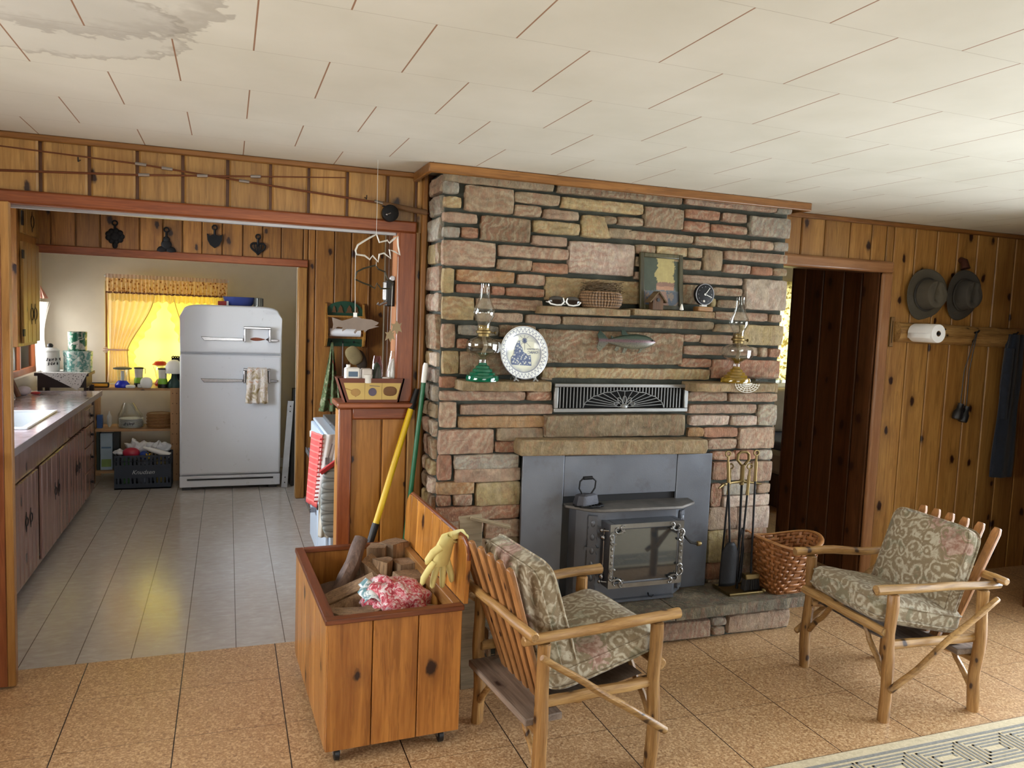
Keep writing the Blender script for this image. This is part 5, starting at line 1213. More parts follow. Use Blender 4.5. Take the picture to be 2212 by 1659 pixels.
q=M(); q.tube([(4.645,3.79,1.16),(4.655,3.80,1.40),(4.662,3.77,1.665)],.003,6); q.tube([(4.59,3.79,1.155),(4.61,3.80,1.40),(4.658,3.77,1.668)],.003,6); q.obj('strap',black,bn)
jk=thing('hanging_jacket','long dark blue jacket hanging from the far end of the log rail','jacket',(5.02,3.79,.68))
q=M()
def jf(u,v):
    a=2*math.pi*u; w=.055+.035*min(1,v*3)+.006*math.sin(9*v); return V3((5.025+w*math.cos(a)+.006*math.sin(7*a+v*5)-.02*v,3.775+.028*math.sin(a)+.006*math.cos(5*a),1.655-.98*v))
q.grid(jf,40,24,cu=True); q.obj('jacket_body',cloth('navy_cloth',[(.3,hx('0c1420')),(.7,hx('162030'))],20),jk,smooth=70)
q=M(); q.tube([(4.965,3.765,1.56),(4.955,3.765,1.3),(4.96,3.762,1.08)],[.028,.030,.022],12,wob=.2); q.obj('sleeve',bpy.data.materials['navy_cloth'],jk)
o=B(3.975,4.006,D-.012,D-.001,1.545,1.735).obj('wall_thermometer',wood('thermometer_wood','9a7848','705028',knots=0),bevel=.003); tag(o,'narrow pale wooden thermometer plaque beside the doorway','thermometer')
B(3.988,3.992,D-.014,D-.012,1.57,1.71).obj('mercury_tube',plain('dark_tube','3a2c22',.3),o,smooth=0)
struct(B(4.56,4.62,3.19,3.225,0,.74),'trim_19',wood('post_trim','8e5a34','643a1e'),bevel=.005)
q=M(); q.grid(lambda u,v: V3((4.60+.015*math.sin(u*22),3.12+.12*u,2.1-1.33*v)),30,6); o=q.obj('sheer_curtain',cloth('beige_sheer',[(.3,hx('8a866c')),(.7,hx('a8a488'))],20,trans=.2),smooth=60,solid=.002); tag(o,'narrow beige curtain at the right edge by the alcove','curtain')
# ---------------------------------------------------------------- wall things, above the kitchen opening
def rod(label,pts,ferr,reel=None):
    t=thing('fishing_rod',label,'fishing rod',tuple(pts[0]),0,'fishing rods on the wall above the kitchen opening')
    n=len(pts); M().tube(pts,[.0062*(1-.62*i/(n-1)) for i in range(n)],8).obj('rod_blank',plain('brown_rod_varnish','5c3018',.35),t)
    for f in ferr:
        i=f*(n-1); k=int(i); p=V3(pts[k]).lerp(V3(pts[min(k+1,n-1)]),i-k); d=(V3(pts[-1])-V3(pts[0])).normalized()
        M().tube([p-d*.022,p+d*.022],.0075,8).obj('ferrule',steel,t)
    return t
yw=D-.035
P1=[(.93,yw,2.135),(.70,yw,2.165),(.30,yw,2.192),(-.15,yw,2.225),(-.37,yw,2.242),(-.88,yw,2.262),(-1.6,yw,2.29)]
r1=rod('long brown fishing rod with a black reel, sloping above the kitchen opening',P1,(.42,.58,.66))
M().tube([(.70,yw,2.163),(.92,yw,2.138)],[.012,.014],10).obj('cork_grip',plain('cork_grip','6a4c30',.8),r1)
q=M(); q.lathe([(.034,-.02),(.040,-.017),(.040,.017),(.034,.02)],(.735,yw-.012,2.118),24,'Y'); q.box(.70,.77,yw-.008,yw+.004,2.148,2.160); rr=q.obj('reel',iron,r1)
q=M(); q.tube([(.735,yw-.034,2.118),(.715,yw-.036,2.108)],.003,6); q.sphere((.715,yw-.040,2.108),.007); q.obj('reel_crank',chrome,rr); M().tube([(.66,yw-.004,2.172),(.70,yw-.004,2.164)],.008,8).obj('reel_seat',chrome,r1)
rod('second brown fishing rod, nearly level, crossing above the kitchen opening',[(-1.6,yw-.012,2.12),(-.883,yw-.012,2.162),(-.384,yw-.012,2.192),(-.02,yw-.012,2.222),(.25,yw-.012,2.245),(.525,yw-.012,2.268)],(.42,.55,.70))
for x,z,hl in ((.62,2.19,'near the reel'),(-.60,2.24,'left of the ferrules'),(-1.3,2.20,'at the far left')): 
    o=M().tube([(x,D,z),(x,yw-.018,z-.014),(x,yw-.022,z+.004)],.0025,6).obj('rod_hook',iron); tag(o,'small dark hook holding the fishing rods, '+hl,'hook','small hooks under the fishing rods')
# fish mobile
mb=thing('fish_mobile','hanging mobile of flat metal fish on threads in the kitchen opening','mobile',(.64,3.6,1.5))
YM=3.6
thr=plain('nylon_thread','c8c8c0',.4)
wh=plain('white_fish_metal','c8c4ba',.5); dk=plain('dark_fish_metal','3c3a2e',.45,.4); gy=plain('brown_grey_tin','7a6c62',.45,.3)
fo=[(.638,1.994),(.608,1.977),(.578,1.957),(.554,1.94),(.544,1.915),(.549,1.897),(.586,1.894),(.61,1.878),(.622,1.896),(.648,1.87),(.653,1.904),(.674,1.911),(.706,1.889),(.699,1.928),(.724,1.921),(.748,1.907),(.739,1.949),(.736,1.991),(.723,1.982),(.698,1.959),(.689,1.97),(.652,1.959)]
M().tube([(x,YM,z) for x,z in fo],.0042,4,closed=True).obj('outline_fish',wh,mb,smooth=0)
do=[(.639,1.854),(.584,1.836),(.554,1.819),(.545,1.785),(.585,1.769),(.613,1.761),(.638,1.747),(.647,1.772),(.666,1.748),(.71,1.75),(.722,1.776),(.696,1.793),(.683,1.826),(.651,1.837)]
M().tube([(x,YM+.01,z) for x,z in do],.0038,4,closed=True).obj('outline_fish',dk,mb,smooth=0,label='dark outline fish')
so=[(.445,1.607),(.469,1.6),(.49,1.593),(.535,1.607),(.548,1.621),(.58,1.606),(.624,1.603),(.659,1.59),(.650,1.580),(.638,1.575),(.66,1.572),(.635,1.565),(.608,1.556),(.593,1.542),(.59,1.553),(.56,1.549),(.55,1.535),(.544,1.543),(.555,1.557),(.512,1.558),(.491,1.544),(.493,1.563),(.47,1.565),(.446,1.546),(.451,1.573)]
M().poly(so,YM-.002,YM+.002,'xz').obj('tin_fish',gy,mb,smooth=0,label='solid brown tin trout')
for (cx,cz,s) in ((.745,1.575,.9),(.715,1.535,.8)):
    pts=[(cx+s*dx,cz+s*dz) for dx,dz in ((-.03,.015),(-.01,.012),(0,.03),(.014,.012),(.028,.02),(.02,.0),(.03,-.03),(.012,-.022),(.004,-.045),(-.008,-.02),(-.028,-.036),(-.02,0))]
    M().poly(pts,YM-.001+.02*s,YM+.001+.02*s,'xz').obj('leaf_charm',plain('tin_charm_%d'%int(cx*1000),'8c7a5c',.5,.3),mb,smooth=0)
q=M(); q.tube([(.637,YM,CZ),(.638,YM,1.992)],.0008,4); q.tube([(.640,YM,1.872),(.640,YM,1.85)],.0008,4); q.tube([(.545,YM,1.915),(.545,YM,1.785),(.549,YM,1.618)],.0012,4); q.tube([(.720,YM+.01,1.776),(.716,YM+.018,1.56)],.001,4); q.tube([(.745,YM+.02,1.90),(.745,YM+.02,1.60)],.001,4); q.obj('thread',thr,mb,smooth=0)
q=M(); q.box(.541,.557,YM-.004,YM+.004,1.612,1.632); q.obj('clip',whitepl,mb,smooth=0)
co=thing('wall_can_opener','black and chrome wall mounted can opener on the opening jamb','can opener',(.76,3.90,1.74))
B(.745,.785,3.88,3.93,1.67,1.80).obj('opener_body',black,co,bevel=.006)
B(.728,.746,3.885,3.90,1.70,1.79).obj('chrome_strip',chrome,co,bevel=.002)
q=M(); q.tube([(.745,3.885,1.69),(.71,3.875,1.675),(.70,3.872,1.682)],[.008,.006,.008],8); q.obj('crank_handle',chrome,co)
M().lathe([(.012,-.006),(.014,0),(.012,.006)],(.772,3.878,1.81),14,'Y').obj('cutting_wheel',steel,co)
# ---------------------------------------------------------------- wooden caddy on the half wall cap
cy0,cy1=3.795,3.915; cz=1.195
cad=thing('wooden_caddy','dark framed wooden caddy with a yellow picture panel, standing on the half wall','caddy',(.67,3.85,cz))
cw=plain('dark_caddy_wood','6a341c',.45,var=.2)
q=M(); q.poly([(.540,cz),(.803,cz),(.830,cz+.118),(.500,cz+.118)],cy0,cy0+.010,'xz'); q.obj('caddy_panel',cw,cad,smooth=0)
q=M(); q.poly([(.540,cz),(.803,cz),(.830,cz+.118),(.500,cz+.118)],cy1-.010,cy1,'xz'); q.obj('caddy_panel',cw,cad,smooth=0)
for s,(a,b) in ((1,((.803,cz),(.830,cz+.118))),(-1,((.540,cz),(.500,cz+.118)))):
    q=M(); q.poly([a,(a[0]-s*.008,a[1]),(b[0]-s*.008,b[1]),b],cy0,cy1,'xz'); q.obj('caddy_end',cw,cad,smooth=0)
q=B(.545,.80,cy0+.01,cy1-.01,cz,cz+.008); q.obj('caddy_floor',cw,cad,smooth=0)
q=M(); q.poly([(.556,cz+.014),(.792,cz+.014),(.812,cz+.096),(.530,cz+.096)],cy0-.003,cy0,'xz'); pn=q.obj('picture_panel',plain('cream_yellow_panel','c8ac64',.5,var=.06),cad,smooth=0)
pd=plain('brown_drawing','6e4c2c',.6); pdl=plain('tan_drawing','a8844c',.6)
q=M(); q.sphere((.588,cy0-.004,cz+.050),(.024,.002,.018),18,8); q.poly([(.566,cz+.052),(.610,cz+.052),(.588,cz+.026)],cy0-.0055,cy0-.003,'xz'); q.tube([(.57,cy0-.004,cz+.058),(.537,cy0-.004,cz+.070)],.0022,6); q.obj('drawing',pdl,pn)
q=M(); q.lathe([(.020,-.001),(.020,.001)],(.670,cy0-.004,cz+.052),20,'Y'); q.beam((.655,cy0-.004,cz+.083),(.705,cy0-.004,cz+.080),.002,.006,(0,1,0)); q.obj('drawing',plain('purple_grey_drawing','5c5468',.6),pn)
q=M(); q.sphere((.757,cy0-.004,cz+.056),(.034,.002,.024),18,8,.8); q.obj('drawing',pd,pn)
q=M(); q.box(.632,.633,cy0-.0035,cy0-.0028,cz+.014,cz+.096); q.box(.716,.717,cy0-.0035,cy0-.0028,cz+.014,cz+.096); q.obj('panel_line',pd,pn,smooth=0)
def item(m,name,label,cat,mat,group=None,**k):
    o=m.obj(name,mat,**k); return tag(o,label,cat,group)
q=M(); q.box(.540,.612,3.812,3.868,cz+.009,cz+.168); wb1=item(q,'white_jug','white square plastic jug with a blue label in the wooden caddy','jug',whitepl,bevel=.008)
B(.555,.600,3.8105,3.812,cz+.125,cz+.150).obj('jug_label',plain('blue_label','506a84',.4),wb1,smooth=0)
M().lathe([(.010,0),(.010,.016)],(.557,3.84,cz+.166),12).obj('jug_cap',whitepl,wb1)
q=M(); q.box(.622,.672,3.815,3.875,cz+.009,cz+.163); item(q,'white_carton','plain white squared container behind the small jar in the caddy','container',plain('off_white_carton','d8d2cc',.5),bevel=.006)
item(M().lathe([(.023,0),(.023,.030),(.024,.032),(.024,.04),(.0,.041)],(.648,3.812-.0,cz+.095),20).lathe([(.018,0),(.018,.09)],(.648,3.816,cz+.009),12),'small_jar','small white jar tipped in front of the white container in the caddy','jar',whitepl)
item(M().lathe([(.022,0),(.022,.022),(.020,.024)],(.745,3.83,cz+.098),20).lathe([(.018,0),(.018,.09)],(.745,3.83,cz+.009),12),'round_tub','small round white tub on the right inside the caddy','tub',whitepl)
def bag(cx,cy,z0,h,w,d,name,label,mat,seed,inner=None):
    t=thing(name,label,'bag',(cx,cy,z0)); q=M()
    def f(u,v):
        a=2*math.pi*u; s=(1-.55*v**2.2); k=1+.35*mn.noise(V3((math.cos(a)*1.6,math.sin(a)*1.6,v*2.5+seed)))
        return V3((cx+w*s*k*math.cos(a),cy+d*s*k*math.sin(a),z0+h*v))
    q.grid(f,26,14,cu=True); q.obj('bag_film',mat,t,smooth=70)
    if inner: M().sphere((cx,cy,z0+h*.45),(w*.78,d*.7,h*.40),14,10).obj('bag_contents',inner,t)
    return t
film=thin('clear_plastic_film',(.88,.88,.88,1)); pinkf=thin('pink_plastic_film',(.85,.55,.68,1))
bag(.700,3.855,cz+.012,.215,.036,.028,'pink_plastic_bag','pink edged plastic bag with a green thing inside the caddy',pinkf,2,plain('green_thing','1e6a44',.4))
bag(.785,3.862,cz+.012,.240,.042,.032,'clear_plastic_bag','clear plastic bag stuffed with white stuff at the caddy right end',film,6,plain('white_stuff','dcdcd8',.8,bump=.6,bscale=50))
# ---------------------------------------------------------------- folded door leaf at the left edge
dl=thing('wooden_door_leaf','red brown wooden door leaf with a brass knob at the far left edge','door',(-1.15,3.69,0))
DY0,DY1=3.645,3.685
B(-1.62,-.856,DY0,DY1,.012,2.022).obj('door_panel',wood('door_redwood','9a5c36','70371c',knots=0,rough=.3,kscale=.6),dl,bevel=.003)
B(-.856,-.826,DY0,DY1,.012,2.022).obj('door_edge',wood('door_edge_fir','b8884c','8e6230',knots=0,rough=.3),dl,bevel=.003)
q=M(); q.lathe([(.0,.0),(.030,0),(.030,.006),(.012,.010),(.011,.032),(.027,.045),(.030,.060),(.020,.072),(0,.075)],(-.905,DY0,.985),24,'Y',False); q.obj('door_knob',plain('aged_brass','8a7450',.3,.9),dl)
# ================================================================ KITCHEN
CX=-1.05
kc=thing('base_cabinet','long run of brown wooden base cabinets with grooved doors under the sink','cabinet',(-1.33,5.6,0))
q=B(-1.62,CX-.022,4.05,5.03,.09,.868); q.box(-1.62,CX-.022,5.82,7.18,.09,.868); q.box(-1.62,CX-.022,5.03,5.82,.09,.745); q.box(-1.62,CX-.09,4.05,7.18,0,.09); q.obj('carcass',cabwood,kc,smooth=0)
q=B(CX-.022,CX-.006,4.05,7.19,.655,.868); q.box(CX-.022,CX-.006,4.05,7.19,.05,.075); q.obj('face_frame',cabwood,kc,smooth=0)
def ring(q,y,z,x,r=.026):
    q.tube([(x+.004,y+r*math.cos(t),z+r*math.sin(t)) for t in [2*math.pi*i/16 for i in range(16)]],.0028,6,closed=True)
    for s in (-1,1):
        q.poly([(y-.006,z+s*r),(y,z+s*(r+.030)),(y+.006,z+s*r)],x,x+.003,'yz')
def cdoor(y0,y1,hy,n=3,z0=.078,z1=.648,X=CX,mat=None,par=None):
    m=M(); vboards(m,[y0+(y1-y0)*i/n for i in range(n+1)],z0,z1,X+.012,'x',1,th=.016,g=.004,ch=.007)
    d=m.obj('door',mat or cabwood,par or kc); q=M(); ring(q,hy,(z0+z1)/2+.05,X+.014); q.obj('ring_handle',iron,d); return d
for y0,y1 in ((4.06,4.33),(4.34,4.60),(4.62,4.885),(4.895,5.16),(5.25,5.655),(5.665,6.06),(6.09,6.405),(6.415,6.73)):
    k=[(4.06,4.33),(4.62,4.885),(5.25,5.655),(6.09,6.405)]
    cdoor(y0,y1,(y1-.045) if (y0,y1) in k else (y0+.045),3)
o=B(CX-.008,CX+.010,6.19,6.745,.668,.815).obj('drawer',cabwood,kc,bevel=.004)
for z0,z1 in ((.655,.785),(.488,.645),(.285,.478),(.078,.275)):
    d=B(CX-.008,CX+.011,6.785,7.17,z0,z1).obj('drawer',cabwood,kc,bevel=.004)
    q=M(); zc=(z0+z1)/2
    pts=[(7.0+(.026 if i%2 else .012)*math.cos(i*math.pi/5),zc+(.026 if i%2 else .012)*math.sin(i*math.pi/5)) for i in range(10)]
    q.poly(pts,CX+.011,CX+.014,'yz'); q.sphere((CX+.024,7.0,zc),.011); q.obj('star_knob',iron,d)
ct=thing('kitchen_counter','pale lavender laminate countertop with metal edge above the brown cabinets','countertop',(-1.3,5.6,.868))
def lam():
    n=N('pale_laminate'); v=n.coord(); a=n.noise(v,6,6,.7,1.5); n.base(n.ramp(a,[(.35,hx('9a8a8c')),(.65,hx('b8acb0'))])); n.set(rough=.14,spec=.6); return n.m
q=M(); q.box(-1.62,-.985,4.03,5.03,.868,.900); q.box(-1.62,-.985,5.82,7.20,.868,.900); q.box(-1.62,-1.52,5.03,5.82,.868,.900); q.box(-1.075,-.985,5.03,5.82,.868,.900); q.obj('laminate_top',lam(),ct,smooth=0)
B(-.985,-.979,4.03,7.20,.862,.902).obj('edge_strip',plain('edge_metal','a8a0a4',.3,.6),ct,smooth=0)
sk=thing('kitchen_sink','white enamel sink set into the kitchen counter','sink',(-1.3,5.42,.75))
q=M(); q.box(-1.535,-1.06,5.015,5.05,.900,.912); q.box(-1.535,-1.06,5.80,5.835,.900,.912); q.box(-1.535,-1.50,5.05,5.80,.900,.912); q.box(-1.095,-1.06,5.05,5.80,.900,.912); q.obj('rim',white,sk,bevel=.004)
q=M(); q.box(-1.51,-1.50,5.04,5.81,.76,.905); q.box(-1.095,-1.085,5.04,5.81,.76,.905); q.box(-1.5,-1.095,5.04,5.05,.76,.905); q.box(-1.5,-1.095,5.80,5.81,.76,.905); q.box(-1.51,-1.085,5.04,5.81,.75,.76); q.obj('basin',white,sk,smooth=0)
wc=thing('wall_cabinet','yellow pine wall cabinet with grooved door hanging left of the kitchen nook','cabinet',(-1.5,6.55,1.30))
B(-1.62,-1.372,6.262,6.84,1.30,CZ-.004).obj('carcass',wood('cab_side_amber','b8803c','8e5a20',knots=.1),wc,bevel=.003)
def wd(y0,y1,z0,z1,n,hy,hz):
    m=M(); vboards(m,[y0+(y1-y0)*i/n for i in range(n+1)],z0,z1,-1.350,'x',1,th=.018,g=.003,ch=.005); d=m.obj('door',cabyellow,wc)
    q=M(); 
    for y in hy: ring(q,y,hz,-1.348,.045)
    q.obj('ring_handle',iron,d)
    q=M(); q.box(-1.352,-1.345,y0-.03,y0+.02,z0+.05,z0+.10); q.box(-1.352,-1.345,y0-.03,y0+.02,z1-.12,z1-.06); q.obj('hinge',iron,d,smooth=0)
wd(6.33,6.83,1.325,2.04,4,(6.55,6.66),1.53); wd(6.33,6.83,2.10,2.31,4,(6.6,),2.2)
# trivets hanging on the header boards
def trivet(x,z,kind,label):
    y=PY-.012; t=thing('cast_iron_trivet',label,'trivet',(x,PY-.01,z-.15),0,'iron trivets on the header board')
    q=M()
    if kind==0:   # leafy round with short loop
        for i in range(9):
            a=2*math.pi*i/9; q.sphere((x+.048*math.cos(a),y,z-.02+.042*math.sin(a)),(.022,.008,.022),10,8)
        q.sphere((x,y,z-.02),(.04,.009,.04),12,8); q.sphere((x,y,z-.088),(.02,.008,.03),10,8)
        h=z+.03
    elif kind==1: # three-lobed
        for dx,dz,r in ((-.035,-.085,.036),(.035,-.085,.036),(0,-.035,.040),(0,.005,.026)): q.sphere((x+dx,y,z+dz),(r,.008,r),14,8)
        h=z+.03
    elif kind==2: # urn
        q.poly([(x-.06,z+.03),(x-.035,z+.015),(x,z+.03),(x+.035,z+.015),(x+.06,z+.03),(x+.055,z-.02),(x+.035,z-.06),(x,z-.085),(x-.035,z-.06),(x-.055,z-.02)],y-.008,y+.008,'xz'); h=z+.03
    else:         # open heart
        pts=[(x+.055*math.sin(t)**3*1.05,y,z-.02+.052*(13*math.cos(t)-5*math.cos(2*t)-2*math.cos(3*t)-math.cos(4*t))/16) for t in [2*math.pi*i/30 for i in range(30)]]
        q.tube(pts,.008,6,closed=True)
        for s in (-.03,-.01,.01,.03): q.tube([(x+s,y,z+.01),(x+s*.5,y,z-.06)],.005,6)
        h=z+.02
    q.obj('openwork_plate',iron,t)
    q=M(); q.tube([(x,y,h-.01),(x,y,h+.035)],.009,8); q.tube([(x+.018*math.cos(a),y,h+.052+.018*math.sin(a)) for a in [2*math.pi*i/14 for i in range(14)]],.006,6,closed=True); q.obj('hanging_loop',iron,t)
trivet(-.835,2.175,0,'leaf shaped black iron trivet, leftmost on the header')
trivet(-.465,2.150,1,'three lobed black iron trivet with a ring top on the header')
trivet(-.105,2.195,2,'urn shaped black iron trivet on the kitchen header')
trivet(.232,2.155,3,'open heart shaped black iron trivet, rightmost on the header')
# ---------------------------------------------------------------- refrigerator
rf=thing('refrigerator','rounded vintage white refrigerator with chrome handles','refrigerator',(.04,7.7,0))
def rbox(x0,x1,y0,y1,z0,z1,rt,n=8):
    # front outline with rounded top corners, softened at the front edge
    pts=[(x0,z0),(x1,z0)]
    if rt:
        pts+=[(x1-rt+rt*math.cos(a),z1-rt+rt*math.sin(a)) for a in [math.pi/2*i/n for i in range(n+1)]]
        pts+=[(x0+rt+rt*math.cos(a),z1-rt+rt*math.sin(a)) for a in [math.pi/2+math.pi/2*i/n for i in range(n+1)]]
        w=x1-x0; pts=[(p[0],p[1]+.035*(1-((p[0]-(x0+x1)/2)/(w/2))**2)*(1 if p[1]>z0+.02 else 0)) for p in pts[:0]]+pts
    else: pts+=[(x1,z1),(x0,z1)]
    return M().poly(pts,y0,y1,'xz')
fx0,fx1,fy=-.392,.462,7.32
def frm():
    n=N('fridge_enamel'); v=n.coord(); a=n.noise(v,26,7,.75,.4); b=n.noise(v,3.5,3)
    tc=n.n('TexCoord'); sp=n.n('SeparateXYZ'); n.l(tc.outputs['Object'],sp.inputs[0])
    wear=n.math('MULTIPLY',n.ramp(a,[(.60,(0,0,0)),(.66,(1,1,1))]),n.ramp(b,[(.5,(0,0,0)),(.62,(1,1,1))]))
    top=n.ramp(sp.outputs[2],[(.0,(0,0,0)),(1.0,(1,1,1))])
    n.base(n.mix(n.math('MULTIPLY',wear,.40),hx('d2d6dc'),hx('8a8a86'))); n.set(rough=.25,coat=.3); return n.m
FE=frm()
def arch(x0,x1,z0,zs,rise,rt,y0,y1):
    n=22; pts=[(x0,z0),(x1,z0),(x1,zs)]
    for i in range(n+1):
        t=i/n; x=x1-(x1-x0)*t; u=abs(2*t-1); z=zs+ (rise)*(1-u**7)**(1/2.4); pts.append((x,z))
    pts.append((x0,zs)); return M().poly(pts,y0,y1,'xz')
arch(fx0,fx1,.03,1.545,.105,.08,fy+.05,8.02).obj('cabinet_body',FE,rf,bevel=.012,smooth=50)
d1=arch(fx0,fx1,1.228,1.545,.105,.08,fy,fy+.05).obj('freezer_door',FE,rf,bevel=.022,seg=4,smooth=50)
d2=B(fx0,fx1,fy,fy+.05,.135,1.216).obj('lower_door',FE,rf,bevel=.020,seg=4,smooth=50)
q=B(fx0,fx1,fy+.006,fy+.05,.025,.128); q.obj('kick_panel',FE,rf,bevel=.008)
B(-.33,.40,fy-.001,fy+.02,.088,.103).obj('kick_slot',black,rf,smooth=0)
for d,zz,hz in ((d1,1.352,1.470),(d2,.985,1.098)):
    q=M(); q.poly([(-.222,zz+.018),(.13,zz+.012),(.13,zz-.012),(-.195,zz-.016)],fy-.012,fy+.002,'xz'); q.poly([(.365,zz+.010),(.43,zz+.008),(.43,zz-.012),(.365,zz-.012)],fy-.012,fy+.002,'xz'); q.obj('trim_bar',chrome,d,bevel=.003)
    q=M(); q.box(.133,.153,fy-.05,fy,zz-.02,hz); q.box(.345,.365,fy-.05,fy,zz-.02,hz); q.box(.133,.365,fy-.062,fy-.03,hz-.022,hz); q.obj('handle',chrome,d,bevel=.005)
for a_,b_ in ((-.37,fy+.02),(.36,fy+.02),(.36,7.9),(-.37,7.9)): B(a_,a_+.07,b_,b_+.08,0,.03).obj('foot',black,rf,smooth=0)
mg=fish_body(.135,.030,.006,'',None); mg.xf(Matrix.Rotation(math.pi,4,'Z')); mg.xf(Matrix.Translation((.255,fy-.003,1.358))); o=mg.obj('trout_magnet',plain('rusty_trout','8a4a30',.5,var=.35)); tag(o,'small brown trout magnet on the freezer door inside the handle','magnet')
M().poly([(.325,1.361),(.345,1.373),(.340,1.356),(.346,1.342),(.325,1.354)],fy-.004,fy-.001,'xz').obj('tail_fin',plain('dark_fin','3c2c24',.6),o,smooth=0)
tw=thing('dish_towel','sheer patterned dish towel hanging over the lower refrigerator handle','towel',(.26,fy-.05,.78))
def towel(name,x0,x1,z0,z1,y,mat,par,amp=.008,f=6,flare=.0,seed=0,yo=0,solid=.002,nz=22):
    q=M(); q.grid(lambda u,v: V3((x0+(x1-x0)*u+flare*(u-.5)*2*v+.006*mn.noise(V3((u*3,v*4,seed))), y+amp*math.sin(u*f*2*math.pi+1.5*v+seed)*(.3+.7*v)+yo*v, z1-(z1-z0)*v+.004*math.sin(u*20)*v)),36,nz); return q.obj(name,mat,par,smooth=80,solid=solid)
tp_=N('printed_dish_towel'); v=tp_.coord('Object',(1,1,.8)); a=tp_.noise(v,13,4,.6,1.2); tp_.base(tp_.ramp(a,[(.36,hx('8a7a4c')),(.45,hx('c8b8a0')),(.55,hx('e0dcd8')),(.62,hx('c89a74')),(.68,hx('e2dedc'))])); tp_.set(rough=.9)
towel('towel_front',.165,.335,.785,1.098,fy-.066,tp_.m,tw,.012,3,.012,1); towel('towel_back',.175,.325,.90,1.098,fy-.024,tp_.m,tw,.004,3,.0,2)
q=M(); q.grid(lambda u,v: V3((.17+.16*u,fy-.066+.042*v,1.100+.006*math.sin(math.pi*v))),20,6); q.obj('towel_fold',tp_.m,tw,smooth=80,solid=.002)
# on top of the refrigerator
o=M().lathe([(.10,0),(.11,.005),(.135,.05),(.148,.078),(.142,.078),(.10,.01)],(.10,7.55,1.652),24,'Z',False,1,.8); bw_=o.obj('plastic_basin',plain('blue_ribbed_plastic','3c4c94',.4),smooth=20); tag(bw_,'shallow blue ribbed plastic bowl on top of the refrigerator','bowl')
q=B(-.085,-.012,7.48,7.56,1.650,1.688); o=q.obj('red_box',plain('red_card','a02c2c',.5),bevel=.003); tag(o,'small red and white box on the left of the refrigerator top','box'); B(-.012,.006,7.48,7.56,1.650,1.69).obj('white_side',whitepl,o,smooth=0)
jr=thing('striped_canister','small striped metal canister on the right of the refrigerator top','canister',(.262,7.5,1.652)); M().lathe([(.040,0),(.040,.075),(.036,.08)],(.262,7.5,1.650),24).obj('can_body',plain('silver_can','9a9c94',.3,.7),jr)
q=M()
for i in range(12): a=2*math.pi*i/12; q.box(.262+.0405*math.cos(a)-.003,.262+.0405*math.cos(a)+.003,7.5+.0405*math.sin(a)-.003,7.5+.0405*math.sin(a)+.003,1.655,1.725)
q.obj('dark_stripes',black,jr,smooth=0)
# leaning metal bar and black panel filling the gap beside the refrigerator
q=M().beam((.497,7.30,.004),(.548,7.33,.80),.052,.022,(0,1,0)); al=q.obj('aluminium_rail',plain('aluminium_rail','b4b8bc',.35,.6)); tag(al,'pale aluminium rail leaning between the refrigerator and the post','rail')
q=M()
for t in (.06,.12,.88,.94): p=V3((.497,7.30,.004)).lerp(V3((.548,7.33,.80)),t); q.lathe([(.006,0),(.006,.003)],(p.x,p.y-.014,p.z),8,'Y')
q.obj('rail_holes',black,al)
q=M().beam((.575,7.45,.004),(.595,7.48,.90),.04,.20,(0,1,0)); o=q.obj('black_gap_panel',black); tag(o,'black panel filling the gap behind the aluminium rail','folding table')
# ---------------------------------------------------------------- nook shelf unit
su=thing('pine_shelf_unit','low pine shelf unit with drilled posts standing under the nook window','shelf unit',(-.8,7.95,0))
for x0 in (-1.195,-.495):
    for y0 in (7.78,8.12):
        p=B(x0,x0+.075,y0,y0+.03,0,.868).obj('post',shelfpineZ,su,smooth=0)
        q=M()
        for i in range(9):
            for s in (.02,.055): q.lathe([(.0045,0),(.0045,.002)],(x0+s,y0-.0008,.06+i*.095),8,'Y')
        q.obj('peg_holes',plain('hole_dark','4a3020',.9),p) if y0<8 else None
for z in (.845,.468,.085): B(-1.118,-.49,7.785,8.15,z,z+.020).obj('shelf_board',shelfpine,su,smooth=0)
q=B(-1.04,-1.0,7.86,7.89,.49,.52)
def add(m,name,mat,label,cat,group=None,**k): return tag(m.obj(name,mat,**k),label,cat,group)
S1=.866
y=7.87
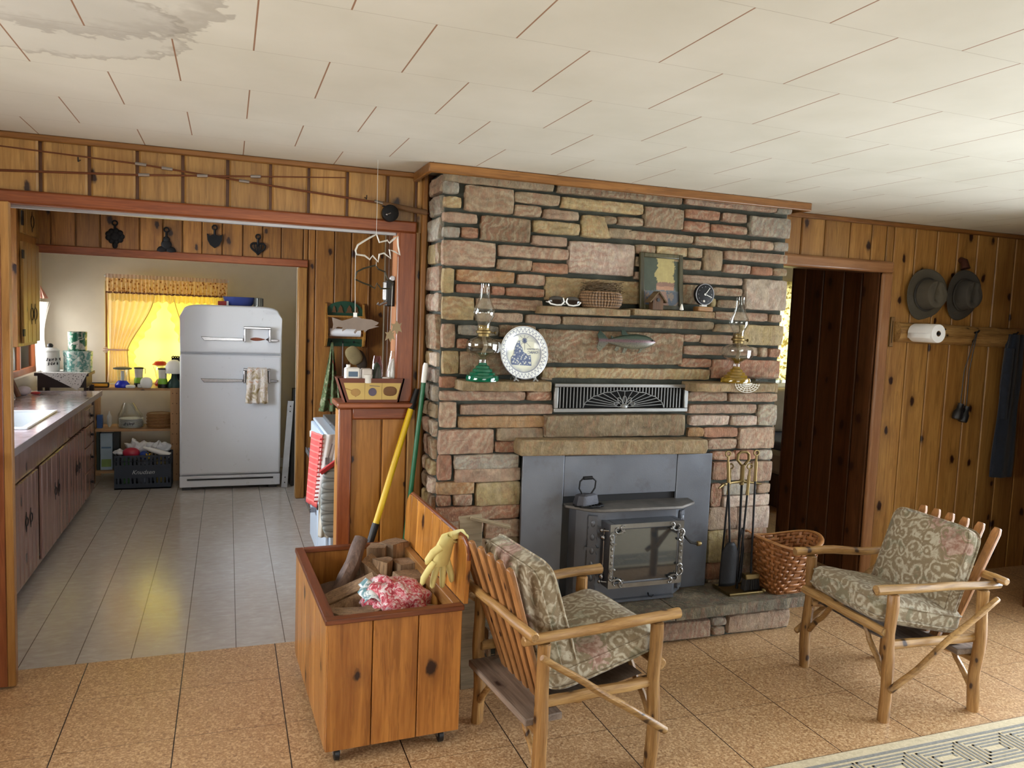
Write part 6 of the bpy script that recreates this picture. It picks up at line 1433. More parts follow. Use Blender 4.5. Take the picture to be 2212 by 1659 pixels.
# lanterns and lamps on the top board
l=thing('camp_lantern','camp lantern with deep blue base and clear globe on the shelf unit','lantern',(-.903,y,S1)); 
M().lathe([(.062,0),(.066,.012),(.062,.03),(.045,.052),(.036,.062)],(-.903,y,S1),20).obj('lantern_base',plain('deep_blue_plastic','1c30c0',.25),l); M().lathe([(.036,.062),(.042,.10),(.048,.165)],(-.903,y,S1),20,cap=False).obj('globe',CLEAR,l); M().lathe([(.055,.165),(.078,.168),(.078,.178),(.05,.186)],(-.903,y,S1),20).obj('lid',plain('dark_teal_lid','24404a',.4),l); M().lathe([(.015,.062),(.015,.15)],(-.903,y,S1),12).obj('bulb_tube',whitepl,l)
def green_lantern(x,yy,s,label):
    l=thing('green_lantern',label,'lantern',(x,yy,S1),0,'green and white camping lanterns')
    M().lathe([(.040*s,0),(.042*s,.01),(.040*s,.035)],(x,yy,S1),20).obj('foot',black,l); M().lathe([(.040*s,.035),(.041*s,.06*s),(.034*s,.085*s)],(x,yy,S1),20).obj('body',plain('lime_plastic_%d'%int(x*-100),'7cb42c',.4),l)
    M().lathe([(.033*s,.085*s),(.037*s,.165*s),(.034*s,.168*s)],(x,yy,S1),20).obj('diffuser',plain('milky_plastic_%d'%int(x*-100),'d8d6cc',.4),l); M().lathe([(.041*s,.166*s),(.041*s,.178*s),(.02*s,.183*s)],(x,yy,S1),20).obj('cap',black,l)
    M().tube([(x+.03*s,yy,S1+.175*s),(x+.055*s,yy,S1+.165*s),(x+.055*s,yy,S1+.12*s)],.003,6).obj('bail',black,l)
green_lantern(-.775,7.95,1.0,'green and white camping lantern beside the deep blue one'); green_lantern(-.565,7.85,1.02,'green and white camping lantern beside the white shaded lamp')
l=thing('red_lantern','red topped glass lantern at the back of the shelf unit','lantern',(-.60,8.05,S1))
M().lathe([(.045,0),(.05,.02),(.03,.06)],(-.60,8.05,S1),20).obj('tank',plain('red_enamel','a02018',.3),l); M().lathe([(.03,.06),(.045,.10),(.045,.16),(.03,.19)],(-.60,8.05,S1),20,cap=False).obj('globe',CLEAR,l); M().lathe([(.02,.185),(.075,.20),(.055,.215),(.045,.23),(.02,.235)],(-.60,8.05,S1),20).obj('hood',plain('red_enamel2','c02c18',.3),l)
M().tube([(-.64,8.05,S1+.12),(-.665,8.05,S1+.20),(-.60,8.05,S1+.255),(-.535,8.05,S1+.20),(-.56,8.05,S1+.12)],.0025,6).obj('wire_bail',steel,l)
l=thing('table_lamp','battery lamp with white dome shade and dark green base beside the refrigerator','lamp',(-.468,7.86,S1)); M().lathe([(.062,0),(.064,.015),(.056,.05),(.028,.085),(.022,.12),(.025,.15)],(-.468,7.86,S1),24).obj('lamp_base',plain('dark_green_plastic','2c4a44',.4),l); M().lathe([(.082,.135),(.084,.145),(.080,.19),(.062,.232),(.03,.258),(0,.262)],(-.468,7.86,S1),28,cap=False).obj('lamp_shade',whitepl,l)
q=M()
for i in range(7): a=i*.9; q.tube([(-.50+.02*i,8.03,S1+.272),(-.485+.02*i,8.02,S1+.285),(-.47+.02*i,8.03,S1+.272)],.006,6)
q.box(-.50,-.36,8.01,8.05,S1,S1+.27); add(q,'dark_wire_thing',iron,'dark metal lantern top behind the white shaded lamp','lantern')
# small white things
add(M().sphere((-.70,7.82,S1+.045),(.052,.04,.055),18,12,.8),'white_bulb_cover',whitepl,'white plastic dome lying on the shelf unit, larger of two','cover')
add(M().sphere((-.83,7.81,S1+.013),(.042,.03,.016),16,8,.6),'white_case',whitepl,'small flat white case at the front of the top board','case')
add(M().box(-.775,-.735,7.82,7.86,S1,S1+.034),'white_block',plain('white_block_plastic','d0d4dc',.5),'little white block between the case and the dome','block',bevel=.006)
o=add(B(-1.165,-1.01,7.83,7.88,S1,S1+.045),'yellow_torch',black,'black and yellow flat torch at the left of the shelf unit','torch',bevel=.008); B(-1.155,-1.02,7.826,7.83,S1+.010,S1+.036).obj('yellow_panel',plain('yellow_plastic','e0a020',.4),o,bevel=.002)
S2=.489
l=thing('bagged_plates','stack of white paper plates in a clear plastic bag on the middle board','plates',(-.84,7.93,S2)); q=M()
for i in range(8): q.lathe([(.09,0),(.105,.009),(.09,.009)],(-.84,7.93,S2+i*.0105),24)
q.obj('plate_stack',whitepl,l,smooth=20); q=M(); q.grid(lambda u,v: V3((-.84+(.112*(1-.6*v**2)*(1+.15*mn.noise(V3((math.cos(6.283*u)*2,math.sin(6.283*u)*2,v*5)))))*math.cos(6.283*u)-.02*v,7.93+.10*(1-.6*v**2)*math.sin(6.283*u),S2+.002+.225*v)),26,12,cu=True); q.obj('clear_bag',CLEAR,l,smooth=70)
marks=random.Random(4); q=M()
for i in range(7):
    x=-.885+.013*i; zc=S2+.042
    for k in range(3): q.beam((x+marks.uniform(-.005,.005),7.822,zc+marks.uniform(-.015,.0)),(x+marks.uniform(-.004,.006),7.822,zc+marks.uniform(.0,.016)),.0035,.002,(0,1,0))
q.obj('printed_marks',plain('dark_print','40444c',.5),l,smooth=0)
l=thing('basket_plates','stack of woven paper plate holders on the middle board','plate holders',(-.60,7.93,S2)); q=M()
for i in range(9): q.tube([(-.60+(.098+.006*(i%2))*math.cos(t),7.93+(.098+.006*(i%2))*math.sin(t),S2+.008+i*.0145) for t in [2*math.pi*k/28 for k in range(28)]],.0085,6,closed=True)
q.lathe([(0,.06),(.095,.062),(.095,.125),(0,.128)],(-.60,7.93,S2),24,cap=False); q.obj('woven_rings',weave('tan_wicker','b08658','7c5430'),l)
add(B(-1.115,-1.07,7.86,7.92,S2,S2+.12),'blue_carton',plain('blue_card','2c5088',.5),'small blue carton at the left end of the middle board','carton',bevel=.003)
add(M().lathe([(.006,0),(.022,.03),(.022,.10),(.008,.125),(.005,.15)],(-1.02,7.93,S2),14),'white_bottle',plain('milky_bottle','c8c8c0',.3),'slim milky white bottle on the middle board','bottle')
S3=.106
o=add(B(-1.085,-.985,7.84,7.92,S3,S3+.34),'cereal_box',plain('pale_blue_card','9cb0c0',.5),'tall pale blue printed box on the bottom board','box',bevel=.003); q=B(-1.075,-.995,7.836,7.84,S3+.03,S3+.10); q.obj('printed_picture',plain('green_print','7c9450',.5),o,smooth=0); B(-1.075,-.995,7.836,7.84,S3+.20,S3+.215).obj('printed_stripe',plain('blue_print','5c7894',.5),o,smooth=0)
add(B(-1.115,-1.092,7.84,7.98,S3,S3+.36),'dark_book',plain('dark_green_book','1e2c24',.5),'thin dark green book standing beside the pale blue box','book',smooth=0)
add(B(-.975,-.93,7.84,7.98,S3,S3+.35),'dark_folder',plain('dark_folder','26282a',.5),'thin dark folder standing right of the pale blue box','folder',smooth=0)
# crate on the floor
kx0,kx1,ky0,ky1=-.925,-.468,7.46,7.74
cr_=thing('milk_crate','dark navy plastic milk crate full of bottles standing on the kitchen floor','crate',(-.7,7.6,0)); nv=plain('navy_plastic','1c2634',.5,var=.1)
q=M()
def wall(fn):
    for z0,z1 in ((0,.05),(.100,.215),(.285,.300)): fn(0,1,z0,z1)
    n=14
    for i in range(n+1):
        a=i/n; fn(max(0,a-.018),min(1,a+.018),.05,.10); fn(max(0,a-.022),min(1,a+.022),.215,.285)
    for i in range(n): fn(i/n,(i+1)/n,.245,.252)
wall(lambda a,b,z0,z1: q.box(kx0+(kx1-kx0)*a,kx0+(kx1-kx0)*b,ky0,ky0+.012,z0,z1)); wall(lambda a,b,z0,z1: q.box(kx0+(kx1-kx0)*a,kx0+(kx1-kx0)*b,ky1-.012,ky1,z0,z1))
wall(lambda a,b,z0,z1: q.box(kx0,kx0+.012,ky0+.012+(ky1-ky0-.024)*a,ky0+.012+(ky1-ky0-.024)*b,z0,z1)); wall(lambda a,b,z0,z1: q.box(kx1-.012,kx1,ky0+.012+(ky1-ky0-.024)*a,ky0+.012+(ky1-ky0-.024)*b,z0,z1))
q.box(kx0,kx1,ky0,ky1,0,.012); q.obj('crate_body',nv,cr_,smooth=0)
text('Knudsen',.052,(-.695,ky0-.0012,.150),(R(90),0,0),plain('crate_print','a8acb0',.5),cr_,.0004,.35)
G='bottles and bags in the navy crate'
add(M().sphere((-.80,7.56,.31),(.070,.05,.045),18,12,.9),'red_bottle',plain('red_plastic','b02840',.35),'rounded red plastic bottle lying on top in the crate','bottle',G)
q=M().tube([(-.66,7.54,.345),(-.48,7.52,.285)],[.020,.026],14); q.tube([(-.70,7.545,.358),(-.66,7.54,.345)],[.010,.014],10); add(q,'white_bottle_lying',whitepl,'long white bottle lying towards the right of the crate','bottle',G)
add(M().sphere((-.70,7.58,.28),(.04,.04,.04),12,8),'blue_bottle',plain('blue_bottle_plastic','2848a0',.3),'blue bottle between the red and white bottles in the crate','bottle',G)
q=M()
for k in range(4): a=.4+k*.75; q.tube([(-.66,7.51,.27),(-.66+.045*math.cos(a),7.50,.27+.045*math.sin(a))],[.014,.004],8)
add(q,'yellow_star_toy',plain('yellow_toy','d8b020',.4),'yellow spiky thing at the front of the crate','toy',G)
bgm=plain('crinkled_white_bag','d8dadd',.4,bump=.8,bscale=30)
for (x,w,zt,lab) in ((-.75,.10,.42,'crumpled white plastic bag in the middle of the crate'),(-.56,.085,.40,'crumpled white plastic bag at the right of the crate'),(-.90,.05,.33,'white plastic bag end hanging out of the left of the crate')):
    q=M(); 
    def f(u,v,x=x,w=w,zt=zt):
        a=6.283*u; c=math.cos(math.pi*(v-.5)); p=V3((w*c*math.cos(a),.06*c*math.sin(a),(zt-.27)*(v))); k=1+.5*mn.noise(p*26+V3((x*9,0,0))); return V3((x+p.x*k,7.64+p.y*k,.27+p.z*k))
    q.grid(f,26,14,cu=True); add(q,'plastic_bag',bgm,lab,'bag',G,smooth=60)
for i in range(3): add(M().lathe([(.04,0),(.04,.22),(.018,.25),(.018,.27)],(-.84+i*.14,7.60,.012),14),'detergent_bottle',plain('detergent_%d'%i,('5c8c54','8a90a0','a8944c')[i],.4),('greenish','grey','yellowish')[i]+' bottle standing low inside the crate','bottle',G)
# side table with leopard cloth, tins
tb=thing('side_table','small dark table under a black and white spotted cloth in the nook corner','table',(-1.31,7.62,0))
dkw=plain('dark_table_wood','2a1a18',.4)
B(-1.52,-1.115,7.44,7.78,1.00,1.025).obj('tabletop',dkw,tb,smooth=0); B(-1.50,-1.135,7.46,7.76,.90,1.0).obj('apron',dkw,tb,smooth=0)
for x,yy in ((-1.50,7.46),(-1.155,7.46),(-1.50,7.74),(-1.155,7.74)): B(x,x+.035,yy,yy+.035,0,.90).obj('leg',dkw,tb,smooth=0)
def leo():
    n=N('spotted_cloth'); v=n.coord(); vo=n.n('TexVoronoi'); vo.inputs['Scale'].default_value=75; n.l(v,vo.inputs['Vector']); n.base(n.ramp(n.math('ADD',vo.outputs['Distance'],n.math('MULTIPLY',n.noise(v,60,2),.4)),[(.40,hx('1e1c20')),(.5,hx('d8d4d2'))])); n.set(rough=.9); return n.m
LEO=leo(); cl=thing('spotted_cloth','black and white spotted cloth with a point hanging over the table front','cloth',(-1.31,7.6,.88))
B(-1.47,-1.12,7.44,7.78,1.0255,1.029).obj('cloth_top',LEO,cl,smooth=0)
M().poly([(-1.47,1.029),(-1.12,1.029),(-1.135,1.0),(-1.175,.915),(-1.20,.878),(-1.225,.895),(-1.36,.97)],7.434,7.4385,'xz').obj('hanging_point',LEO,cl,smooth=0)
def tin(cx,cy,r,z0,h,name,label,c1,c2,n0,k=30):
    t=thing(name,label,'tin',(cx,cy,z0)); n=N('tin_print_'+n0); v=n.coord(); a=n.noise(v,k,3,.6,.8); n.base(n.ramp(a,[(.46,hx(c1)),(.56,hx(c2))])); n.set(rough=.3,metal=.2)
    M().lathe([(r,0),(r,h*.8)],(cx,cy,z0),36).obj('tin_body',n.m,t,smooth=40); M().lathe([(r*1.025,h*.74),(r*1.025,h*.98),(r*.97,h)],(cx,cy,z0),36).obj('tin_lid',n.m,t,smooth=40)
tin(-1.222,7.62,.112,1.030,.178,'large_tin','wide aqua green cookie tin with blue figures, lower of two','5c9088','c0ccc4','a')
tin(-1.225,7.62,.073,1.209,.165,'small_tin','smaller dark green floral tin standing on the wide aqua tin','1c5c44','c4c0b4','b',22)
cn=thing('white_canister','white lidded canister with dark printed marks beside the cookie tins','canister',(-1.435,7.58,1.030)); M().lathe([(.066,0),(.070,.01),(.070,.16),(.066,.168)],(-1.425,7.58,1.030),30).obj('canister_body',whitepl,cn,smooth=40); M().lathe([(.070,.168),(.072,.18),(.05,.20),(0,.205)],(-1.425,7.58,1.030),30,cap=False).obj('canister_lid',whitepl,cn); M().sphere((-1.425,7.58,1.250),(.024,.024,.020),12,8).obj('lid_knob',black,cn)
pk=plain('dark_lettering','2c2c30',.5); q=M()
for row,(zc,n_) in enumerate(((1.135,5),(1.10,4))):
    for i in range(n_):
        x=-1.435+.020*i+.008*row; yy_=7.58-math.sqrt(.0712**2-(x+1.425)**2)
        for k in range(4): q.beam((x+marks.uniform(-.008,.008),yy_-.001,zc+marks.uniform(-.016,.0)),(x+marks.uniform(-.006,.008),yy_-.001,zc+marks.uniform(.0,.016)),.0045,.003,(0,1,0))
q.obj('printed_marks',pk,cn,smooth=0)
# ---------------------------------------------------------------- nook window curtains
def sheer(name,c,tr,scale=12):
    n=N(name); out=[x for x in n.t.nodes if x.type=='OUTPUT_MATERIAL'][0]; col=hx(c)
    df=n.n('BsdfDiffuse'); df.inputs[0].default_value=col; tl_=n.n('BsdfTranslucent'); tl_.inputs[0].default_value=col; tp=n.n('BsdfTransparent'); tp.inputs[0].default_value=col
    a=n.n('MixShader',i_0=.62 if 'roller' in name else .38); b=n.n('MixShader',i_0=tr); n.l(df.outputs[0],a.inputs[1]); n.l(tl_.outputs[0],a.inputs[2]); n.l(a.outputs[0],b.inputs[1]); n.l(tp.outputs[0],b.inputs[2]); n.l(b.outputs[0],out.inputs[0]); return n.m
YSH=sheer('yellow_roller_shade','fff6ae',.05); PNK=sheer('pink_sheer','e6cfc4',.32); CRM=sheer('cream_ruffle','f2e6b8',.45); WSH=sheer('white_sheer','f2f0ea',.35)
o=B(-1.075,-.045,8.27,8.272,.87,1.84).obj('roller_shade',YSH,smooth=0); tag(o,'translucent yellow shade drawn down over the nook window','window shade')
va=thing('window_valance','ruffled orange flowered valance over the yellow nook window','valance',(-.54,8.2,1.64))
def valm():
    n=N('orange_flowered_cloth'); out=[x for x in n.t.nodes if x.type=='OUTPUT_MATERIAL'][0]; v=n.coord(); vo=n.n('TexVoronoi'); vo.inputs['Scale'].default_value=34; n.l(v,vo.inputs['Vector'])
    c=n.ramp(vo.outputs['Distance'],[(.16,hx('7a3c28')),(.30,hx('dcae78')),(.6,hx('ecd0a4'))]); df=n.n('BsdfDiffuse'); tl_=n.n('BsdfTranslucent'); n.l(c,df.inputs[0]); n.l(c,tl_.inputs[0]); a=n.n('MixShader',i_0=.30); n.l(df.outputs[0],a.inputs[1]); n.l(tl_.outputs[0],a.inputs[2]); n.l(a.outputs[0],out.inputs[0]); return n.m
VM=valm()
def pleat(x0,x1,z0,z1,y,amp,f,mat,name,par,ny=8,lower=.01,seed=0):
    q=M(); q.grid(lambda u,v: V3((x0+(x1-x0)*u,y+amp*math.sin(u*f*6.283+.8*math.sin(u*17+seed))*(.4+.6*v),z1-(z1-z0)*v+lower*math.sin(u*f*6.283*.5)*v)),220,ny); return q.obj(name,mat,par,smooth=80)
pleat(-1.075,-.005,1.865,1.905,8.165,.010,34,PNK,'heading_ruffle',va,5,.004)
pleat(-1.075,-.005,1.735,1.868,8.16,.016,30,VM,'flowered_band',va,10,.004,2)
pleat(-1.06,-.02,1.655,1.738,8.17,.014,30,CRM,'lower_ruffle',va,6,.010,3)
pleat(-1.075,-.005,1.725,1.742,8.152,.012,44,plain('brown_lace_edge','8a6048',.9),'brown_edging',va,3,.003,4)
o=M().tube([(-1.09,8.19,1.885),(.01,8.19,1.885)],.008,8).obj('curtain_rod',white); tag(o,'thin white curtain rod behind the flowered valance','curtain rod')
def panel(label,xt0,xt1,xm0,xm1,xb0,xb1,zt,zm,zb,mat,name,y=8.215,f=7):
    t=thing(name,label,'curtain',((xt0+xt1)/2,y,zb)); 
    def fx(u,v):
        if v<.62: s=v/.62; s=s*s*(3-2*s)*.5+s*.5; a0=xt0+(xm0-xt0)*s; a1=xt1+(xm1-xt1)*(s**1.35)
        else: s=(v-.62)/.38; a0=xm0+(xb0-xm0)*s; a1=xm1+(xb1-xm1)*s
        return a0+(a1-a0)*u
    zf=lambda v: zt+(zm-zt)*v/.62 if v<.62 else zm+(zb-zm)*(v-.62)/.38
    q=M(); q.grid(lambda u,v: V3((fx(u,v),y+.012*math.sin(u*f*6.283+v*2),zf(v))),90,26); q.obj('curtain_panel',mat,t,smooth=80)
    side=1 if abs(xt1-xb1)>abs(xt0-xb0) else 0
    q=M(); q.grid(lambda u,v: V3((fx(side,v)+(.065*u+.012*math.sin(v*60)*u)*(1 if side else -1),y-.012+.010*math.sin(v*75)*u,zf(v)-.03*u)),5,120); q.obj('ruffle',CRM if mat is not WSH else WSH,t,smooth=80)
    q=M(); q.tube([(fx(side,v),y-.016,zf(v)) for v in [i/60*.98 for i in range(61)]],.0035,5); q.obj('ruffle_seam',plain('tan_seam_'+str(int(abs(xt0*100))),'a08450',.9),t)
    q=M(); xm=(xm0+xm1)/2; w=(xm1-xm0)/2+.01; q.tube([(xm+w*math.cos(a),y+.022*math.sin(a),zm) for a in [6.283*i/20 for i in range(20)]],.008,6,closed=True)
    for s in (-1,1): q.tube([(xm0,y-.02,zm),(xm0-.03,y-.03,zm+.03*s),(xm0-.05,y-.02,zm+.012*s),(xm0,y-.02,zm)],.006,6)
    q.obj('tie_bow',mat,t); return t
panel('pale pink sheer curtain tied back on the left of the yellow window',-1.075,-.66,-1.055,-.90,-1.075,-.88,1.75,1.19,.88,PNK,'tieback_curtain')
panel('cream sheer curtain edge beside the refrigerator at the yellow window',-.50,-.02,-.34,-.02,-.30,-.02,1.75,1.15,.90,CRM,'tieback_curtain_cream',8.225)
bt=thing('side_window_curtain','white sheer curtain tied beside the small side window above the counter','curtain',(-1.57,7.9,.84))
q=M(); q.grid(lambda u,v: V3((-1.56+.016*math.sin(u*40),7.74+.52*u*(1-.55*math.sin(math.pi*min(1,v*1.25))**1.0),1.62-.75*v)),70,20); q.obj('curtain_panel',WSH,bt,smooth=80)
q=M(); q.grid(lambda u,v: V3((-1.535+.02*math.sin(v*40)*u,7.76+.10*u+.02*math.sin(v*30),1.10-.24*v)),6,60); q.obj('ruffle',WSH,bt,smooth=80)
o=M().grid(lambda u,v: V3((-1.575+.06*u*v,8.0+.02*math.sin(u*9),1.76-.11*v)),8,8).obj('pink_hanging_cloth',plain('pink_cloth','d8a090',.8),smooth=60,solid=.003); tag(o,'small pink cloth hanging on the wall right of the yellow wall cabinet','cloth')
add(M().tube([(-1.47,6.70,.905),(-1.53,6.72,1.06),(-1.545,6.73,1.14)],[.020,.014,.010],10),'brown_bottle',plain('brown_stick','6a4430',.5),'brown wooden utensil leaning in the corner of the counter','utensil')
q=M(); q.sphere((-1.47,6.86,.935),(.05,.06,.036),16,10); add(q,'white_rag',plain('white_rag_cloth','d4ccd8',.9,bump=.8,bscale=40),'crumpled white rag on the counter end under the window','rag')
add(M().sphere((-1.40,6.90,.912),(.035,.03,.012),12,8),'red_sponge',plain('red_sponge','b04040',.8),'small red sponge beside the white rag on the counter','sponge')
# ---------------------------------------------------------------- partition wall things
th=thing('towel_holder','green arched paper towel holder with fir trees on the kitchen wall','towel holder',(.945,6.78,1.33))
grn=plain('forest_green_paint','14402c',.5,var=.1); hp=wood('holder_pine','b8843c','8a5c24',knots=0)
q=M(); q.poly([(.80,1.60),(1.105,1.60),(1.105,1.64)]+[(.9525+.1525*math.cos(a),1.64+.085*math.sin(a)) for a in [math.pi*i/16 for i in range(1,16)]]+[(.80,1.64)],6.835,6.855,'xz'); hb=q.obj('arched_back',grn,th,smooth=0)
q=B(.80,1.105,6.838,6.855,1.36,1.60); q.obj('back_board',hp,th,smooth=0); B(.80,1.105,6.835,6.855,1.335,1.40).obj('lower_board',grn,th,smooth=0)
for x in (.785,1.105):
    q=M(); q.poly([(6.855,1.325),(6.80,1.335),(6.74,1.40),(6.725,1.50),(6.75,1.57),(6.80,1.62),(6.83,1.70),(6.855,1.71)],x,x+.016,'yz'); q.obj('side_bracket',hp,th,smooth=0)
tr_=plain('brown_tree_cutout','5c3c1c',.6)
for x,s in ((.915,1),(.99,1.1),(1.05,.8),(.86,.7)):
    M().poly([(x-.028*s,1.625),(x-.012*s,1.655),(x-.020*s,1.655),(x,1.69*1+.02*(s-1)),(x+.020*s,1.655),(x+.012*s,1.655),(x+.028*s,1.625)],6.828,6.835,'xz').obj('tree_cutout',tr_,hb,smooth=0)
B(.80,1.105,6.77,6.835,1.585,1.60).obj('top_ledge',hp,th,smooth=0)
tr2=M().lathe([(.03,-.13),(.034,-.13),(.034,.13),(.03,.13)],(.952,6.785,1.455),24,'X').obj('paper_roll',rollm()); tag(tr2,'white paper roll held in the green towel holder','paper towel roll'); M().lathe([(.012,-.152),(.012,.152)],(.952,6.785,1.455),12,'X').obj('spindle',hp,th)
for x in (.838,.935,1.03): 
    o=M().tube([(x,6.835,1.375),(x,6.80,1.365),(x,6.795,1.385)],.004,6).obj('hook',iron,th)
apm=N('green_plaid_apron'); v=apm.coord(); a=apm.noise(v,16,3,.6,1); apm.base(apm.ramp(a,[(.36,hx('7c2c24')),(.41,hx('4c5c38')),(.55,hx('6c7a54')),(.68,hx('b0ae90'))])); apm.set(rough=.9)
ap=thing('hanging_apron','green and red patterned apron hanging from the towel holder','apron',(.84,6.79,.75))
q=M(); q.grid(lambda u,v: V3((.845+(.008+.085*v**1.1)*(2*u-1)-.01*v,6.79+.022*math.sin(u*15+v*2)*min(1,v*3),1.370-.60*v)),30,24); q.obj('apron_cloth',apm.m,ap,smooth=80,solid=.003)
o=M().tube([(.935,6.79,1.36),(.937,6.785,1.02)],.005,6).obj('utensil_chain',steel); tag(o,'thin metal utensil hanging from the green holder','utensil'); M().sphere((.937,6.785,1.005),(.014,.010,.022)).obj('utensil_end',chrome,o)
ph=thing('pot_holder','tan and brown quilted mitt hanging from the green holder','pot holder',(1.05,6.77,1.12)); q=M(); q.sphere((1.03,6.775,1.26),(.065,.022,.085),18,12,.8); q.xf(Matrix.Translation((1.03,6.775,1.26))@Matrix.Rotation(R(-35),4,'Y')@Matrix.Translation((-1.03,-6.775,-1.26))); q.obj('mitt_body',plain('tan_quilt','8a7a54',.9,bump=.5),ph)
q=M(); q.sphere((1.09,6.79,1.22),(.05,.02,.09),18,12,.8); q.xf(Matrix.Translation((1.09,6.79,1.22))@Matrix.Rotation(R(-20),4,'Y')@Matrix.Translation((-1.09,-6.79,-1.22))); q.obj('dark_lining',plain('dark_quilt','3c3024',.9,bump=.5),ph)
# ---------------------------------------------------------------- range
rg_=thing('enamel_range','white enamel range with chrome handles behind the half wall','range',(.85,4.95,0))
wb2=plain('bluish_white_enamel','c4d2e0',.22,var=.02)
RX,RY0,RY1=.535,4.52,5.42
B(RX+.03,1.28,RY0,RY1,.06,.885).obj('range_body',wb2,rg_,bevel=.012); B(RX+.08,1.26,RY0+.03,RY1-.03,0,.06).obj('plinth',black,rg_,smooth=0)
B(RX+.02,1.28,RY0-.005,RY1+.005,.885,.905).obj('range_top',wb2,rg_,bevel=.008)
for (a,b,z0,z1) in ((4.95,5.40,.40,.72),(4.95,5.40,.09,.38),(4.54,4.93,.09,.50),(4.54,4.93,.52,.72)):
    d=B(RX+.008,RX+.032,a,b,z0,z1).obj('oven_door',wb2,rg_,bevel=.010)
    q=M(); 
    for i in range(3): q.beam((RX-.030,a+.06,z1-.035+i*.012),(RX-.030,b-.06,z1-.035+i*.012),.010,.009)
    q.box(RX-.03,RX+.01,a+.07,a+.09,z1-.04,z1-.008); q.box(RX-.03,RX+.01,b-.09,b-.07,z1-.04,z1-.008); q.obj('handle',chrome,d,bevel=.002)
for yy in (4.62,4.80,5.05,5.22,5.36): M().lathe([(.022,0),(.024,.01),(.020,.03)],(RX-.005,yy,.80),16,'X').obj('control_knob',whitepl if yy>5.3 else black,rg_)
q=B(RX+.006,RX+.03,RY0,RY1,.735,.882); q.obj('control_panel',wb2,rg_,bevel=.006)
B(RX+.08,1.15,4.56,4.95,.905,.935).obj('griddle_cover',plain('dark_grey_enamel','3e3e40',.3),rg_,bevel=.006); B(RX+.08,1.15,4.99,5.38,.905,.930).obj('griddle_cover',plain('dark_grey_enamel2','4a4a4a',.3),rg_,bevel=.006)
tl1=thing('striped_towel','red and white dish towel with spatula print over the range front','towel',(RX-.05,4.78,.38)); 
rm=N('red_white_towel'); tc=rm.n('TexCoord'); sp=rm.n('SeparateXYZ'); rm.l(tc.outputs['Object'],sp.inputs[0]); wv=rm.math('FRACT',rm.math('MULTIPLY',sp.outputs[2],28.0)); rd=rm.mix(rm.math('LESS_THAN',wv,.25),hx('c8504c'),hx('d8726a')); rm.base(rd); rm.set(rough=.9)
def hang(A,B_,z0,z1,mat,name,par,amp=.008,dx=0,dz=0):
    q=M(); q.grid(lambda u,v: V3((A[0]+(B_[0]-A[0])*u+dx*v,A[1]+(B_[1]-A[1])*u+amp*math.sin(u*11+v*2),z1+dz*u-(z1-z0)*v)),24,20); return q.obj(name,mat,par,smooth=80,solid=.004)
hang((.470,4.66),(.515,4.50),.50,.925,rm.m,'red_border',tl1,.006,-.025); wt_=hang((.515,4.498),(.61,4.475),.54,.93,plain('white_towel_cloth','d8d4d0',.9),'white_field',tl1,.006,-.04)
q=M(); 
for i in range(16): q.box(.500-.03*(1-i/16),.522-.03*(1-i/16),4.478,4.483,.54+i*.024,.548+i*.024)
q.obj('stitched_edge',plain('red_stitch','c85050',.9),wt_,smooth=0)
q=M(); q.beam((.565,4.462,.88),(.545,4.462,.80),.006,.004,(0,1,0)); q.box(.528,.552,4.460,4.464,.76,.80); q.obj('spatula_print',plain('grey_print','7c7474',.8),wt_,smooth=0)
mt=thing('oven_mitt','grey quilted oven mitt with red band hanging on the range front','oven mitt',(.585,4.42,.34))
qm=N('grey_quilting'); tc=qm.n('TexCoord'); sp=qm.n('SeparateXYZ'); qm.l(tc.outputs['Object'],sp.inputs[0])
d1_=qm.math('FRACT',qm.math('MULTIPLY',qm.math('ADD',sp.outputs[1],sp.outputs[2]),16.0)); d2_=qm.math('FRACT',qm.math('MULTIPLY',qm.math('SUBTRACT',sp.outputs[1],sp.outputs[2]),16.0))
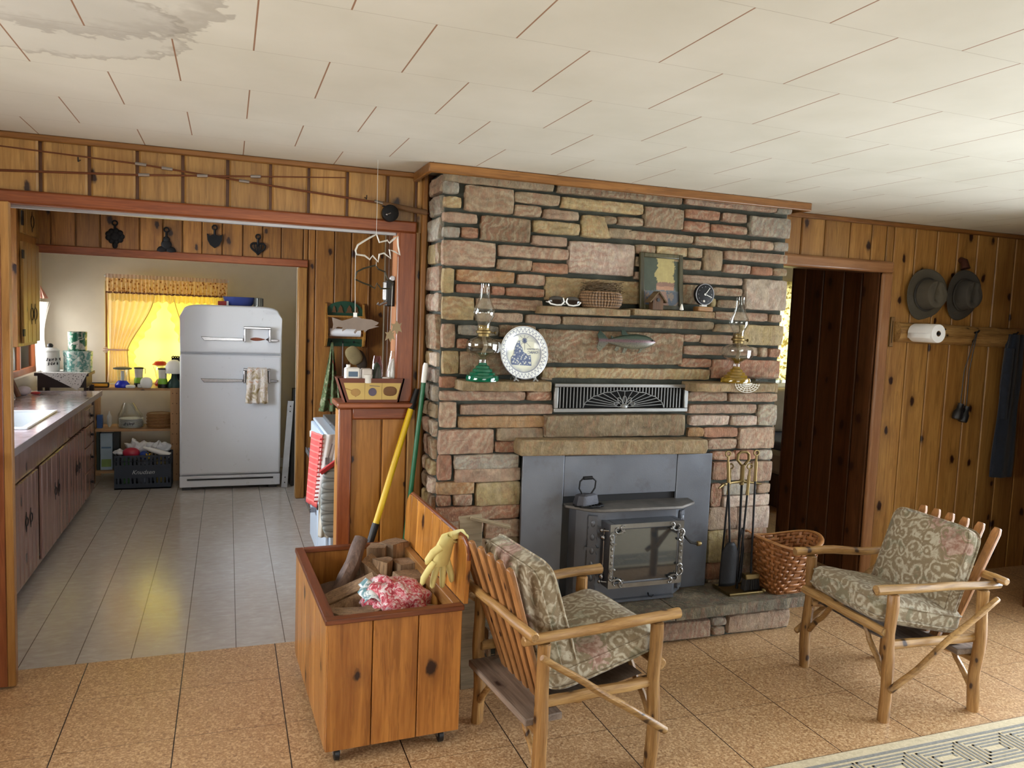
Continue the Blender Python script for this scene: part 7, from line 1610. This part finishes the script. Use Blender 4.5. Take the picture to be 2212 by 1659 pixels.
gq=qm.math('MINIMUM',qm.math('MINIMUM',d1_,qm.math('SUBTRACT',1.0,d1_)),qm.math('MINIMUM',d2_,qm.math('SUBTRACT',1.0,d2_))); qm.base(qm.ramp(gq,[(.0,hx('6c706e')),(.12,hx('9a9e9a'))])); qm.set(rough=.9); qm.bump(gq,.8,.02)
q=M(); q.sphere((.585,4.42,.56),(.085,.026,.22),20,14,.7); q.obj('mitt_body',qm.m,mt,smooth=80)
q=M(); q.beam((.495,4.40,.725),(.64,4.40,.83),.024,.030,(0,1,0)); q.obj('red_band',plain('red_binding','a82c2c',.8),mt,bevel=.004)
hang((.50,4.49),(.56,4.47),.33,.56,plain('cream_cloth','c8c0b0',.9),'cream_towel_end',tl1,.010)
# ---------------------------------------------------------------- bedroom glimpse beyond the hall
bd_=thing('bed','bed with grey blanket glimpsed through the doorway','bed',(5.4,6.0,0))
B(4.7,6.4,5.35,6.6,.30,.52).obj('mattress',plain('mattress_white','b8b4ac',.9),bd_,bevel=.04); B(4.72,6.38,5.33,6.58,.0,.30).obj('bed_frame',pine_hall,bd_,smooth=0); B(4.75,6.3,5.30,6.45,.50,.60).obj('blanket',plain('blue_grey_blanket','6c7484',.9,bump=.4),bd_,bevel=.04)
add(M().sphere((5.20,6.35,.82),(.36,.14,.22),20,12,.6),'pillow',plain('beige_pillow','a89880',.9),'beige pillow standing on the bed under the bedroom window','pillow')
window(7,'y',6.68,4.9,6.1,1.02,2.08,2,1,whitepl)
def flor():
    n=N('yellow_leafy_curtain'); out=[x for x in n.t.nodes if x.type=='OUTPUT_MATERIAL'][0]; v=n.coord(); c=n.ramp(n.noise(v,22,4,.6,.5),[(.42,hx('7c6c34')),(.52,hx('f4e8a8'))]); df=n.n('BsdfDiffuse'); tl_=n.n('BsdfTranslucent'); n.l(c,df.inputs[0]); n.l(c,tl_.inputs[0]); a=n.n('MixShader',i_0=.7); n.l(df.outputs[0],a.inputs[1]); n.l(tl_.outputs[0],a.inputs[2]); n.l(a.outputs[0],out.inputs[0]); return n.m
q=M(); q.grid(lambda u,v: V3((4.88+1.24*u,6.60+.02*math.sin(u*60),2.12-1.02*v)),140,4); o=q.obj('leafy_curtain',flor(),smooth=80); tag(o,'yellow leafy curtain glowing in the bedroom window past the chimney','curtain')
